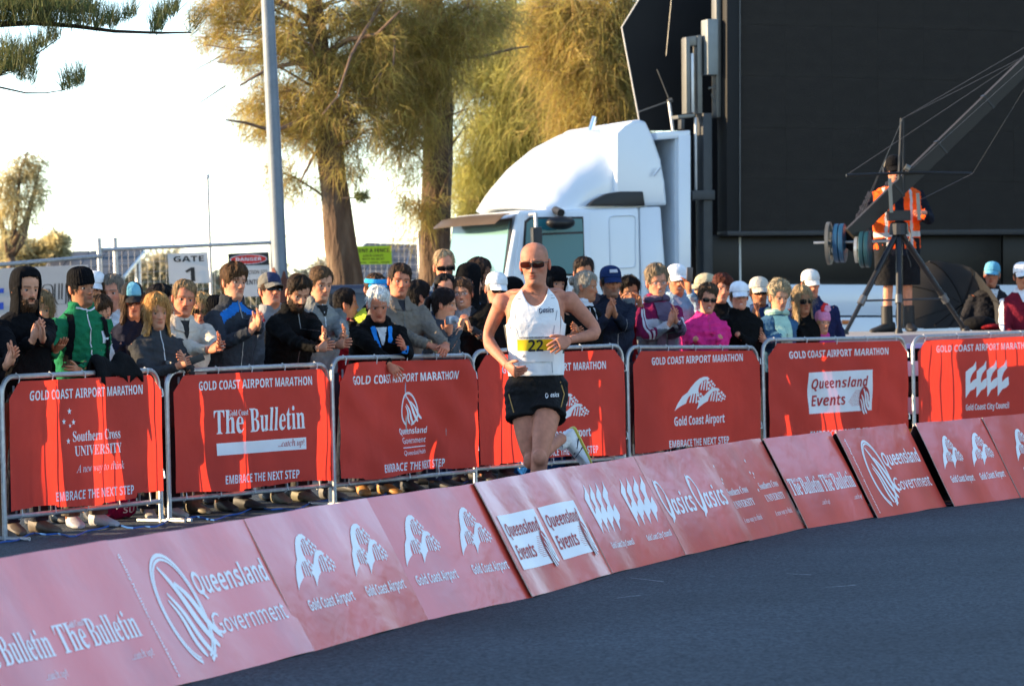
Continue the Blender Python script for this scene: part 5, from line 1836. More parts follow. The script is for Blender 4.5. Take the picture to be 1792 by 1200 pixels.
            ob = S_.build('scarf', cloth(e[1]), root)
            for sg, x1, ln in ((-1, -.03, e[2]), (1, .05, e[2] * .8)):
                strip(bvh, [zx(sg * .03, 1.47), zx(x1, 1.36), zx(x1 * 1.2, 1.36 - ln)], .075, cloth(e[1]), 'scarf_end', ob, .014)
    return P
# ------------------------------------------------------------------ the crowd
def D_(x, row): return bar_depth(x) + (.30 + row * .80 if row > .7 else .30 + row * .55)


BROWN, DARK, BLOND, GREY, WHITEH, SANDY = (.055, .030, .016), (.012, .009, .008), (.36, .22, .09), (.30, .28, .25), (.66, .64, .60), (.20, .125, .06)
NAVY, CHAR, BLK, CREAM, GREYF = (.010, .013, .030), (.022, .024, .028), (.0045, .0045, .0055), (.52, .46, .38), (.20, .21, .22)

person('man at the left edge in a raised black hood with full beard, clapping', 44, 474, D_(44, .1), yaw=38, hyaw=38, skin='fair', hair='short', hairc=BROWN, beard=.014, beardc=(.06, .03, .015), hat='hood', hatc=BLK,
       jacket=BLK, hands=[((58, 596, .40, 'clap')), ((74, 592, .46, 'clap'))], sc=1.02, puff=.02, shoes=(.1, .08, .06), pants=(.03, .035, .05), collar=.0)
person('person in black cut off by the left edge, only raised hands showing', -42, 492, D_(-42, 0), yaw=30, hyaw=35, hair='short', hairc=DARK, jacket=BLK, hands=[((12, 640, .40, 'clap')), ((22, 634, .44, 'clap'))], pants=(.20, .13, .08), shoes=(.12, .09, .07))
person('woman with light brown fringe peering out between black hood and green jacket', 71, 514, D_(71, 1.1), yaw=20, hyaw=14, pitch=-6, sex='f', sc=.95, hair='bob', hairc=SANDY, jacket=BLK, gaze=10)
person('man in green zip jacket and black ribbed beanie with one palm out', 141, 473, D_(141, .1), yaw=34, hyaw=44, pitch=3, skin='tan', hair='short', hairc=DARK, hat='beanie', hatc=BLK, jacket=(.012, .135, .060),
       hands=[((98, 612, .50, 'palm')), ((136, 648, .30, 'hold'))], extras=[('zip', (.5, .5, .5)), ('strap', BLK), ('strip', (.6, .62, .65), [(-.065, 1.50), (0.02, 1.475), (.075, 1.50)], .010, 'collar_stripe', .006), ('patch', (.55, .57, .6), [(.09, 1.26), (.14, 1.26), (.09, 1.34), (.135, 1.35)], 'chest_print')], collar=.05, stubble=.35, smile=.4, pants=(.10, .09, .07), shoes=(.35, .36, .38))
person('woman in a white cap behind the black beanie', 164, 479, D_(164, 2.2), yaw=10, hyaw=0, sex='f', hair='bob', hairc=BROWN, hat='cap', hatc=(.7, .7, .7), jacket=CHAR)
person('woman with short brown hair and thin glasses looking down beside green jacket', 174, 523, D_(174, .8), yaw=30, hyaw=36, pitch=12, sex='f', sc=.93, hair='short', hairc=BROWN, hth=1.9, glasses='clear', jacket=(.55, .56, .58), zones=[(NAVY, lambda x, y, z: (abs(x) > .085) & (z < 1.47))], pants=CHAR)
person('grey haired man in a white shirt looking left above the teal cap', 196, 484, D_(196, 2.0), yaw=0, hyaw=-12, skin='pink', hair='short', hairc=(.16, .13, .10), jacket=(.6, .6, .6))
person('woman in black and teal peaked cap with tinted glasses, navy fleece', 231, 498, D_(231, 1.0), yaw=20, hyaw=14, sex='f', sc=.96, skin='pink', hair='bob', hairc=BROWN, hat='cap', hatc=(.02, .02, .022), hatc2=(.16, .42, .52), glasses='sun', lensm=GLASS_AMBER, jacket=(.016, .017, .03))
person('person whose dark hair shows behind the blonde bob', 281, 503, D_(281, 1.7), yaw=40, hyaw=80, hair='fringe', hairc=DARK, jacket=BLK)
person('blonde bobbed woman in charcoal fleece holding a small black phone', 274, 518, D_(274, .25), yaw=28, hyaw=22, sex='f', sc=.95, skin='fair', hair='bob', hairc=(.42, .21, .065), jacket=(.040, .042, .046), hands=[((312, 640, .34, 'hold')), ((322, 634, .30, 'hold'))], extras=[('zip', (.4, .4, .4))], collar=.05, pants=CHAR, shoes=(.3, .28, .25), fat=1.1)
person('man in a cream jacket with cropped sandy hair, clapping', 322, 494, D_(322, .45), yaw=26, hyaw=16, skin='red', hair='short', hairc=(.22, .14, .07), hline=.008, jacket=CREAM, hands=[((372, 614, .44, 'clapf')), ((384, 606, .50, 'clapf'))], extras=[('vee', (.03, .03, .03), .05, 1.36), ('collar', CREAM), ('zip', (.25, .22, .18))], fat=1.12, pants=(.25, .2, .14), shoes=(.2, .17, .12), smile=.3)
person('blonde woman in sunglasses half hidden behind the cream jacket', 352, 517, D_(352, 1.7), yaw=10, hyaw=2, sex='f', sc=.95, skin='pink', hair='long', hairc=BLOND, glasses='sun', jacket=(.4, .36, .33))
person('person in a dark beanie behind the tall brown haired man', 377, 522, D_(377, 1.5), yaw=30, hyaw=40, hair='short', hairc=DARK, hat='beanie', hatc=BLK, jacket=BLK)
person('tall young man in charcoal and blue knitted cardigan, clapping high', 409, 466, D_(409, .25), yaw=44, hyaw=38, skin='fair', hair='fringe', hairc=(.075, .038, .016), hth=1.25, jacket=(.030, .034, .042), zones=[((.015, .13, .42), lambda x, y, z: (abs(x) < .175) & (z > 1.30) & (abs(z - 1.475 + .62 * abs(x)) < .035))],
       hands=[((440, 578, .42, 'clap')), ((452, 572, .46, 'clap'))], collar=.055, extras=[('zip', (.2, .2, .2))], pants=(.03, .035, .05), shoes=(.03, .03, .03))
person('man in grey peaked cap and wraparound sunglasses, chin raised', 472, 482, D_(472, 1.3), yaw=30, hyaw=30, pitch=-12, skin='pink', hair='short', hairc=BROWN, hat='cap', hatc=(.15, .145, .13), hatc2=(.03, .04, .09), glasses='wrap', jacket=(.23, .235, .24), collar=.04, zones=[((.25, .03, .04), lambda x, y, z: (z > 1.40) & (abs(x) > .1))])
person('bearded man in black jacket with head tilted, clapping low', 522, 486, D_(522, .3), yaw=40, hyaw=26, pitch=6, roll=10, lean=10, hair='short', hairc=(.03, .018, .010), stubble=.75, beard=.004, beardc=(.025, .014, .008), jacket=(.0055, .0055, .0057), hands=[((560, 610, .42, 'clapf')), ((570, 600, .48, 'clapf'))], extras=[('zip', (.1, .1, .1))], collar=.05, hth=1.2, pants=(.06, .06, .06), shoes=(.18, .17, .12))
person('man with side parted brown hair in grey zip fleece, clapping', 561, 470, D_(561, .6), yaw=34, hyaw=30, skin='fair', hair='short', hairc=(.085, .048, .024), jacket=(.20, .21, .205), hands=[((590, 604, .46, 'clapf')), ((602, 594, .50, 'clapf'))], extras=[('zip', (.5, .5, .5), 1.2), ('vee', (.02, .02, .02), .05, 1.40)], collar=.05, zones=[((.12, .13, .13), lambda x, y, z: (abs(x) > .12) & (z > 1.2))], pants=(.05, .06, .08), shoes=(.15, .15, .15))
person('person in red jacket mostly hidden beside the grey fleece', 604, 508, D_(604, 1.5), yaw=60, hyaw=100, sc=.92, hair='short', hairc=DARK, jacket=(.25, .012, .02), sex='f')
person('person in bright blue visor and black and yellow jacket', 657, 480, D_(657, 1.1), yaw=24, hyaw=20, skin='pink', hair='short', hairc=BROWN, hth=1.4, hat='visor', hatc=(.03, .30, .62), jacket=(.0055, .0055, .0057), zones=[((.62, .72, .06), lambda x, y, z: (abs(abs(x) - .15) < .022) | ((z > 1.40) & (abs(x) > .09) & (abs(x) < .15)))])
person('white haired old man in black jacket with blue lanyard, arm over barrier', 661, 506, D_(661, .05), yaw=24, hyaw=10, pitch=4, roll=-5, lean=16, skin='red', hair='short', hairc=WHITEH, hth=1.35, hline=.004, brow=(.4, .38, .35), browd=.4, jacket=(.0055, .0055, .0057),
       hands=[((706, 662, .56, 'hang')), ((706, 608, .30, 'hold'))], extras=[('vee', (.5, .52, .55), .045, 1.34), ('strip', (.02, .20, .62), [(-.07, 1.49), (-.05, 1.38), (.0, 1.22), (.015, 1.12)], .034, 'lanyard', .010), ('strip', (.02, .20, .62), [(.07, 1.49), (.06, 1.38), (.025, 1.22), (.02, 1.12)], .034, 'lanyard', .010)], pants=(.05, .05, .06), shoes=(.42, .20, .05), puff=.02)
person('big man in taupe zip jacket, hands clasped on the barrier', 699, 465, D_(699, .4), yaw=26, hyaw=18, skin='red', hair='short', hairc=(.035, .020, .012), jacket=(.165, .14, .115), fat=1.2, jaw=1.0, hands=[((764, 612, .34, 'rest')), ((782, 606, .36, 'rest'))], extras=[('vee', (.03, .03, .035), .04, 1.40), ('collar', (.165, .14, .115)), ('zip', (.1, .09, .08), 1.2)], pants=(.05, .05, .06), shoes=(.05, .05, .05))
person('dark haired person facing away right of the taupe jacket', 731, 496, D_(731, 1.5), yaw=100, hyaw=120, hair='fringe', hairc=DARK, jacket=(.05, .08, .14))
person('tall fair balding man in sunglasses and denim shirt at the back', 777, 440, D_(777, 1.9), yaw=16, hyaw=8, skin='pink', sc=1.05, hair='receding', hairc=(.30, .21, .12), glasses='wrap', jacket=(.065, .10, .16), fat=1.1)
person('man with dark receding hair showing over the ponytailed woman', 778, 482, D_(778, 1.2), yaw=10, hyaw=4, skin='pink', hair='receding', hairc=DARK, glasses='clear', jacket=(.06, .09, .14))
person('dark ponytailed young woman in profile, charcoal hoodie, hand at mouth', 777, 508, D_(777, .35), yaw=66, hyaw=82, sex='f', sc=.94, skin='fair', hair='pony', hairc=(.016, .010, .010), hth=1.3, jacket=(.055, .065, .075), hands=[((806, 574, .24, 'up')), ((786, 584, .10, 'up'))], collar=.02, pants=(.03, .04, .08), hoodie=1)
person('smiling woman in glasses with hair pulled back behind the ponytail', 809, 490, D_(809, .95), yaw=-20, hyaw=-10, sex='f', sc=.93, skin='fair', hair='back', hairc=(.06, .035, .022), glasses='clear', smile=1, jacket=(.30, .26, .25), zones=[((.03, .035, .04), lambda x, y, z: (abs(x) > .07))], hands=[None, ((822, 574, .34, 'up'))])
person('person in a raised black hood facing away behind the smiling woman', 822, 466, D_(822, 1.5), yaw=70, hyaw=115, hair='short', hairc=DARK, hat='hood', hatc=BLK, jacket=BLK)
person('long dark haired woman in profile in front of the truck', 838, 455, D_(838, 2.3), yaw=50, hyaw=72, sex='f', skin='fair', hair='long', hairc=(.030, .018, .014), jacket=(.02, .02, .022))
person('old man in white cap and dark sunglasses, black jacket', 868, 480, D_(868, .6), yaw=30, hyaw=18, pitch=4, skin='pink', hair='short', hairc=GREY, hat='cap', hatc=(.72, .72, .72), glasses='big', smile=.4, jacket=(.0055, .0055, .0057), puff=.02)
person('person in black cap between the white cap and the runner', 896, 488, D_(896, 1.8), yaw=60, hyaw=90, hair='short', hairc=DARK, hat='cap', hatc=BLK, jacket=BLK)
person('person in black beanie with red and white scarf behind the runner', 971, 471, D_(971, 1.0), yaw=20, hyaw=30, sex='f', hair='bob', hairc=DARK, hat='beanie', hatc=BLK, jacket=CHAR, extras=[('scarf', (.36, .03, .04), .2)], hands=[((1006, 590, .3, 'hold')), None])
person('man with cropped dark hair behind the grey haired bun', 1021, 454, D_(1021, 1.7), yaw=10, hyaw=2, hair='short', hairc=(.03, .02, .015), hth=1.3, jacket=(.05, .05, .06), skin='tan')
person('grey haired woman with a bun in profile, black hoodie with white collar', 1025, 478, D_(1025, .35), yaw=44, hyaw=70, sex='f', sc=.97, skin='tan', hair='bun', hairc=(.26, .24, .20), jacket=(.0055, .0055, .0057), zones=[((.6, .62, .66), lambda x, y, z: (z > 1.475))], hands=[((1000, 588, .3, 'hold')), ((1012, 580, .32, 'hold'))], extras=[('strip', (.6, .6, .62), [(-.02, 1.46), (-.03, 1.36), (-.03, 1.27)], .010, 'drawstring', .006), ('strip', (.6, .6, .62), [(.03, 1.46), (.03, 1.36), (.035, 1.30)], .010, 'drawstring', .006)], collar=.05, fat=1.1)
person('man in navy blue cap and dark jacket, clapping', 1068, 469, D_(1068, .3), yaw=22, hyaw=16, skin='tan', stubble=.55, beardc=(.10, .08, .07), hair='short', hairc=DARK, hat='cap', hatc=(.012, .026, .085), badge=(.5, .5, .55), jacket=(.014, .018, .032), hands=[((1064, 552, .36, 'clap')), ((1076, 550, .38, 'clap'))], collar=.04, extras=[('zip', (.2, .2, .22))], pants=(.05, .05, .06))
person('short black haired woman with glasses and camera, deep red top', 1101, 489, D_(1101, .9), yaw=14, hyaw=8, sex='f', sc=.96, skin='olive', hair='curly', hairc=DARK, hth=.75, glasses='clear', jacket=(.17, .012, .022), hands=[((1086, 534, .26, 'up')), ((1120, 534, .26, 'up'))])
person('woman in maroon and grey track top with striped scarf, clapping', 1149, 469, D_(1149, .35), yaw=24, hyaw=14, sex='f', sc=1.03, skin='pink', hair='curly', hairc=(.21, .155, .10), hth=.8, glasses='clear', smile=.6, jacket=(.165, .012, .060),
       zones=[((.11, .125, .16), lambda x, y, z: (z < 1.19)), ((.48, .47, .52), lambda x, y, z: (z > 1.275) & (z < 1.34) & (y < .02) & (abs(x) < .165)), ((.15, .17, .21), lambda x, y, z: (z > 1.19) & (z <= 1.275) & (y < .02) & (abs(x) < .165))],
       hands=[((1172, 566, .36, 'clap')), ((1182, 560, .38, 'clap'))], collar=.05, extras=[('scarf', (.10, .075, .12), .38), ('strip', (.55, .55, .6), [(-.155, 1.46), (-.19, 1.38), (-.21, 1.28), (-.20, 1.18)], .012, 'sleeve_stripe', .006), ('strip', (.55, .55, .6), [(-.135, 1.465), (-.168, 1.38), (-.185, 1.28), (-.18, 1.18)], .012, 'sleeve_stripe', .006)])
person('smiling man in white cap and pale blue shirt holding a phone up', 1184, 466, D_(1184, 1.0), yaw=16, hyaw=10, skin='tan', smile=1, hair='short', hairc=GREY, hat='cap', hatc=(.72, .73, .75), jacket=(.20, .30, .42), extras=[('vee', (.5, .52, .55), .06, 1.42)], hands=[None, ((1206, 510, .30, 'up'))])
person('person in cream bucket cap facing left behind the pink jacket', 1234, 482, D_(1234, 1.8), yaw=-70, hyaw=-95, hair='short', hairc=GREY, hat='cap', hatc=(.42, .37, .25), jacket=(.05, .05, .05))
person('woman with reddish brown hair tilting her head above the pink jacket', 1263, 484, D_(1263, 1.1), yaw=10, hyaw=12, roll=14, pitch=-6, sex='f', skin='pink', hair='fringe', hairc=(.085, .024, .014), hth=1.1, jacket=(.0055, .0055, .0057), fat=1.2)
person('woman in bright pink jacket and dark sunglasses, arms folded', 1238, 501, D_(1238, .3), yaw=14, hyaw=10, sex='f', sc=.97, skin='pink', hair='curly', hairc=(.075, .048, .030), hth=.7, glasses='sun', smile=.6, lip=(.5, .08, .08), jacket=(.62, .030, .20), fat=1.22, puff=.018, hands=[((1262, 588, .26, 'rest')), ((1216, 592, .24, 'rest'))], nohand=1, collar=.03, extras=[('zip', (.5, .03, .15))], pants=CHAR)
person('smiling woman in white cap and glasses, thick black coat, red gloves', 1293, 496, D_(1293, .35), yaw=16, hyaw=6, sex='f', sc=.96, skin='pink', hair='back', hairc=BROWN, hat='cap', hatc=(.72, .73, .76), glasses='clear', smile=1, jacket=(.0055, .0055, .0057), fat=1.15, puff=.03, hands=[((1272, 592, .28, 'rest')), ((1290, 584, .30, 'rest'))], nohand=1, collar=.04)
person('man in beige cap and sunglasses, hands pressed at his chin', 1328, 488, D_(1328, .95), yaw=14, hyaw=6, skin='tan', hair='short', hairc=BROWN, hat='cap', hatc=(.45, .42, .36), glasses='sun', jacket=(.02, .04, .11), stubble=.3, hands=[((1318, 558, .32, 'clap')), ((1328, 558, .33, 'clap'))])
person('older woman with wavy grey blonde hair, denim jacket, mint scarf', 1363, 497, D_(1363, .3), yaw=20, hyaw=20, sex='f', skin='fair', hair='curly', hairc=(.34, .27, .17), hth=1.0, jacket=(.040, .105, .20), extras=[('scarf', (.36, .55, .46), .42)], hands=[((1322, 592, .36, 'clapf')), ((1338, 598, .38, 'clapf'))], lip=(.4, .12, .1))
person('long haired blonde woman in big sunglasses and black top', 1403, 503, D_(1403, .45), yaw=16, hyaw=22, sex='f', sc=.99, skin='tan', hair='long', hairc=(.27, .19, .105), hlen=.26, glasses='big', smile=.5, jacket=(.0055, .0055, .0057))
person('man in white cap and navy jacket standing behind the blonde woman', 1418, 475, D_(1418, 1.3), yaw=14, hyaw=12, skin='red', hair='short', hairc=BROWN, hat='cap', hatc=(.62, .60, .56), jacket=(.012, .018, .06), fat=1.1)
kid = person('toddler in pink jacket and pink knitted hat with flowers', 1439, 546, D_(1439, .15), yaw=20, hyaw=24, sex='f', sc=.80, skin='fair', hair='short', hairc=BLOND, hat='beanie', hatc=(.62, .22, .36), jacket=(.45, .05, .20), pants=(.2, .05, .1), shoes=None)
fl = MB()
for k, (a, b, c_) in enumerate(((-.02, -.05, .27), (.02, -.06, .275), (.0, -.04, .30), (.03, -.03, .29))):
    for q in range(5):
        t = 2 * pi * q / 5 + k
        fl.ellip(kid['F'].head(np.array([a + .022 * cos(t), b - .01, c_ + .022 * sin(t)])), (.019, .009, .019), 8, 5, m=k % 2)
fl.build('flower', [cloth((.6, .03, .03)), cloth((.7, .32, .45))], kid['root'])['kind'] = 'stuff'
person('man in pale blue cap, dark jacket and white shirt beside the umbrella', 1736, 461, 35.2, yaw=10, hyaw=-14, skin='red', hair='short', hairc=GREY, hat='cap', hatc=(.12, .36, .52), jacket=(.02, .02, .024), extras=[('vee', (.6, .6, .62), .06, 1.34)])
person('man at the right edge in white cap, sunglasses and maroon vest', 1789, 462, 33.0, yaw=-8, hyaw=0, skin='tan', hair='short', hairc=BROWN, hat='cap', hatc=(.72, .72, .72), glasses='sun', jacket=(.13, .010, .022), zones=[((.6, .6, .62), lambda x, y, z: (abs(x) > .195) | (z > 1.47))], extras=[('vee', (.65, .65, .67), .06, 1.38)], hands=[((1776, 590, .3, 'rest')), None])
# ------------------------------------------------------------------ the runner
RD = 19.7
RX = at(938, 690, RD)
rroot = empty('person', (RX.x, RX.y, 0), 0, 'bald runner in white singlet, black shorts, race bib 22 and dark red sunglasses', 'person')


def rl(x, y, dd=0.0):
    p = at(x, y, RD + dd)
    return V((p.x - RX.x, p.y - RX.y, p.z))


RP = dict(sex='m', skin=(.44, .180, .112), hair='none', hairc=(.16, .09, .055), hw=.99, jaw=1.0, nose=1.15, seed=3.1, iseed=200, brow=(.12, .07, .04), browd=.4, stubble=.15, beardc=(.25, .14, .09), flush=1.2, shaved=.5, gaunt=1.3, agape=1.0, frown=1.5, 
          glasses='wrap', lensm=mat('red_lens', (.035, .006, .003), .12, var=0, spec=.3), eyes=1)
RF = Frame(1.06, R(8), 0, R(-10), R(-4), R(-3))
crown = RF.head(np.array([[0, .01, .236]]))[0]
top = rl(934, 424, -.10)
RF.dz = top.z - crown[2]
offx, offy = top.x - crown[0], top.y - crown[1]
_up0 = RF.up
RF.up = lambda p: _up0(p) + np.array([offx, offy, 0])
TR = [(.78, .105, .085, .105), (.86, .150, .100, .125), (.93, .160, .104, .118), (1.02, .142, .098, .098), (1.12, .140, .100, .096), (1.22, .154, .110, .102), (1.32, .172, .122, .108), (1.40, .172, .112, .108), (1.455, .158, .092, .100),
      (1.495, .128, .074, .088), (1.525, .092, .062, .074), (1.548, .066, .054, .062), (1.575, .05, .045, .052)]
TRz, TRa, TRf, TRb = [np.array(q) for q in zip(*TR)]
spine = lambda z: (np.interp(z, [.78, .93, 1.2, 1.45, 1.57], [.000, .0, .004, .006, .008]), np.interp(z, [.78, .93, 1.2, 1.45, 1.57], [.02, .0, -.03, -.055, -.08]))


def TS(phi, z, off=0.0):
    phi, z = np.broadcast_arrays(np.asarray(phi, float), np.asarray(z, float))
    a, f, b = np.interp(z, TRz, TRa) + off, np.interp(z, TRz, TRf) + off, np.interp(z, TRz, TRb) + off
    c, s = np.cos(phi), np.sin(phi)
    sx, sy = spine(z)
    x = a * np.sign(s) * np.abs(s) ** .9
    y = np.where(c > 0, -f * np.abs(c) ** .8, b * np.abs(c) ** .8)
    return np.stack([x + sx, y + sy, z], -1)


mb = MB()
ph = np.linspace(-pi, pi, 33)[:-1]
mb.loft(TS(ph[None, :], np.array([t[0] for t in TR])[:, None]))
J = dict(sR=rl(879, 528, -.02), eR=rl(849, 594, .06), wR=rl(889, 640, -.20), sL=rl(997, 525, -.02), eL=rl(1051, 583, -.02), wL=rl(995, 595, -.20),
         hR=rl(916, 694, .02), kR=rl(928, 806, -.10), aR=rl(984, 766, .25), hL=rl(962, 694, .0), kL=rl(944, 800, -.26), aL=rl(938, 922, -.12))


def limb(a, b, c, ra, n=5):
    pts = tube_pts(J[a], J[b], J[c], n)
    mb.tube(pts, [float(np.interp(i / (len(pts) - 1), [q[0] for q in ra], [q[1] for q in ra])) for i in range(len(pts))], 14)


ARM = [(0, .050), (.15, .047), (.30, .042), (.42, .035), (.5, .034), (.60, .041), (.8, .031), (.95, .025), (1, .026)]
LEG = [(0, .090), (.12, .085), (.28, .074), (.42, .054), (.5, .053), (.55, .048), (.66, .054), (.8, .042), (.95, .034), (1, .036)]
for sd in 'RL':
    limb('s' + sd, 'e' + sd, 'w' + sd, ARM)
    limb('h' + sd, 'k' + sd, 'a' + sd, LEG, 7)
    mb.ellip(J['s' + sd] + V((0, 0, -.01)), (.062, .060, .064), 14, 8)
    mb.ellip(J['k' + sd] + V((0, -.018, .0)), (.044, .044, .052), 12, 8)
    mid = J['s' + sd].lerp(V((0, -.06, 1.53)), .45)
    mb.ellip(mid + V((0, .015, .005)), (.075, .05, .038), 14, 8)
mb.ellip((-.065, -.125, 1.37), (.07, .035, .055), 12, 8)
mb.ellip((.075, -.125, 1.37), (.07, .035, .055), 12, 8)
bme = remeshed(mb, .0085, 6, 'body')
body = MB()
bc = coords(bme)
col = np.tile(np.array(RP['skin']), (len(bc), 1))
body.add(bc, [tuple(p.vertices) for p in bme.polygons], col=col)
bpy.data.meshes.remove(bme)
build_head(body, RF, RP, 72)
# neck cords and collar bones as soft ridges
for sg in (-1, 1):
    a = V(RF.head(np.array([sg * .045, -.005, .03]))); b = V((.012 + sg * .018, -.135, 1.500))
    body.tube([a, a.lerp(b, .5) + V((0, -.012, 0)), b], [.012, .011, .008], 8, col=np.tile(np.array(RP['skin']), (24, 1)))
    body.tube([b, V((sg * .08, -.118, 1.508)), V((sg * .135, -.075, 1.512))], [.008, .0075, .007], 6, col=np.tile(np.array(RP['skin']), (18, 1)))
hand(body, J['wR'], (J['wR'] - J['eR']).normalized() + V((.25, -.3, -.1)), V((.9, .3, .25)), -1, 1.06, RP['skin'], curl=1.8)
hand(body, J['wL'], (J['wL'] - J['eL']).normalized() + V((-.1, -.25, -.2)), V((-.35, .85, -.35)), 1, 1.06, RP['skin'], curl=1.25)
body.build('body', SKIN, rroot, colors=True, auto=None)
build_hair(RF, RP, rroot)
RPg = dict(RP)
build_glasses(RF, RP, rroot)

# singlet
phs = np.linspace(-pi, pi, 145)[:-1]
zs = np.linspace(1.015, 1.552, 120)
G = TS(phs[None, :], zs[:, None], .013)
loose = np.interp(zs, [1.0, 1.12, 1.25, 1.4], [.010, .010, .005, .0])[:, None]
fold = .006 * np.sin(phs[None, :] * 7 + zs[:, None] * 9) + .004 * np.sin(phs[None, :] * 13 - zs[:, None] * 22)
nrm = G - np.stack([spine(zs)[0][:, None] + 0 * G[..., 0], spine(zs)[1][:, None] + 0 * G[..., 0], G[..., 2]], -1)
nrm /= np.maximum(np.linalg.norm(nrm, axis=-1, keepdims=True), 1e-5)
G = G + nrm * (loose + fold * loose / .016)[..., None]
xs = np.abs(G[..., 0] - spine(G[..., 2])[0])
zz = G[..., 2]
front = np.cos(phs)[None, :] > 0
neck = np.where(front, 1.425 + .125 * np.clip(xs / .088, 0, 1.3) ** 2.6, 1.505 + .05 * np.clip(xs / .08, 0, 1.2) ** 2.6)
xmax = np.interp(zz, [1.28, 1.32, 1.36, 1.42, 1.48, 1.56], [.30, .168, .152, .144, .140, .135])
bad = (zz >= neck) | (xs >= xmax)
ztop = np.array([zs[np.argmax(bad[:, j])] if bad[:, j].any() else zs[-1] for j in range(len(phs))])
zt2 = ztop.copy()
for _ in range(2):
    nb = (np.roll(zt2, 1) + 2 * zt2 + np.roll(zt2, -1)) / 4
    zt2 = np.where(np.abs(nb - zt2) < .02, nb, zt2)
tt = np.linspace(0, 1, 46)
rN, cN = len(tt), len(phs)
G2 = np.empty((rN, cN, 3))
for j in range(cN):
    zq = zs[0] + (zt2[j] - zs[0]) * tt
    for k in range(3): G2[:, j, k] = np.interp(zq, zs, G[:, j, k])
G = G2
mb = MB()
fs, mi = [], []
for i in range(rN - 1):
    for j in range(cN):
        k = (j + 1) % cN
        if abs(zt2[j] - zt2[k]) > .06 and G[i, j, 2] > min(zt2[j], zt2[k]) - .08: 
            if max(abs(G[i + 1, j, 2] - G[i + 1, k, 2]), abs(G[i, j, 2] - G[i, k, 2])) > .10: continue
        fs.append((i * cN + j, i * cN + k, (i + 1) * cN + k, (i + 1) * cN + j))
        a = abs(np.degrees(phs[j]))
        mi.append(1 if (70 < a < 108 and 1.14 < G[i, j, 2] < 1.33) else 0)
mb.add(G.reshape(-1, 3), fs)
SING = mat('singlet_fabric', (.78, .78, .79), .75, var=.05, vscale=10, bump=.35, bscale=22, spec=.25, bdist=.02)
sg_ob = mb.build('singlet', [SING, mat('mesh_panel', (.05, .05, .045), .8)], rroot, auto=None)
sg_ob.data.polygons.foreach_set('material_index', mi)
sm = sg_ob.modifiers.new('thickness', 'SOLIDIFY')
sm.thickness, sm.offset = .004, -1
rb = BVHTree.FromPolygons([V(q) for q in G.reshape(-1, 3)], fs)


def rproj(p, off):
    h = rb.ray_cast(V((p[0], -1.5, p[1])), V((0, 1, 0)))
    return (h[0] + V((0, -off, 0))) if h[0] is not None else V((p[0], -.13, p[1]))


def rlx(x, y):
    p = rl(x, y, -.15)
    return (p.x, p.z)


def rX(x): return rlx(x, 620)[0]
def rZ(y): return rlx(940, y)[1]


def on_runner(items, off, name, m, parent):
    for v, f, *_ in items:
        hit = [rb.ray_cast(V((p[0], -1.5, p[1])), V((0, 1, 0)))[0] is not None for p in v]
        f = [q for q in f if all(hit[k] for k in q)]
        if not f: continue
        me = bpy.data.meshes.new(name)
        me.from_pydata([tuple(rproj(p, off)) for p in v], [], f)
        me.materials.append(m)
        put(name, me, parent)


x0, z0 = rlx(906, 634)
x1, z1 = rlx(968, 588)
bibm = MB()
BG = np.array([[tuple(rproj((x0 + (x1 - x0) * i / 14, z0 + (z1 - z0) * j / 9), .008)) for i in range(15)] for j in range(10)])
bibm.grid(BG)
bib = bibm.build('race_bib', [mat('bib_paper', (.72, .72, .72), .55, var=.03), mat('bib_yellow', (.72, .52, .01), .55, var=.04)], rroot)
rows = [j for j in range(9) for i in range(14)]
bib.data.polygons.foreach_set('material_index', [1 if 4 <= j < 8 else 0 for j in rows])
INK = mat('black_ink', (.012, .012, .014), .6)
on_runner([T('22', 'bold', rX(924.5), rX(951), rZ(614.5), .068)], .011, 'number', INK, bib)
on_runner([T('SOUTHERN CROSS UNIVERSITY CAMPUS', 'bold', rX(909), rX(965), rZ(592), .010)], .011, 'lettering', INK, bib)
on_runner([poly([(rX(913), rZ(625)), (rX(921), rZ(625)), (rX(917), rZ(619))])], .011, 'logo', mat('grey_ink', (.25, .27, .33), .6), bib)
NAVYI = mat('navy_ink', (.012, .02, .06), .6)
xa, za = rlx(943, 549)
xb, zb = rlx(949.5, 539)
on_runner([fit(SWIRL, xa, za, xb, zb)], .006, 'logo', NAVYI, sg_ob)
on_runner([T('asics', 'bi', rX(952), rX(971), rZ(547), .030)], .006, 'lettering', NAVYI, sg_ob)
for sg in (-1, 1):                               # dark shoulder print lines and side seams
    ln = []
    for k in range(5):
        zq = 1.535 - .016 * k
        ln.append(rect(.012 + sg * .110 - .022, zq, .012 + sg * .110 + .022, zq + .003, n=4))
    on_runner(ln, .006, 'shoulder_print', mat('grey_ink', (.25, .27, .33), .6), sg_ob)
    st = stroke([(sg * .125 + .01, 1.40), (sg * .112, 1.28), (sg * .095, 1.15), (sg * .10, 1.03)], .0035)
    on_runner([st], .005, 'seam', mat('grey_ink', (.25, .27, .33), .6), sg_ob)

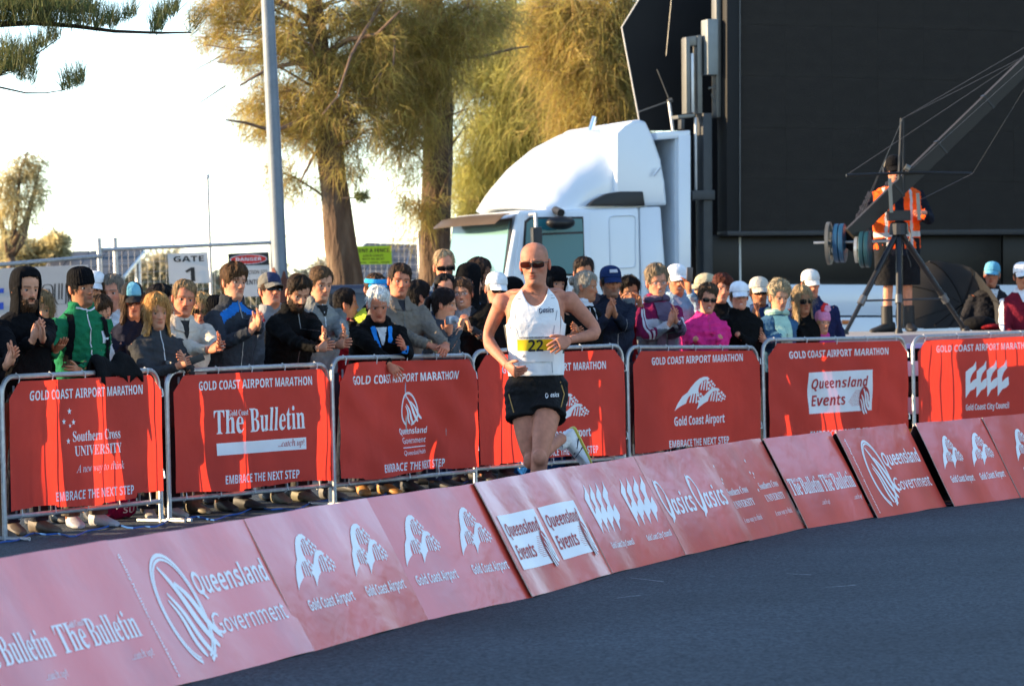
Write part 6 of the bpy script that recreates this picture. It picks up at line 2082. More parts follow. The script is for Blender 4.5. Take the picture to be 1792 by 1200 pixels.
# shorts
mb = MB()
for sd, hem in (('R', .36), ('L', .33)):
    a, b = J['h' + sd], J['k' + sd]
    pts = [a + V((0, 0, .10)), a, a.lerp(b, hem * .55), a.lerp(b, hem)]
    mb.tube(pts, [.105, .115, .118, .126], 18)
zz_ = np.array([.84, .92, .99, 1.045])
mb.loft(TS(ph[None, :], zz_[:, None], .016))
sm_ = remeshed(mb, .011, 4, 'shorts')
c = coords(sm_)
set_coords(sm_, c + normals(sm_) * wrinkle(c, .007, 5)[:, None])
shade_smooth(sm_)
sm_.materials.append(cloth((.012, .012, .013), .7))
sh = put('shorts', sm_, rroot)
rb = BVHTree.FromPolygons([V(q) for q in coords(sm_)], [tuple(p.vertices) for p in sm_.polygons])
gold = mat('gold_piping', (.30, .17, .03), .6)
for pts in ([(972, 645), (981, 668), (988, 690), (982, 712)], [(886, 655), (890, 690), (899, 722)]):
    on_runner([stroke([rlx(*p) for p in pts], .006)], .004, 'piping', gold, sh)
xa, za = rlx(954, 697); xb, zb = rlx(960, 688)
WI = mat('white_ink', (.7, .7, .7), .6)
on_runner([fit(SWIRL, xa, za, xb, zb)], .004, 'logo', WI, sh)
on_runner([T('asics', 'bi', rX(962), rX(977), rZ(695), .024)], .004, 'lettering', WI, sh)


def runner_shoe(ank, toe, up):
    toe, up = V(toe).normalized(), V(up)
    up = (up - toe * up.dot(toe)).normalized()
    side = toe.cross(up)
    Mx = np.array([tuple(side), tuple(-toe), tuple(up)])           # rows: shoe x, y(back), z
    s = shoe_mesh(1.02)
    org = np.array(ank) - np.array(tuple(up)) * .085 - np.array(tuple(-toe)) * .035
    tr = lambda v: v @ Mx + org
    u = MB(); u.add(tr(s.verts()), s.f)
    ob = u.build('shoe', mat('white_shoe', (.66, .68, .72), .55, var=.1, vscale=30, bump=.2), rroot)
    so_ = MB()
    rings = []
    for (y, w) in ((.088, .022), (.078, .037), (.0, .045), (-.10, .052), (-.15, .050), (-.18, .040), (-.198, .018)):
        rings.append([(w * 1.02 * np.sign(cos(a)) * abs(cos(a)) ** .8, y * 1.02, .008 + .013 * np.sign(sin(a)) * abs(sin(a)) ** .8) for a in np.linspace(0, 2 * pi, 13)[:-1]])
    so_.loft(np.array(rings))
    m2 = MB(); m2.add(tr(so_.verts()), so_.f)
    m2.build('sole', mat('yellow_sole', (.62, .52, .10), .6), ob)
    for sgn in (-1, 1):
        for k in (0, 1):
            q = MB()
            p = [(sgn * .0455, .02 - .06 * k, .02), (sgn * .040, -.03 - .03 * k, .055), (sgn * .020, -.06 - .02 * k, .080)]
            q.tube([tuple(tr(np.array(r_))) for r_ in p], .004, 5)
            q.build('stripe', NAVYI, ob)
    k_ = MB()
    k_.tube([V(ank) + up * -.02, V(ank) + up * .05], [.043, .041], 12)
    k_.build('sock', cloth((.68, .68, .68)), rroot)


runner_shoe(J['aR'] + V((.02, .03, -.02)), (.38, .15, -.92), (-.80, -.45, -.35))
runner_shoe(J['aL'], (.02, -1, -.12), (0, -.1, 1))
# ------------------------------------------------------------------ helpers for built structures
def prism_bevel(pts, y0, y1, bevel=0.0, segs=2):
    """outline in local (x, z) extruded along local y, edges rounded"""
    bm = bmesh.new()
    a = [bm.verts.new((p[0], y0, p[1])) for p in pts]
    f = bm.faces.new(a)
    r = bmesh.ops.extrude_face_region(bm, geom=[f])
    for g in r['geom']:
        if isinstance(g, bmesh.types.BMVert): g.co.y = y1
    bmesh.ops.recalc_face_normals(bm, faces=bm.faces)
    if bevel:
        bmesh.ops.bevel(bm, geom=list(bm.edges), offset=bevel, segments=segs, profile=.6, affect='EDGES', clamp_overlap=True)
    me = bpy.data.meshes.new('part')
    bm.to_mesh(me)
    bm.free()
    return me


def part(name, me, m, parent, smooth=R(35), loc=None):
    me.name = name
    me.materials.append(m)
    if smooth:
        shade_smooth(me)
        me.set_sharp_from_angle(angle=smooth)
    return put(name, me, parent, loc)


def beam(p, q, w, h, up=(0, 0, 1)):
    p, q = V(p), V(q)
    t = (q - p).normalized()
    s = t.cross(V(up)).normalized()
    u = s.cross(t)
    mb = MB()
    P = [p + s * (a * w / 2) + u * (b * h / 2) for a, b in ((-1, -1), (1, -1), (1, 1), (-1, 1))]
    mb.prism([tuple(x) for x in P], q - p)
    return mb


# ------------------------------------------------------------------ foliage as thin needles
def needles(B, Dv, ln, w, droop, nseg=2):
    """vectorised thin ribbons: bases B, directions Dv, lengths ln, half widths w, droop per length"""
    n = len(B)
    Dv = Dv / np.linalg.norm(Dv, axis=1, keepdims=True)
    s = np.cross(Dv, nrg.normal(size=(n, 3)))
    s /= np.maximum(np.linalg.norm(s, axis=1, keepdims=True), 1e-6)
    rows = []
    for k in range(nseg + 1):
        t = k / nseg
        p = B + Dv * (ln * t)[:, None] + np.array([0, 0, -1.0]) * (droop * ln * t * t)[:, None]
        ww = (w * (1 - .75 * t))[:, None]
        rows += [p - s * ww, p + s * ww]
    A = np.stack(rows, 1).reshape(-1, 3)
    m = 2 * (nseg + 1)
    base = (np.arange(n) * m)[:, None]
    F = np.concatenate([base + np.array([[2 * k, 2 * k + 1, 2 * k + 3, 2 * k + 2]]) for k in range(nseg)], 0)
    return A, F


def ribbon_object(name, A, F, m, parent):
    me = bpy.data.meshes.new(name)
    me.vertices.add(len(A))
    me.vertices.foreach_set('co', A.astype(np.float32).ravel())
    me.loops.add(F.size)
    me.loops.foreach_set('vertex_index', F.astype(np.int32).ravel())
    me.polygons.add(len(F))
    me.polygons.foreach_set('loop_start', np.arange(0, F.size, 4, dtype=np.int32))
    me.update(calc_edges=True)
    me.validate()
    me.materials.append(m)
    o = put(name, me, parent)
    return o


def leafmat(name, cols, tr=.45):
    return mat(name, cols[0], .6, var=.55, vscale=1.7, island=cols, trans=tr, spec=.2)


SHEOAK = leafmat('sheoak_needles', [(.48, .40, .10), (.56, .44, .13), (.33, .31, .095), (.52, .36, .14), (.29, .20, .085)], .55)
SHEOAK2 = leafmat('far_sheoak_needles', [(.44, .43, .13), (.50, .46, .15), (.34, .36, .11), (.42, .33, .12)], .55)
PINE = leafmat('pine_needles', [(.06, .095, .03), (.10, .12, .04), (.15, .14, .05), (.045, .065, .028)], .4)
BUSH = leafmat('bush_leaves', [(.55, .47, .24), (.60, .50, .26), (.46, .42, .22)], .6)
DARKLEAF = leafmat('dark_leaves', [(.030, .036, .016), (.042, .045, .018), (.022, .028, .014)], .1)  # kept dark so the added trees darken what the boards reflect
HAZY = leafmat('distant_leaves', [(.42, .38, .26), (.46, .41, .28), (.36, .34, .24)])
BARK = mat('bark', (.085, .052, .032), .95, var=.5, vscale=5, bump=1.0, bscale=16, stretch=(1, 1, .28), bdist=.06, dirt_or_glint=((.16, .115, .075), 7, .45, .7, .8))
TWIG = mat('twig', (.16, .10, .065), .9, var=.3, vscale=12, bump=.4)


def blob_points(blobs, n, D, dspread):
    """random points inside pixel-measured clumps: (x, y, rx, ry, weight) at depth D"""
    wts = np.array([b[2] * b[3] * b[4] for b in blobs], float)
    wts /= wts.sum()
    out = []
    for b, k in zip(blobs, nrg.multinomial(n, wts)):
        v = nrg.normal(size=(k, 3))
        v /= np.linalg.norm(v, axis=1, keepdims=True)
        v *= nrg.uniform(0, 1, (k, 1)) ** (1 / 2.2)
        c = at(b[0], b[1], D)
        s = D / FPX
        out.append(np.stack([c.x + v[:, 0] * b[2] * s, c.y + v[:, 1] * min(b[2], b[3]) * s * dspread, c.z + v[:, 2] * b[3] * s], 1))
    return np.concatenate(out)


def clumped(blobs, n, D, dspread, clumps, sig):
    """points gathered in tufts: clump centres first, then sprays round each"""
    c = blob_points(blobs, clumps, D, dspread)
    k = nrg.integers(0, len(c), n)
    s = sig * nrg.uniform(.6, 1.5, len(c))
    return c[k] + nrg.normal(0, 1, (n, 3)) * s[k][:, None] * np.array([1.15, 1.0, .75])


def twigs(root, pts, axis, m, n):
    """fine limbs from the stem line (list of local points) out to foliage tufts"""
    mb = MB()
    k = nrg.choice(len(pts), min(n, len(pts)), replace=False)
    az = np.array([p.z for p in axis])
    for i in k:
        q = V(pts[i])
        zz = q.z - nrg.uniform(.1, .7)
        s = V([float(np.interp(zz, az, [p[c] for p in axis])) for c in range(3)])
        if (q - s).length > 2.6: s = q.lerp(s, 2.6 / (q - s).length)
        mid = s.lerp(q, .55) + V((nrg.normal(0, .08), nrg.normal(0, .08), .12 * (q - s).length))
        mb.tube([s, s.lerp(mid, .5) + V((0, 0, .03)), mid, q, q + V((nrg.normal(0, .1), 0, -.22))], [.022, .017, .013, .008, .003], 5)
    o = mb.build('fine_branches', m, root, auto=None)
    o['kind'] = 'stuff'


def sprays(P, per, ln, w, out_from, droop, spread=.5, up=0.0):
    """clusters of drooping needles at points P pointing away from the stem"""
    n = len(P)
    d0 = P - out_from
    d0[:, 2] *= .25
    d0 /= np.maximum(np.linalg.norm(d0, axis=1, keepdims=True), 1e-6)
    d0 = d0 * .6 + nrg.normal(0, .45, (n, 3)) + np.array([0, 0, up])
    B = np.repeat(P, per, 0) + nrg.normal(0, ln * .22, (n * per, 3))
    Dv = np.repeat(d0, per, 0) + nrg.normal(0, spread, (n * per, 3))
    L = ln * nrg.uniform(.5, 1.3, n * per)
    return needles(B, Dv, L, w * nrg.uniform(.7, 1.4, n * per), droop * nrg.uniform(.5, 1.3, n * per))


def trunk_obj(pts, rad, root, name='trunk', seg=18, m=None, rough=.12):
    mb = MB()
    mb.tube(pts, rad, seg)
    v = mb.verts()
    t = np.arctan2(v[:, 1] - v[:, 1].mean(), v[:, 0] - v[:, 0].mean())
    mb.v = [v + (np.sin(t * 5 + v[:, 2] * 2)[:, None] * .5 + np.sin(t * 9 - v[:, 2] * 5)[:, None] * .5) * np.array([1, 1, 0]) * rough * np.mean(rad)]
    return mb.build(name, m or BARK, root, auto=None)


# ------------------------------------------------------------------ trees
def local(root, p):
    return V(p) - root.location


def tree(px_base, D, label, cat='tree'):
    b = at(*px_base, D)
    return empty('sheoak_tree', (b.x, b.y, 0), 0, label, cat, None)


def path(root, pts, D):
    return [local(root, at(p[0], p[1], D + (p[2] if len(p) > 2 else 0))) for p in pts]


# left she-oak
t1 = tree((606, 520), 45, 'leaning casuarina with bare lower trunk and drooping golden needles, right of the lamp post')
b0 = at(606, 520, 45)
tr = [V((b0.x - t1.location.x + .1, 0, 0))] + path(t1, [(606, 490), (597, 430), (588, 350), (580, 290), (572, 200), (560, 100), (548, 0), (540, -140)], 45)
trunk_obj(tr, [.26, .235, .215, .19, .175, .155, .135, .11, .05], t1)
for pts, r0 in (([(563, 130), (520, 110), (470, 120), (420, 150)], .05), ([(560, 100), (610, 70), (660, 60), (700, 20)], .05), ([(572, 200), (530, 210), (480, 230), (430, 215), (395, 210)], .045), ([(578, 260), (600, 250), (640, 240)], .04),
                ([(552, 40), (500, 10), (450, -30)], .05), ([(575, 230), (545, 280), (525, 320)], .035), ([(690, -30), (660, 20), (635, 60), (615, 95), (590, 170), (565, 200)], .035), ([(662, 20), (690, 50), (690, 90), (688, 115)], .03), ([(395, 150), (350, 180), (328, 198)], .012), ([(400, 92), (350, 118), (302, 150)], .010)):
    pp = path(t1, [(p[0], p[1], -.3 * i * (1 if k_ else -1)) for i, (p, k_) in enumerate(zip(pts, [1] * 9))], 45)
    mb = MB(); mb.tube(pp, [r0 * (1 - .75 * i / (len(pp) - 1)) for i in range(len(pp))], 7)
    mb.build('limb', TWIG, t1, auto=None)
BL1 = [(560, 40, 190, 95, 1.0), (455, 170, 70, 80, .9), (430, 235, 50, 38, .8), (520, 215, 85, 80, .9), (600, 180, 95, 95, 1), (535, 320, 48, 52, .9), (480, 95, 80, 80, .9), (650, 110, 100, 110, 1), (600, 285, 45, 40, .5), (500, 290, 30, 40, .35), (440, 20, 90, 70, .35), (395, 15, 60, 30, .5), (520, 400, 30, 25, .12)]
P = clumped(BL1, 2500, 45, .9, 170, .12) - np.array(t1.location)
A, F_ = sprays(P, 13, .25, .0040, np.array([0, 0, 6.0]), .45, .75)
ribbon_object('crown', A, F_, SHEOAK, t1)
twigs(t1, P, tr, TWIG, 110)
# short green shoot out of the trunk
P = blob_points([(630, 345, 16, 7, 1)], 26, 44.6, .6) - np.array(t1.location)
A, F_ = sprays(P, 10, .10, .006, np.array(local(t1, at(600, 348, 44.6))), -.1, .8)
ribbon_object('shoot', A, F_, PINE, t1)
mb = MB(); mb.tube(path(t1, [(598, 347), (618, 346), (648, 347)], 44.7), [.012, .01, .006], 5); mb.build('twig', TWIG, t1)

# right she-oak
t2 = tree((765, 520), 46, 'thick trunked casuarina with shaggy golden crown standing left of the white truck')
b0 = at(765, 520, 46)
tr = [V((b0.x - t2.location.x, 0, 0))] + path(t2, [(764, 490), (762, 430), (763, 360), (766, 280), (768, 190), (762, 100), (752, 0), (745, -140)], 46)
trunk_obj(tr, [.27, .245, .22, .21, .20, .20, .19, .17, .08], t2)
for pts, r0 in (([(760, 100), (810, 70), (850, 30), (880, -20)], .06), ([(768, 180), (720, 150), (680, 100)], .05), ([(766, 240), (720, 230), (690, 200)], .04), ([(755, 30), (700, -10), (640, -40)], .05), ([(770, 100), (840, 100), (900, 85), (925, 82)], .035)):
    pp = path(t2, [(p[0], p[1], .25 * i) for i, p in enumerate(pts)], 46)
    mb = MB(); mb.tube(pp, [r0 * (1 - .75 * i / (len(pp) - 1)) for i in range(len(pp))], 7)
    mb.build('limb', TWIG, t2, auto=None)
BL2 = [(760, 40, 150, 80, 1), (705, 150, 75, 90, 1), (715, 235, 50, 55, .9), (790, 150, 40, 90, .45), (735, 330, 45, 60, .40), (725, 400, 35, 40, .22), (750, 450, 25, 50, .25), (690, 100, 80, 70, .8)]
P = clumped(BL2, 2200, 45.6, .9, 150, .12) - np.array(t2.location)
A, F_ = sprays(P, 13, .25, .0040, np.array([0, 0, 6.0]), .5, .75)
ribbon_object('crown', A, F_, SHEOAK, t2)
twigs(t2, P, tr, TWIG, 100)

# she-oaks behind the truck
for bx, D, lab, bl, nn, lean in ((905, 58, 'pale green weeping casuarina behind the sloping truck roof', [(870, 120, 90, 120, 1), (930, 60, 110, 90, 1), (860, 270, 60, 90, .9), (920, 250, 80, 110, 1), (835, 330, 40, 70, .6), (960, 170, 80, 90, 1)], 5200, -8),
                                 (1075, 55, 'brownish casuarina crown between the truck roof and the black stage wing', [(1040, 40, 100, 70, 1), (1080, 110, 60, 80, 1), (1020, 170, 70, 90, .9), (1090, 200, 45, 70, .6), (1000, 60, 80, 70, .9)], 4200, 12)):
    t3 = tree((bx, 520), D, lab)
    b0 = at(bx, 520, D)
    tr = [V((0, 0, 0))] + path(t3, [(bx, 480), (bx + lean * .5, 300), (bx + lean, 120), (bx + lean * 1.5, -40), (bx + lean * 2, -150)], D)
    trunk_obj(tr, [.26, .24, .17, .13, .09, .05], t3)
    for k in range(9):
        y = 30 + 30 * k
        sgn = 1 if k % 2 else -1
        pp = path(t3, [(bx + lean * .8, y + 40), (bx + sgn * 40, y + 10), (bx + sgn * 80, y + 20 + 5 * k % 9), (bx + sgn * 105, y + 55)], D)
        mb = MB(); mb.tube(pp, [.05, .035, .022, .01], 6); mb.build('limb', TWIG, t3, auto=None)
    P = clumped(bl, int(nn * .75), D, .8, 150, .17) - np.array(t3.location)
    A, F_ = sprays(P, 10, .36, .0055, np.array([0, 0, 6.0]), .65, .75)
    ribbon_object('crown', A, F_, SHEOAK2 if bx < 1000 else SHEOAK, t3)
    twigs(t3, P, tr, TWIG, 110)

# island pine: trunk outside the frame
D = 27.5
b0 = at(-170, 520, D)
pine = empty('norfolk_pine', (b0.x, b0.y, 0), 0, 'dark Norfolk pine branches with upright needles reaching in at the top left', 'tree')
trunk_obj([V((0, 0, 0)), V((.05, 0, 3)), V((.0, 0, 6)), V((0, 0, 10))], [.28, .24, .18, .06], pine)
BR = [([(-170, 20), (-60, 42), (0, 43), (60, 40), (130, 46), (200, 55), (280, 58), (335, 57)], .035), ([(-170, 190), (-60, 160), (0, 130), (50, 105), (105, 66)], .018), ([(-170, 130), (-50, 140), (0, 133), (64, 113)], .012), ([(-170, 120), (-40, 143), (0, 153), (45, 163), (80, 163), (110, 158), (148, 143)], .012)]
for pts, r0 in BR:
    pp = path(pine, pts, D)
    mb = MB(); mb.tube(pp, [r0 * (1 - .8 * i / (len(pp) - 1)) for i in range(len(pp))], 7); mb.build('branch', mat('pine_bark', (.05, .032, .022), .9, var=.3), pine, auto=None)


def fronds(segs, per_px, ln, up=1.0):
    B, Dv, L = [], [], []
    for (x0, y0, x1, y1, k, dx, dy) in segs:
        n = int(abs(x1 - x0) * per_px * k)
        t = nrg.uniform(0, 1, n)
        for u in t:
            p = local(pine, at(x0 + (x1 - x0) * u, y0 + (y1 - y0) * u + nrg.normal(-3, 5), D + nrg.normal(0, .25)))
            B.append(p); Dv.append((dx * .35 + nrg.normal(0, .38), nrg.normal(0, .45), dy + nrg.normal(0, .2))); L.append(ln * nrg.uniform(.5, 1.5))
    return np.array([tuple(b) for b in B]), np.array(Dv), np.array(L)


segs = [(-60, 38, 90, 42, 6, .1, 1), (-40, 10, 170, 25, 6, .2, .9), (60, 40, 170, 46, 4, .3, 1), (165, 52, 195, 40, 5, .6, 1), (190, 50, 240, 25, 3, .5, .9), (262, 56, 285, 52, 6, .5, 1), (270, 45, 312, 20, 5, .2, 1), (-60, 25, 130, 8, 5, .2, .9), (325, 57, 345, 48, 1, .5, .5),
        (-40, 150, 105, 66, 4, .1, 1), (-40, 140, 64, 113, 4, .1, 1), (30, 140, 64, 130, 2, -.2, .9), (18, 132, 62, 150, 1.5, .1, .9), (108, 158, 148, 143, 5, -.25, 1), (-30, 110, 30, 90, 4, .2, .9)]
B, Dv, L = fronds(segs, 1.5, .125)
A, F_ = needles(B, Dv, L, np.full(len(B), .0030), np.full(len(B), -.25))
ribbon_object('foliage', A, F_, PINE, pine)

# slender tree on the far left, bushes, distant tree line
wisp = empty('slender_tree', at(25, 520, 62).to_2d().to_3d(), 0, 'slender wispy tree at the far left beyond the fence', 'tree')
for pts in ([(18, 500), (22, 420), (30, 360), (35, 300), (48, 265)], [(22, 430), (45, 390), (62, 330), (70, 290)], [(20, 450), (5, 400), (-10, 340)], [(20, 445), (40, 420), (52, 372), (50, 350)]):
    pp = path(wisp, pts, 62)
    if pts[0][1] == 500: pp = [V((pp[0].x, 0, 0))] + pp
    mb = MB(); mb.tube(pp, [.09 * (1 - .85 * i / (len(pp) - 1)) for i in range(len(pp))], 7); mb.build('trunk' if pts[0][1] == 500 else 'limb', TWIG, wisp, auto=None)
P = blob_points([(50, 290, 36, 26, 1), (20, 310, 26, 24, .7), (65, 330, 24, 40, .7), (30, 360, 34, 34, .5), (0, 340, 34, 50, .7), (10, 410, 40, 45, .5), (55, 380, 22, 26, .3)], 300, 62, 1) - np.array(wisp.location)
A, F_ = sprays(P, 8, .22, .010, np.array([0, 0, 5.0]), .6, .7)
ribbon_object('crown', A, F_, BUSH, wisp)
for (bx, by, rx, ry, D, lab) in ((35, 445, 60, 26, 66, 'low yellowish bush under the slender wispy tree'), (95, 432, 22, 22, 66, 'small pointed yellowish bush left of the solar roof')):
    bu = empty('bush', at(bx, 520, D).to_2d().to_3d(), 0, lab, 'bush')
    mb = MB(); mb.tube([V((0, 0, 0)), local(bu, at(bx, by, D))], [.06, .02], 6); mb.build('stem', TWIG, bu)
    P = blob_points([(bx, by, rx, ry, 1), (bx - rx * .4, by + 25, rx, 22, 1), (bx, by + 55, rx * 1.2, 34, 1)], 900, D, 1) - np.array(bu.location)
    A, F_ = sprays(P, 8, .22, .018, np.array([0, 0, 1.0]), .3, .8)
    ribbon_object('foliage', A, F_, BUSH, bu)
hl = []
for k in range(60):
    x = -150 + 1200 * k / 59
    hl.append((x, 528 - (14 + 12 * sin(k * .9) + 8 * sin(k * 2.3)) - (22 if 255 < x < 305 else 0), 26, 34, 1))
P = blob_points(hl, 9000, 170, .6)
A, F_ = sprays(P, 5, .9, .10, np.array([0, 170, 1.0]), .2, .9)
tag(ribbon_object('tree_line', A, F_, HAZY, None), kind='stuff')

# unseen trees added on the right, sized to darken the farther boards' reflections
for k in range(8):
    x, y, h = 24.0 + .5 * sin(k * 2.1), 34.0 + 3.25 * k, 10.1 + .25 * sin(k * 1.7)
    tq = empty('reflected_tree', (x, y, 0), 0, 'unseen dark flat topped tree added on the right for the boards to reflect', 'tree', 'unseen trees added for the board reflections')
    trunk_obj([V((0, 0, 0)), V((.1, 0, h * .5)), V((0, 0, h))], [.25, .18, .04], tq, seg=10)
    n = 4200
    zq = nrg.uniform(1.5, h, n)
    rq = np.minimum(1, .45 + (1 - (zq - 1.5) / (h - 1.5)) * 4) * 2.5 * np.sqrt(nrg.uniform(0, 1, n)) + .1
    aq = nrg.uniform(0, 2 * pi, n)
    P = np.stack([rq * np.cos(aq), rq * np.sin(aq), zq], 1)
    A, F_ = sprays(P, 5, .6, .07, np.array([0, 0, 3.0]), .2, .7)
    ribbon_object('crown', A, F_, DARKLEAF, tq)

# ------------------------------------------------------------------ lamp posts
PAINTED = mat('weathered_steel', (.17, .20, .23), .55, .2, var=.12, vscale=8, bump=.1)
RUST = mat('rust', (.13, .045, .03), .9, var=.35, vscale=14, bump=.3)
lb = at(490, 480, 36)
lt = at(468, 0, 36)
lp = empty('lamp_post', (lb.x, lb.y, 0), 0, 'tall grey steel lamp post with a rusty red foot', 'lamp post')
d = (lt - lb) / (lt.z - lb.z)
base = V((lb.x, lb.y, 0)) + V((d.x, d.y, 0)) * (0 - lb.z)
mb = MB(); mb.tube([base - lp.location + V((d.x, d.y, 1)) * h for h in (0, 1.3, 1.72, 3, 6.2, 9)], [.088, .084, .082, .078, .064, .052], 18)
po = mb.build('pole', PAINTED, lp)
mb = MB()
G = []
for k in range(25):
    t = 2 * pi * k / 24
    hh = 1.78 + .22 * max(0, cos(t * 1 - 2.6)) + .06 * sin(5 * t)
    G.append([tuple(base - lp.location + V((d.x, d.y, 1)) * h + V((cos(t), sin(t), 0)) * (.0835 + .004)) for h in (0, .7, 1.4, hh)])
mb.grid(np.array(G)); mb.build('rusty_foot', RUST, lp)
mb = MB(); mb.tube([base - lp.location + V((d.x, d.y, 1)) * 9, base - lp.location + V((d.x, d.y, 1)) * 9.5 + V((.6, 0, 0)), base - lp.location + V((d.x, d.y, 1)) * 9.6 + V((1.4, 0, 0))], [.05, .04, .035], 10); mb.build('arm', PAINTED, lp)
sb = at(478, 500, 52)
sp = empty('street_lamp', (sb.x, sb.y, 0), 0, 'pale wedge shaped street lamp head poking out of the foliage', 'street lamp')
tp = at(472, 110, 52) - sp.location
mb = MB(); mb.tube([V((0, 0, 0)), V((tp.x, 0, tp.z))], [.07, .05], 10); mb.build('pole', PAINTED, sp)
me = prism_bevel([tuple((at(x, y, 52) - sp.location).to_3d()[k] for k in (0, 2)) for x, y in ((379, 109), (412, 93), (480, 93), (480, 112), (405, 113))], -.16, .16, .01)
part('lamp_head', me, mat('lamp_housing', (.42, .43, .45), .5, var=.05), sp)
fb = at(370, 520, 42.5); ft = at(363, 312, 42.5)
fp_ = empty('pole', (fb.x, fb.y, 0), 0, 'thin pale pole with small cap beside the gate sign', 'pole')
mb = MB(); mb.tube([V((0.02, 0, 0)), ft - fp_.location], [.024, .02], 8); mb.build('shaft', STEEL, fp_)
mb = MB(); mb.tube([ft - fp_.location, ft - fp_.location + V((0, 0, .05))], [.035, .03], 8); mb.build('cap', STEEL, fp_)

# ------------------------------------------------------------------ temporary site fence, signs
WIRE = mat('fence_wire', (.40, .40, .40), .5, .5, var=.1)


def fence(p0, p1, label, posts=(0, 1), post_top=None):
    """p0, p1: (x, rail y, D)"""
    a, b = at(*p0), at(*p1)
    r = empty('site_fence', (a.x, a.y, 0), 0, label, 'fence', 'temporary fence panels behind the crowd')
    A_, B_ = a - r.location, b - r.location
    mb = MB(); mb.tube([A_, B_], .024, 8); mb.build('top_rail', STEEL, r)
    mb = MB(); mb.tube([V((A_.x, A_.y, .12)), V((B_.x, B_.y, .12))], .02, 8); mb.build('bottom_rail', STEEL, r)
    L = (V((B_.x, B_.y, 0)) - V((A_.x, A_.y, 0))).length
    for t in posts:
        p = A_.lerp(B_, t)
        mb = MB(); mb.tube([V((p.x, p.y, 0)), V((p.x - .04, p.y, p.z + .14))], .030, 8); mb.build('post', STEEL, r)
    mb = MB()
    n = int(L / .12)
    for k in range(n + 1):
        p = A_.lerp(B_, k / n)
        mb.tube([V((p.x, p.y, .12)), p], .0022, 3, caps=False)
    k = .2
    while k < A_.z:
        mb.tube([V((A_.x, A_.y, k)), V((B_.x, B_.y, k * B_.z / A_.z))], .0022, 3, caps=False)
        k += .12
    mb.build('wire_mesh', WIRE, r)['kind'] = 'stuff'
    return r


fence((-60, 468, 39), (177, 448, 39.6), 'left fence panel carrying the white banner behind the black hood', (0,))
fence((179, 437, 40), (486, 424, 43), 'fence panel behind the gate and danger signs', (0, .085))
fence((500, 413, 50), (738, 421, 48), 'fence panel behind the green sign between the two tree trunks', (0, 1))


def sign(name, px, D, m, label, cat, prints, th=.012, parent=None):
    """px: corner pixels bottom-left, bottom-right, top-right, top-left"""
    q = [at(x, y, D) for x, y in px]
    c = (q[0] + q[1] + q[2] + q[3]) / 4
    r = put(name, MB().mesh(name, m), None, c)
    mb = MB()
    mb.prism([tuple(p - c) for p in q], V((0, th, 0)))
    r.data = mb.mesh(name, m, smooth=False)
    tag(r, label, cat)
    ux, uz = q[1] - q[0], q[3] - q[0]

    def S(u, v, l=0): return q[0] - c + ux * u + uz * v + V((0, -.002 - l, 0))
    place_print(prints, S, r, WI)
    return r


INKP = mat('sign_black', (.015, .014, .014), .6)
PAPER = mat('sign_white', (.66, .60, .55), .6, var=.04)
sign('gate_sign', [(296, 497), (368, 495), (363, 441), (293, 444)], 40.6, PAPER, 'white square sign with a large figure one under GATE', 'sign',
     [T('GATE', 'bold', .14, .88, .72, .185, INKP), T('1', 'bold', .40, .64, .07, .46, INKP)])
sign('danger_sign', [(403, 520), (474, 518), (470, 440), (399, 444)], 41.6, PAPER, 'white and black danger sign with a red oval', 'sign',
     [rect(0, .72, 1, 1, INKP, 1, 4), poly([(.5 + .46 * cos(a), .86 + .115 * sin(a)) for a in np.linspace(0, 2 * pi, 33)[:-1]], 'w', 2), poly([(.5 + .44 * cos(a), .86 + .10 * sin(a)) for a in np.linspace(0, 2 * pi, 33)[:-1]], mat('sign_red', (.55, .02, .015), .6), 3),
      T('DANGER', 'bold', .19, .82, .825, .075, 'w', 4), T('CONSTRUCTION SITE', 'bold', .06, .95, .52, .085, mat('sign_grey', (.12, .11, .10), .6)), T('NO ENTRY', 'bold', .18, .82, .28, .11, INKP)])
sign('hire_sign', [(622, 463), (686, 462), (685, 430), (620, 431)], 48.4, mat('lime_sign', (.36, .62, .02), .55, var=.06), 'lime green fence hire sign between the two trunks', 'sign',
     [T('RENT A FENCE', 'bold', .04, .94, .66, .20, INKP), T('GOLD COAST', 'bold', .22, .78, .42, .11, INKP), T('0411 55 44 37', 'bold', .20, .80, .24, .10, INKP), rect(.04, .08, .3, .12, INKP, 1, 2), rect(.38, .08, .62, .12, INKP, 1, 2), rect(.7, .08, .94, .12, INKP, 1, 2)])
BLUEP = mat('sign_blue', (.02, .07, .42), .6)
bn = sign('mesh_banner', [(-62, 575), (156, 566), (154, 463), (-60, 472)], 38.6, mat('banner_vinyl', (.60, .56, .53), .7, var=.05, trans=.3), 'pale site banner with outlined lettering and blue bars, behind the black hood', 'banner', [rect(.05, .58, .31, .66, BLUEP, 1, 2), rect(.05, .30, .31, .42, BLUEP, 1, 2)])
gq = []
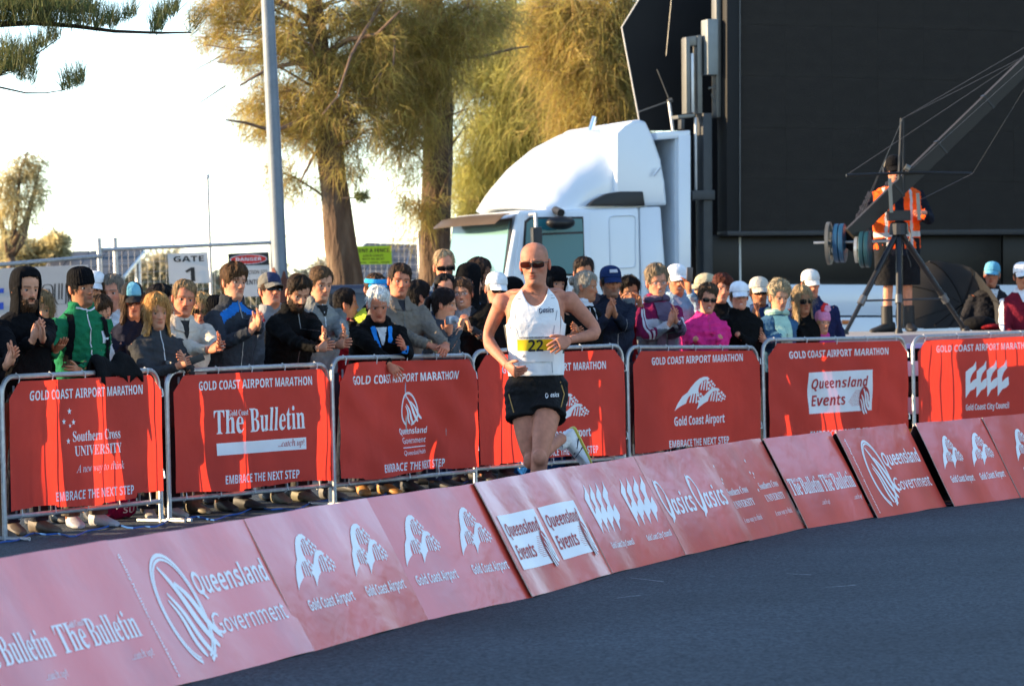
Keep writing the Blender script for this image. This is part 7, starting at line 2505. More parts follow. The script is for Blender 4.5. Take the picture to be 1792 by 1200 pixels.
for (gx, w_, kind) in ((.545, .030, 'r'), (.66, .062, 'o'), (.765, .062, 'u'), (.875, .062, 'p')):
    if kind == 'o': pts = [(gx + w_ * np.sign(cos(a)) * abs(cos(a)) ** .6 * .72, .52 + .17 * np.sign(sin(a)) * abs(sin(a)) ** .6) for a in np.linspace(0, 2 * pi, 25)[:-1]]; gq.append(stroke(pts, .012, INKP, 1, True)); gq.append(stroke([(gx + (x - gx) * .45, .52 + (y - .52) * .55) for x, y in pts], .010, INKP, 1, True))
    if kind == 'u': gq.append(stroke([(gx - .045, .70), (gx - .045, .42), (gx - .02, .35), (gx + .045, .35), (gx + .045, .70), (gx + .012, .70), (gx + .012, .43), (gx - .012, .43), (gx - .012, .70)], .011, INKP, 1, True))
    if kind == 'p': gq.append(stroke([(gx - .045, .22), (gx - .045, .70), (gx + .03, .70), (gx + .045, .60), (gx + .045, .45), (gx + .03, .35), (gx - .012, .35), (gx - .012, .22)], .011, INKP, 1, True))
    if kind == 'r': gq.append(stroke([(gx - .03, .35), (gx - .03, .70), (gx + .03, .70), (gx + .03, .58), (gx, .58), (gx, .35)], .011, INKP, 1, True))
for it in gq: pass
q0, q1, q3 = at(-62, 575, 38.6), at(156, 566, 38.6), at(-60, 472, 38.6)
place_print([merge_items(gq)[:2] + (INKP, 1, 'lettering')], lambda u, v, l: q0 - bn.location + (q1 - q0) * u + (q3 - q0) * v + V((0, -.002 - l, 0)), bn)

# ------------------------------------------------------------------ solar panel roofs
PANEL = mat('solar_cell', (.06, .065, .075), .6, var=.15, vscale=3, spec=.12)
ALU = mat('aluminium', (.55, .56, .58), .4, .6, var=.08)


def solar(px, D0, D1, nx, ny, label):
    """px: near-left, near-right (bottom edge), far-right, far-left (top edge)"""
    q = [at(px[0][0], px[0][1], D0), at(px[1][0], px[1][1], D0), at(px[2][0], px[2][1], D1), at(px[3][0], px[3][1], D1)]
    r = empty('solar_roof', (q[0].x, q[0].y, 0), 0, label, 'solar roof')
    q = [p - r.location for p in q]
    ip = lambda u, v: (q[0] * (1 - u) + q[1] * u) * (1 - v) + (q[3] * (1 - u) + q[2] * u) * v
    for i in range(nx):
        for j in range(ny):
            e = .035
            c = [ip((i + e) / nx, (j + e) / ny), ip((i + 1 - e) / nx, (j + e) / ny), ip((i + 1 - e) / nx, (j + 1 - e) / ny), ip((i + e) / nx, (j + 1 - e) / ny)]
            n = (c[1] - c[0]).cross(c[3] - c[0]).normalized()
            mb = MB(); mb.prism([tuple(p + n * .01) for p in c], n * .04); mb.build('solar_panel', PANEL, r, smooth=False)
    for i in range(nx + 1):
        mb = beam(ip(i / nx, 0), ip(i / nx, 1), .07, .05); mb.build('rafter', ALU, r, smooth=False)
    for j in range(ny + 1):
        mb = beam(ip(0, j / ny), ip(1, j / ny), .06, .05); mb.build('purlin', ALU, r, smooth=False)
    for u, v in ((.05, .1), (.95, .1), (.05, .9), (.95, .9)):
        p = ip(u, v)
        mb = MB(); mb.tube([V((p.x, p.y, 0)), p], .06, 8); mb.build('post', ALU, r)


solar([(70, 492), (215, 486), (252, 440), (96, 444)], 62, 68, 5, 3, 'dark tilted solar panel roof behind the left fence')
solar([(598, 490), (742, 492), (745, 432), (640, 428)], 64, 69, 4, 4, 'dark solar panel roof behind the lime green sign')

# ------------------------------------------------------------------ dark parked car behind the crowd
cb = at(610, 560, 40)
car = empty('parked_car', (cb.x, cb.y, 0), 0, 'dark blue station wagon parked behind the crowd beneath the left tree', 'car')
cz = lambda y: at(610, y, 40).z
CARP = mat('car_paint', (.012, .018, .04), .25, var=.1, coat=.8)
me = prism_bevel([(-.95, .35), (1.25, .35), (1.3, .75), (1.2, .95), (-.9, .98), (-1.0, .7)], -1.6, 1.6, .10, 3); part('body', me, CARP, car)
rz = cz(499)
me = prism_bevel([(-.80, .97), (1.05, .95), (.92, rz - .06), (.80, rz), (-.62, rz), (-.72, rz - .06)], -1.2, 1.3, .06, 3); part('roof', me, CARP, car)
me = prism_bevel([(-.66, 1.03), (.92, 1.02), (.84, rz - .10), (-.62, rz - .10)], -1.225, -1.19, .02); part('rear_window', me, mat('car_glass', (.01, .012, .015), .05, var=0, spec=.7), car)
for sx in (-.78, 1.05):
    for sy in (-1.15, 1.15):
        mb = MB(); mb.tube([V((sx - .1, sy, .32)), V((sx + .12, sy, .32))], .32, 20); w = mb.build('wheel', BLACK, car)
# ------------------------------------------------------------------ the screen truck
TYAW = R(20)
tp0 = at(1205, 400, 41)
truck = empty('screen_truck', (tp0.x, tp0.y, 0), 0, 'white cab truck with a swept roof deflector carrying a huge dark video screen', 'truck')
truck.rotation_euler = (0, 0.016, TYAW)
bpy.context.view_layer.update()
TM = truck.matrix_world.inverted()


def tl(x, y, yl=0.0):
    o = TM @ CAM
    d = TM.to_3x3() @ ray(x, y)
    t = (yl - o.y) / d.y
    p = o + d * t
    return (p.x, p.z)


def tpart(name, px, y0, y1, m, bevel=.0, yl=0.0, parent=None, segs=2):
    return part(name, prism_bevel([tl(x, y, yl) for x, y in px], y0, y1, bevel, segs), m, parent or truck)


CAB_W = 2.3
TWHITE = mat('truck_white', (.72, .76, .80), .25, var=.03, vscale=1.5, coat=.6, dirt_or_glint=((.5, .48, .45), 1.2, .58, .85, .25))
TBLACK = mat('truck_black', (.004, .004, .004), .7, var=.2, vscale=3)
TEAL = mat('cab_glass', (.045, .20, .23), .10, var=0, spec=.18)
tpart('cab', [(905, 368), (1119, 363), (1124, 640), (880, 640), (886, 478)], 0, CAB_W, TWHITE, .05, segs=3)
tpart('rear_corner_panel', [(1120, 362), (1158, 361), (1166, 470), (1169, 640), (1125, 640)], .015, CAB_W - .015, TWHITE, .04)
tpart('door', [(915, 374), (1032, 371), (1036, 640), (896, 640), (899, 478)], -.014, .02, TWHITE, .012)
tpart('window_seal', [(917, 387), (926, 380), (1020, 379), (1023, 474), (1001, 483), (911, 480)], -.022, .02, BLACK, .006)
tpart('side_window', [(921, 390), (928, 384), (1017, 383), (1019, 405), (949, 408), (941, 414), (938, 478), (915, 477)], -.026, .0, TEAL)
tpart('side_window', [(948, 412), (1019, 409), (1020, 471), (1000, 479), (942, 478), (944, 418)], -.026, .0, TEAL)
mb = MB()
rr_ = []
for (cx_, cy_, a0) in ((1105, 384, -90), (1105, 461, 0), (1075, 462, 90), (1073, 385, 180)):
    for k in range(5):
        a = R(a0 + 22.5 * k)
        x, z = tl(cx_ + 7 * cos(a), cy_ + 7 * sin(a))
        rr_.append((x, -.006, z))
mb.tube(rr_ + rr_[:1], .009, 6); mb.build('pressed_panel', TWHITE, truck)
# windscreen and visor
f0, f1 = V((tl(899, 386)[0], 0, tl(899, 386)[1])), V((tl(887, 478)[0], 0, tl(887, 478)[1]))
nrm_ = V((-(f0.z - f1.z), 0, (f0.x - f1.x))).normalized()
if nrm_.x > 0: nrm_.negate()


def fq(a, b, y0, y1, off, th, name, m):
    P = [f0.lerp(f1, a), f0.lerp(f1, a), f0.lerp(f1, b), f0.lerp(f1, b)]
    mb = MB()
    mb.prism([tuple(p + V((0, y, 0)) + nrm_ * off) for p, y in zip(P, (y0, y1, y1, y0))], nrm_ * th)
    return mb.build(name, m, truck, smooth=False)


fq(-.05, 1.05, .05, CAB_W - .05, .001, .006, 'windscreen_seal', BLACK)
fq(.0, 1.0, .10, CAB_W - .10, .008, .008, 'windscreen', mat('windscreen_glass', (.13, .25, .24), .10, var=0, spec=.35))
fq(1.25, 1.8, .2, CAB_W - .2, .001, .01, 'grille', BLACK)
v0 = f0 + V((0.02, 0, .10))
mb = MB()
VG = []
for j in range(13):
    y = -.02 + (CAB_W + .04) * j / 12
    bow = .10 * sin(pi * j / 12)
    VG.append([tuple(v0 + V((-.02 - bow, y, 0))), tuple(v0 + V((-.15 - bow, y, -.03))), tuple(v0 + V((-.27 - bow, y, -.13)))])
VG = np.array(VG)
mb.grid(VG); mb.grid(VG - np.array([0, 0, .012]), flip=True)
mb.build('sun_visor', mat('tinted_visor', (.15, .115, .095), .25, var=.1, spec=.5, trans=.35, tcol=(.30, .22, .17)), truck)
# roof deflector: stations across the truck
prof = [(836, 367), (850, 347), (865, 329), (902, 291), (950, 256), (1001, 232), (1032, 226), (1066, 226), (1098, 232)]
crease = [(836, 366.5), (875, 366), (912, 362), (960, 345), (1010, 324), (1060, 308), (1099, 297), (1130, 289)]
sec = []
for k in range(30):
    t = k / 29
    x = 836 + (1100 - 836) * t
    ytop = float(np.interp(x, [p[0] for p in prof], [p[1] for p in prof]))
    ycr = float(np.interp(x, [p[0] for p in crease], [p[1] for p in crease]))
    yc_ = 1.35 - .6 * t
    u, zt = tl(x, ytop, yc_)
    u2 = tl(x, 360, yc_)[0]
    _, zc = tl(x, ycr, .05)
    _, zb = tl(max(x, 905), 366, .0)
    zb -= .02
    row = []
    zc = min(max(zc, zb + .005), zt - .01)
    hw = CAB_W / 2 - .06
    wi = .075 * min(1, max(0, (x - 900) / 60))
    for q in range(23):
        s = -1 + 2 * q / 22
        if q in (0, 22): row.append((u2 + .38 * (1 - t) ** 2, CAB_W / 2 + np.sign(s) * (hw - wi), zb)); continue
        if q in (1, 21): row.append((u2 + .38 * (1 - t) ** 2, CAB_W / 2 + np.sign(s) * (hw - wi), zc)); continue
        ss = (q - 11) / 9.5
        h = (1 - abs(ss) ** 3.2) ** .8 if abs(ss) < 1 else 0
        row.append((u2 + .38 * (1 - t) ** 2 * min(1, abs(ss)) ** 2, CAB_W / 2 + ss * hw * .985, zc + (zt - zc) * max(h, .02)))
    sec.append(row)
sec = np.array(sec)
nose = sec[0].copy(); nose[:, 2] = np.minimum(nose[:, 2], sec[0][0, 2] + .01)
mb = MB(); mb.loft(sec); mb.build('roof_deflector', TWHITE, truck, auto=R(50))
rp = [(1066, 229), (1078, 221), (1092, 212), (1104, 211), (1118, 215), (1130, 243), (1143, 281), (1146, 289), (1150, 320), (1154, 361)]
tpart('rear_fairing', [(1064, 234), (1078, 222), (1092, 213), (1104, 211), (1117, 215), (1130, 243), (1143, 281), (1150, 320), (1154, 361), (1064, 363)], .04, CAB_W - .04, TWHITE, .085, yl=.3, segs=4)
tpart('air_intake', [(1029, 360), (1040, 350), (1062, 339), (1085, 335), (1125, 335), (1129, 360)], -.01, .10, BLACK, .015)
# mirrors
p_, q_ = tl(925, 376), tl(924, 432)
mb = MB(); mb.tube([V((p_[0], -.05, p_[1])), V((p_[0] - .02, -.30, p_[1])), V((q_[0], -.30, q_[1]))], .024, 8); mb.build('mirror_arm', ALU, truck)
me = prism_bevel([tl(929, 398, -.3), tl(946, 397, -.3), tl(948, 462, -.3), tl(931, 462, -.3)], -.36, -.26, .02); part('mirror', me, BLACK, truck)
mb = MB()
c_ = tl(980, 390, -.2)
mb.ellip((c_[0], -.22, c_[1]), (.19, .10, .085), 16, 8)
c2_ = tl(978, 373, -.1)
mb.tube([V((c2_[0], .02, c2_[1] + .04)), V((c2_[0], -.18, c2_[1]))], .05, 8)
mb.build('kerb_mirror', BLACK, truck)
p_, q_ = tl(1062, 232, .3), tl(1072, 200, .3)
mb = MB(); mb.tube([V((p_[0], .9, p_[1])), V((q_[0], .9, q_[1]))], .035, 10); mb.build('exhaust_stack', mat('chrome', (.6, .62, .66), .12, 1.0, var=0), truck)
p_, q_ = tl(1146, 308, -.05), tl(1156, 293, -.05)
mb = MB(); mb.tube([V((p_[0], -.02, p_[1])), V((q_[0], -.05, q_[1]))], .012, 6); mb.build('marker_stalk', ALU, truck)
for k, ux in enumerate((900, 1135)):
    u = tl(ux + 30, 640)[0]
    for yy in (.05, CAB_W - .35):
        mb = MB(); mb.tube([V((u, yy, .48)), V((u, yy + .3, .48))], .48, 24); wh = mb.build('wheel', BLACK, truck)
        mb = MB(); mb.tube([V((u, yy - .01, .48)), V((u, yy + .31, .48))], .26, 18); mb.build('rim', ALU, wh)

# head board, stage body, wing, masts
GREYW = mat('panel_grey', (.50, .55, .60), .5, var=.06)
tpart('head_board', [(1181, 232), (1207, 231), (1208, 640), (1181, 640)], 0, 2.42, GREYW, .03)
tpart('corner_post', [(1186, 236), (1207, 236), (1208, 640), (1187, 640)], -.03, .02, TWHITE, .012)
tpart('top_rail', [(1150, 232), (1207, 228), (1207, 241), (1150, 245)], -.02, 2.42, TWHITE, .015)
tpart('stage_back', [(1200, -90), (2000, -90), (2000, 640), (1200, 640)], 2.3, 2.36, TBLACK, yl=2.3)
tpart('wing_panel', [(1130, -20), (1088, 48), (1122, 229), (1207, 229), (1262, 200), (1262, -20)], 1.2, 1.23, TBLACK, yl=1.2)
mb = MB(); mb.tube([V((tl(x, y, 1.2)[0], 1.2, tl(x, y, 1.2)[1])) for x, y in ((1130, -20), (1088, 48), (1122, 229))], .010, 6); mb.build('wing_edge', mat('edge_trim', (.6, .58, .52), .5), truck)
COLS = mat('lift_column', (.16, .16, .15), .45, .5, var=.12)
DCOL = mat('dark_column', (.045, .048, .05), .5, .3, var=.15)
tpart('lift_mast', [(1206, 66), (1213, 64), (1214, 198), (1207, 198)], .1, .25, COLS, .006)
tpart('lift_mast', [(1226, 62), (1234, 60), (1235, 198), (1227, 198)], .1, .25, COLS, .006)
tpart('mast_head', [(1207, 64), (1234, 60), (1234, 78), (1207, 80)], .12, .24, COLS, .006)
tpart('lift_rod', [(1217, 92), (1222, 92), (1223, 196), (1218, 196)], .14, .2, ALU, .004)
tpart('lift_rod', [(1222, 205), (1225, 205), (1226, 332), (1223, 332)], .1, .14, ALU, .003)
tpart('column', [(1231, 198), (1246, 198), (1248, 560), (1232, 560)], .0, .25, DCOL, .008)
tpart('upper_column', [(1238, 34), (1257, 33), (1257, 131), (1239, 131)], .0, .2, mat('plate_grey', (.22, .24, .24), .5, .3), .008)
tpart('upper_column', [(1256, -40), (1265, -40), (1265, 205), (1257, 205)], .05, .2, COLS, .006)
tpart('bracket', [(1186, 202), (1216, 199), (1216, 205), (1187, 208)], .0, .2, COLS, .004)
tpart('bracket', [(1192, 208), (1198, 208), (1198, 226), (1192, 226)], .0, .1, DCOL, .003)
tpart('lift_block', [(1209, 334), (1248, 333), (1248, 350), (1210, 350)], -.06, .2, DCOL, .008)
for a_, b_, r_, m_, yy in (((1171, 178), (1178, 229), .022, ALU, .6), ((1169, 178), (1176, 175), .03, COLS, .6), ((1118, 196), (1169, 178), .010, COLS, .9), ((1150, 122), (1170, 172), .006, COLS, .9), ((1176, -10), (1166, 98), .006, COLS, 1.0), ((1245, 165), (1258, 200), .012, COLS, .1), ((1240, 155), (1258, 150), .014, COLS, .1)):
    p_, q_ = tl(*a_, yy), tl(*b_, yy)
    mb = MB(); mb.tube([V((p_[0], yy, p_[1])), V((q_[0], yy, q_[1]))], r_, 8); mb.build('strut', m_, truck)
# the screen: frame and cabinets
tpart('screen_frame', [(1266, -90), (1288, -90), (1288, 412), (1267, 412)], -.10, .20, TBLACK, .01)
tpart('screen_frame', [(1266, 405), (2000, 400), (2000, 410), (1267, 413)], -.12, .20, mat('frame_grey', (.03, .03, .031), .5), .008)
mb = MB(); 
p_, q_ = tl(1289, -90), tl(1289, 405)
mb.tube([V((p_[0], -.105, p_[1])), V((q_[0], -.105, q_[1]))], .008, 6); mb.build('frame_edge', mat('edge_grey', (.10, .10, .095), .5), truck)
sx0, sz0 = tl(1291, 404)
sx1, sz1 = tl(1960, -90)
SCREENM = mat('screen_face', (.034, .028, .022), .7, var=.14, vscale=9, bump=.6, bscale=90, wave=('Z', 26, .6), spec=.25, stretch=(.4, 1, 1), bdist=.01)
pw, ph_ = .64, .64
me = prism_bevel([(0.0006, .0006), (pw - .0006, .0006), (pw - .0006, ph_ - .0006), (.0006, ph_ - .0006)], -.06, .0, 0)
me.materials.append(SCREENM)
me.name = 'screen_panel'
nxp, nyp = int((sx1 - sx0) / pw), int((sz1 - sz0) / ph_) + 1
for i in range(nxp):
    for j in range(nyp):
        put('screen_panel', me, truck, (sx0 + i * pw, nrg.uniform(-.0008, .0008), sz0 + j * ph_))
tpart('screen_back', [(1289, -90), (1960, -90), (1960, 404), (1289, 404)], .01, .12, TBLACK)
# black engine body below the screen, white skirt
GLOSS = mat('gloss_black', (.008, .007, .006), .38, var=.3, vscale=1.2, spec=.25, dirt_or_glint=((.08, .06, .035), 1.1, .62, .78, .7))  # warm brown blotches stand in for blurred reflections on the black panels
tpart('body_panel', [(1250, 411), (1562, 409), (1562, 500), (1250, 501)], .15, .5, GLOSS, .01)
tpart('body_panel', [(1565, 409), (1762, 408), (1762, 500), (1565, 500)], .14, .5, GLOSS, .01)
tpart('body_panel', [(1765, 408), (2000, 407), (2000, 500), (1765, 500)], .15, .5, GLOSS, .01)
tpart('door_edge', [(1301, 415), (1304, 415), (1305, 500), (1302, 500)], .13, .16, mat('edge_trim', (.6, .58, .52), .5))
tpart('skirt', [(1172, 497), (2000, 499), (2000, 552), (1172, 552)], .0, 2.2, TWHITE, .01)
tpart('skirt', [(1172, 555), (2000, 555), (2000, 640), (1172, 640)], -.02, 2.2, TWHITE, .01)
for x in (1480, 1680):
    tpart('side_marker', [(x - 8, 560), (x + 8, 560), (x + 8, 567), (x - 8, 567)], -.045, -.015, mat('amber_marker', (.65, .16, .02), .3), .004)
for ux in (1420, 1560, 1760):
    u = tl(ux, 640)[0]
    mb = MB(); mb.tube([V((u, .0, .48)), V((u, .35, .48))], .48, 24); mb.build('wheel', BLACK, truck)

# ------------------------------------------------------------------ camera platform behind the barriers
PZ = 1.05
DECK = mat('deck', (.32, .32, .32), .6, var=.15, vscale=5)
pl0, pl1 = at(1446, 585, 30.7), at(1850, 580, 32.6)
plat = empty('camera_platform', (pl0.x, pl0.y, 0), atan2(pl1.y - pl0.y, pl1.x - pl0.x), 'raised grey deck carrying the camera crane behind the right barriers', 'platform')
Wd = (pl1 - pl0).to_2d().length
mb = MB(); mb.box((Wd / 2, 1.9, PZ - .04), (Wd, 3.8, .08)); mb.build('deck', DECK, plat, smooth=False)
for sx in (.1, Wd * .34, Wd * .66, Wd - .1):
    for sy in (.06, 2.9):
        mb = MB(); mb.tube([V((sx, sy, 0)), V((sx, sy, PZ - .08))], .03, 8); mb.build('leg', STEEL, plat)
xg = (at(1589, 640, 31.45) - pl0).to_2d().length
SKIRT = cloth((.006, .006, .007), name='skirt_cloth')  # added dark cloth round the deck to keep sun off the right banners
mb = MB(); mb.box((.05, 1.9, (PZ - .1) / 2), (.02, 3.7, PZ - .1)); mb.build('side_shade_skirt', SKIRT, plat, smooth=False)
mb = MB(); mb.box((Wd / 2, .10, (PZ - .1) / 2), (Wd - .1, .02, PZ - .1)); mb.build('front_shade_skirt', SKIRT, plat, smooth=False)
for nm, z0_, z1_, m_ in (('blue_plate', .92, .965, mat('pale_blue', (.35, .42, .68), .5)), ('white_plate', .66, .80, TWHITE), ('black_box', .48, .60, BLACK), ('white_plate', .30, .46, TWHITE), ('yellow_strap', .10, .16, mat('strap_yellow', (.6, .42, .03), .6))):
    mb = MB(); mb.box((xg, .02, (z0_ + z1_) / 2), (.34, .03, z1_ - z0_)); mb.build(nm, m_, plat, smooth=False)

# operator
OPD = 33.7
op = person('camera operator in orange vest, black cap and headset standing at the crane', 1565, 276, OPD, yaw=4, hyaw=4, pitch=2, skin='pink', hair='short', hairc=DARK, hat='cap', hatc=BLK, glasses='wrap', smile=1, stubble=.4, jacket=(.013, .015, .024),
            hands=[((1500, 398, .25, 'rest')), ((1618, 372, .25, 'rest'))], pants=(.013, .013, .015), shorts=1, shoes=None, z0=PZ, sc=1.04, fat=1.3, group=None,
            zones=[((.85, .10, .015), lambda x, y, z: (abs(x) > .045) & (abs(x) < .235) & (z > .86) & (z < 1.47)), ((.48, .48, .47), lambda x, y, z: ((abs(abs(x) - .125) < .014) | (abs(z - 1.00) < .022)) & (abs(x) > .05) & (abs(x) < .235) & (z > .86) & (z < 1.46))])
oroot, OF = op['root'], op['F']
for sd in (-1, 1):
    s = shoe_mesh(1.08)
    v = s.verts() + OF.leg(np.array([sd * .11, -.005, 0.0]))
    if sd < 0:
        v = (v - np.array([sd * .11, 0, 0])) @ np.array(Matrix.Rotation(R(-65), 3, 'Z')).T + np.array([sd * .11, 0, 0])
    b = MB(); b.add(v, s.f)
    f_ = OF.leg(np.array([(sd * .108, .02, .05), (sd * .108, .02, .27)]))
    b.tube(f_.tolist(), [.062, .058], 12)
    b.build('boot', mat('boot', (.014, .013, .013), .6, var=.2), oroot)
b = MB()
b.tube([tuple(OF.head(np.array([.098 * sin(a), .012, .125 + .135 * cos(a)]))) for a in np.linspace(-1.6, 1.6, 15)], .010, 6)
for sd in (-1, 1):
    b.tube([tuple(OF.head(np.array([sd * .082, .01, .118]))), tuple(OF.head(np.array([sd * .112, .01, .118])))], .036, 12)
b.tube([tuple(OF.head(np.array(q))) for q in ((.10, 0, .10), (.085, -.07, .055), (.03, -.11, .045))], .004, 5)
b.build('headset', BLACK, oroot)

# ------------------------------------------------------------------ camera crane
JD_ = 33.0
A_ = lambda x, y, dd=0.0: at(x, y, JD_ + dd) - jib.location
ja = at(1573, 586, JD_)
jib = empty('camera_crane', (ja.x, ja.y, PZ), 0, 'long bronze boomed camera crane on a black tripod with counterweights', 'camera crane')
BRONZE = mat('bronze_boom', (.014, .010, .006), .55, 0.0, var=.25, vscale=4)
p0, p1 = A_(1488, 412, -.05), A_(1830, 80, .45)
pp = [p0.lerp(p1, t) for t in (0, .24, .46, .70, 1.0)]
for k in range(4):
    bm_ = beam(pp[k] + (p1 - p0) * .003, pp[k + 1] - (p1 - p0) * .003, .08, .150); bm_.build('boom_section', BRONZE, jib, smooth=False)
for k in (1, 2, 3):
    bm_ = beam(pp[k] - (p1 - p0) * .004, pp[k] + (p1 - p0) * .004, .09, .165); bm_.build('boom_joint', BLACK_METAL, jib, smooth=False)
apex = A_(1573, 402)
for (fx, fy, dd) in ((1478, 583, -.35), (1573, 588, -.45), (1690, 581, .35)):
    f = A_(fx, fy, dd); f.z = 0
    k = apex.lerp(f, .68)
    leg = MB(); leg.tube([apex + (f - apex).normalized() * .05, k], .030, 10)
    lo = leg.build('leg', BLACK_METAL, jib)
    m2 = MB(); m2.tube([k, f], [.023, .020], 10); m2.build('lower_tube', BLACK_METAL, lo)
    m2 = MB(); m2.tube([k - (f - apex).normalized() * .05, k + (f - apex).normalized() * .04], .038, 10); m2.build('clamp', mat('clamp_grey', (.12, .12, .12), .4, .5), lo)
    m2 = MB(); m2.tube([f + V((0, 0, .0)), f + V((0, 0, .05))], [.045, .03], 10); m2.build('foot', BLACK, lo)
    m2 = MB(); m2.tube([k, V((apex.x, apex.y, k.z))], .010, 6); m2.build('spreader', BLACK_METAL, lo)
mb = MB(); mb.tube([apex, V((apex.x, apex.y, .28))], [.034, .026], 10); mb.build('centre_column', BLACK_METAL, jib)
mb = MB(); mb.tube([apex + V((0, 0, -.05)), apex + V((0, 0, .06)), apex + V((0, 0, .08))], [.10, .09, .06], 14); mb.box(apex + V((0, 0, .14)), (.22, .16, .10)); mb.build('head', BLACK_METAL, jib, smooth=False)
SILV = mat('brushed_plate', (.20, .19, .17), .4, .6, var=.15)
for (x, y0_, y1_) in ((1557, 312, 372), (1606, 338, 385)):
    p, q = A_(x, y0_, -.12), A_(x + 3, y1_, -.12)
    bm_ = beam(q, p, .034, .012, (0, 1, 0)); bm_.build('side_plate', SILV, jib, smooth=False)
mt = A_(1579, 207, .05)
for dx in (-4, 5):
    mb = MB(); mb.tube([A_(1576 + dx, 345, .05), mt + V((dx * .002, 0, 0))], .016, 8); mb.build('mast', BLACK_METAL, jib)
mb = MB(); mb.tube([A_(1481, 307, -.2), A_(1600, 302, .05), A_(1702, 304, .3)], .014, 8); mb.build('cross_rod', BLACK_METAL, jib)
mb = MB(); mb.tube([A_(1584, 292, 0), A_(1592, 296, 0)], .035, 8); mb.build('clamp', SILV, jib)
CAB = mat('stay_cable', (.10, .10, .10), .4, .5)
for a, b in (((1579, 208), (1830, 62)), ((1579, 208), (1830, 80)), ((1481, 307), (1830, 75)), ((1702, 304), (1830, 95)), ((1579, 210), (1497, 395)), ((1702, 304), (1610, 350)), ((1590, 300), (1800, 110)), ((1579, 208), (1500, 398))):
    mb = MB(); mb.tube([A_(*a), A_(*b, -.3 if b[0] > 1750 else .1)], .0035, 4); mb.build('stay_cable', CAB, jib)
mb = MB(); pts = [A_(1590 + 4 * sin(k), 395 + 9 * k, -.1) for k in range(9)]; mb.tube(pts, .005, 5); mb.build('lead', BLACK, jib)
ax = V((.97, -.24, .0)).normalized()
wr = A_(1424, 425, .25)
mb = MB(); mb.tube([wr, wr + ax * .78], .013, 8); mb.build('weight_bar', STEEL, jib)
BLUEW = mat('blue_weight', (.006, .055, .125), .5, var=.1, coat=.1)


def disc(c, r, th, m, name, spokes=True):
    c = V(c)
    u = V((0, 0, 1)); w = ax.cross(u).normalized()
    mb = MB()

    def ring(r_, o): return [tuple(c + ax * o + (u * cos(a) + w * sin(a)) * r_) for a in np.linspace(0, 2 * pi, 33)[:-1]]
    if spokes:
        mb.loft(np.array([ring(r, 0), ring(r, th), ring(r * .84, th), ring(r * .82, th * .4), ring(r * .82, 0), ring(r, 0)]), caps=False)
        mb.loft(np.array([ring(r * .22, -.01), ring(r * .22, th + .01)]))
        for k in range(5):
            a = 2 * pi * k / 5 + .3
            d_ = u * cos(a) + w * sin(a)
            b_ = beam(c + ax * th * .4 + d_ * r * .18, c + ax * th * .4 + d_ * r * .86, r * .16, th * .7, tuple(ax))
            mb.add(b_.verts(), b_.f)
    else:
        mb.loft(np.array([ring(r * .96, 0), ring(r, .006), ring(r, th - .006), ring(r * .96, th)]))
    return mb.build(name, m, jib, auto=R(30))


c0 = A_(1448, 426, .2)
disc(c0, .215, .035, mat('cast_plate', (.13, .13, .12), .5, .4, var=.15), 'weight_disc')
for k in range(2): disc(c0 + ax * (.075 + .055 * k), .195, .05, BLUEW, 'weight_disc', False)
c1 = A_(1497, 437, -.1)
disc(c1, .13, .03, mat('cast_plate', (.45, .45, .42), .35, .6, var=.15), 'weight_disc')
for k in range(2): disc(c1 + ax * (.05 + .05 * k), .18, .045, mat('teal_weight', (.008, .045, .06), .4, var=.1), 'weight_disc', False)
p0_ = A_(1476, 412, .3)
bm_ = beam(p0_, A_(1500, 430, .2), .10, .14); bm_.build('tail_block', BLACK_METAL, jib, smooth=False)

# ------------------------------------------------------------------ open umbrella lying on the deck, stand-ins for a seated figure and a blue tarp
uc = at(1652, 583, 35.0)
parasol = empty('umbrella', (uc.x, uc.y, PZ), 0, 'large open dark grey umbrella lying open on the deck', 'umbrella')
NY = mat('umbrella_cloth', (.028, .028, .030), .75, var=.15, vscale=6, trans=.25, tcol=(.10, .095, .09))
ax2 = V((.50, .82, .28)).normalized()
w1 = ax2.cross(V((0, 0, 1))).normalized(); w2 = w1.cross(ax2)
hub = V((.16, .30, .20))
Ru = .62
for k in range(8):
    G = []
    for i in range(7):
        a = 2 * pi * (k + i / 6) / 8 + .2
        row = []
        for j in range(8):
            t = j / 7 * 1.05
            rad_ = Ru * sin(t) / sin(1.05) * (1 - .05 * (1 - abs(2 * i / 6 - 1)) * j / 7)
            dep = -.42 * (1 - cos(t)) / (1 - cos(1.05))
            q = hub + ax2 * (.22 + dep) + (w1 * cos(a) + w2 * sin(a)) * rad_
            q.z = max(q.z, .012)
            row.append(tuple(q))
        G.append(row)
    mb = MB(); mb.grid(np.array(G)); mb.build('canopy_panel', NY, parasol)
    a = 2 * pi * k / 8 + .2
    pts = []
    for j in range(8):
        t = j / 7 * 1.05
        q = hub + ax2 * (.215 - .42 * (1 - cos(t)) / (1 - cos(1.05)) - .006) + (w1 * cos(a) + w2 * sin(a)) * (Ru * sin(t) / sin(1.05) - .004)
        q.z = max(q.z, .008)
        pts.append(q)
    mb = MB(); mb.tube(pts, .005, 5); mb.build('rib', BLACK_METAL, parasol)
mb = MB(); mb.tube([hub + ax2 * .25, hub - ax2 * .55], .009, 6); mb.build('shaft', BLACK_METAL, parasol)
bc_ = at(1714, 583, 33.6)
bag = empty('bag', (bc_.x, bc_.y, PZ), 0, 'small black and red bag standing in for a low dark head beside the umbrella', 'bag')  # simple bag in place of a seated dark haired person
mb = MB(); mb.ellip((0, 0, .07), (.17, .12, .075), 16, 10); mb.build('body', cloth((.008, .008, .009)), bag)
mb = MB(); mb.ellip((.10, -.06, .035), (.12, .08, .035), 12, 8); mb.build('flap', cloth((.25, .015, .02)), bag)
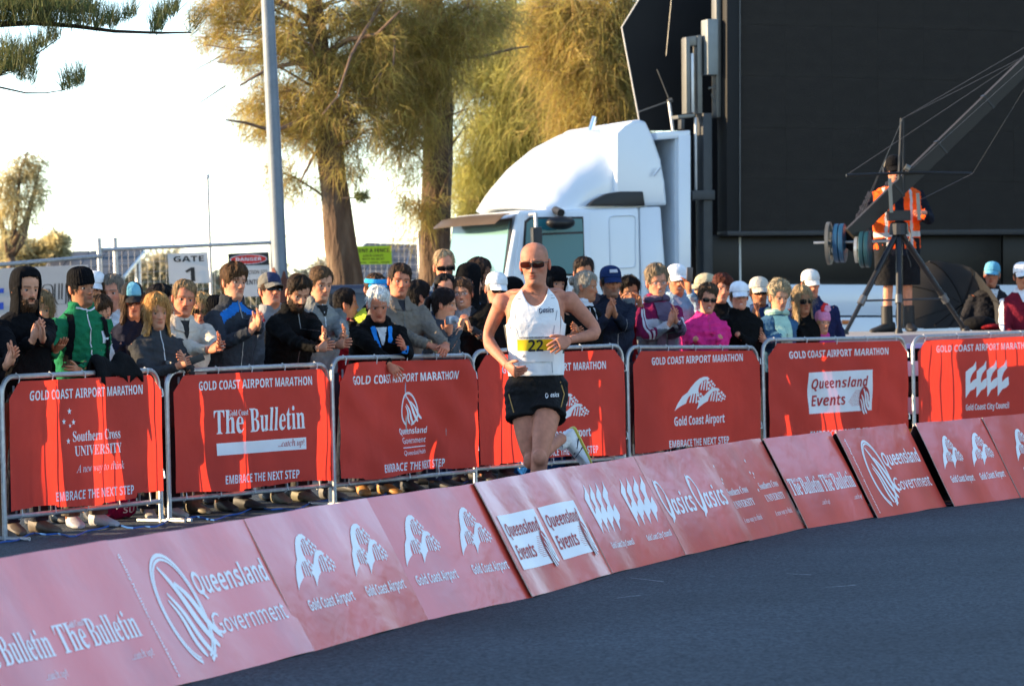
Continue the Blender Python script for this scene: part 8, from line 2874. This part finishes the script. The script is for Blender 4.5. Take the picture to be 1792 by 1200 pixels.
tc0, tc1 = at(1614, 491, 36.2), at(1712, 482, 36.2)
tb_ = empty('tarp_box', ((tc0.x + tc1.x) / 2, tc0.y, PZ), 0, 'dark box with bright blue top in place of a tarp edge behind the umbrella', 'case')  # plain box standing in for the edge of a blue tarp
w_ = tc1.x - tc0.x
mb = MB(); mb.box((0, .3, (tc0.z - PZ) / 2), (w_, .6, tc0.z - PZ)); mb.build('body', BLACK, tb_, smooth=False)
mb = MB(); mb.box((0, .3, (tc0.z + tc1.z) / 2 - PZ), (w_ * 1.02, .62, tc1.z - tc0.z)); mb.build('lid', mat('tarp_blue', (.015, .07, .26), .5), tb_, smooth=False)

# ------------------------------------------------------------------ held and lying things
def phone(x, y, D, label, w=.07, h=.13, tilt=0.0, m=BLACK, name='phone', yaw=.3):
    c = at(x, y, D)
    r = empty(name, c, yaw, label, name)
    r.rotation_euler = (0, tilt, yaw)
    part('case', prism_bevel([(-w / 2, -h / 2), (w / 2, -h / 2), (w / 2, h / 2), (-w / 2, h / 2)], -.006, .006, .004), m, r)
    part('glass', prism_bevel([(-w * .43, -h * .43), (w * .43, -h * .43), (w * .43, h * .43), (-w * .43, h * .43)], .0062, .0075, 0), mat('screen_glass', (.02, .025, .03), .1, var=0), r, smooth=None)
    return r


phone(345, 628, D_(274, .25) - .48, 'small black phone held by the blonde bobbed woman', .05, .10, R(70))
phone(1207, 480, D_(1184, 1.0) - .36, 'slim dark phone held up by the smiling white capped man', .055, .12, .05, mat('brown_case', (.10, .07, .06), .4))


def camera_(x, y, D, label, m=BLACK, yaw=.0):
    r = empty('camera', at(x, y, D), yaw, label, 'camera')
    part('body', prism_bevel([(-.055, -.032), (.055, -.032), (.055, .03), (.02, .035), (-.055, .03)], -.018, .018, .006), m, r)
    mb = MB(); mb.tube([V((.01, -.018, 0)), V((.01, -.05, 0))], [.026, .024], 14); mb.build('lens', m, r)
    return r


camera_(1100, 528, D_(1101, .9) - .34, 'compact camera held up by the black haired woman', mat('camera_grey', (.08, .10, .12), .4))
camera_(790, 560, D_(777, .35) - .30, 'silver compact camera held by the ponytailed woman', mat('camera_silver', (.35, .37, .42), .35, .4), yaw=1.0)
# black coat thrown over the rail
bd = BL[0]
u0, u1 = fr(0, 158), fr(0, 240)
coat = MB()
G = []
for k in range(15):
    u = u0 + (u1 - u0) * k / 14
    top = bd[2 + 1] + .022 + .035 * sin(pi * k / 14) + .012 * sin(k * 1.7)
    row = []
    for q in range(13):
        t = -1 + 2 * q / 12
        off = .11 * sin(t * pi / 2) * (1 + .2 * sin(k * 1.1))
        drop = (abs(t) ** 2.2) * (.10 if t > 0 else .45) * (1 + .25 * sin(k * .9 + q))
        row.append(tuple(bd[0] + bd[1] * u + V((bd[1].y, -bd[1].x, 0)) * (off * .55 - .02) + V((0, 0, top + .09 * (1 - t * t) * (.6 + .4 * sin(k * .8)) - drop))))
    G.append(row)
coat.grid(np.array(G))
cme = coat.mesh('coat', cloth((.008, .008, .009)))
co = put('draped_coat', cme)
sm = co.modifiers.new('thickness', 'SOLIDIFY'); sm.thickness = .025
tag(co, 'bundled black coat thrown over the first barrier rail', 'coat')
# bags behind the barriers
pb = gnd(196, 912)
pbag = empty('carry_bag', (pb.x, pb.y + .25, 0), R(25), 'crimson pink carry bag with pale letters on the ground behind the first barrier', 'bag')
mb = MB(); mb.ellip((0, 0, .11), (.16, .10, .12), 18, 10)
v = mb.verts(); mb.v = [v * np.array([1, 1, 1]) + np.stack([.01 * np.sin(v[:, 2] * 40), .012 * np.sin(v[:, 0] * 50), 0 * v[:, 0]], 1)]
mb.build('body', cloth((.30, .012, .07)), pbag)
place_print([T('SU', 'bold', .02, .11, .045, .045)], lambda x, y, l: V((x, -.102 * sqrt(max(.05, 1 - (x / .16) ** 2 - ((y - .11) / .12) ** 2)) - .006, y)), pbag)
mb = MB(); mb.tube([V((-.08, 0, .2)), V((-.05, -.02, .30)), V((.05, -.02, .30)), V((.08, 0, .2))], .008, 6); mb.build('handle', cloth((.30, .012, .07)), pbag)
pb = gnd(950, 838)
sbag = empty('sports_bag', (pb.x, pb.y + .5, 0), R(40), 'bright blue holdall on the ground behind the fourth barrier', 'bag')
mb = MB(); mb.tube([V((-.30, 0, .15)), V((-.27, 0, .15)), V((.27, 0, .15)), V((.30, 0, .15))], [.10, .15, .15, .10], 16); mb.build('body', cloth((.01, .09, .36)), sbag)
mb = MB(); mb.tube([V((-.12, -.1, .24)), V((-.08, -.08, .36)), V((.08, -.08, .36)), V((.12, -.1, .24))], .012, 6); mb.build('handle', cloth((.02, .02, .03)), sbag)

# ------------------------------------------------------------------ unseen building added on the left, sized so its shadow covers the road
pv = empty('shade_building', (-16, 5.5, 0), 0, 'long low unseen building added on the left to shade the road', 'building')
WALL = mat('render', (.42, .38, .32), .8, var=.1, vscale=2)
mb = MB(); mb.box((-5, 0, 2.45), (10, 30.4, 4.9)); mb.build('wall', WALL, pv, smooth=False)
mb = MB(); mb.box((-5, 0, 5.05), (10.8, 30.9, .30)); mb.build('roof', mat('roof_metal', (.25, .26, .27), .5, .4), pv, smooth=False)
for k in range(9):
    mb = MB(); mb.box((.02, -13 + 3.2 * k, 1.7), (.08, 1.8, 1.5)); w = mb.build('window', mat('window_frame', (.6, .6, .6), .5), pv, smooth=False)
    mb = MB(); mb.box((.05, -13 + 3.2 * k, 1.7), (.06, 1.6, 1.3)); mb.build('pane', TEAL, w, smooth=False)
bpy.data.scenes.remove(TMP)
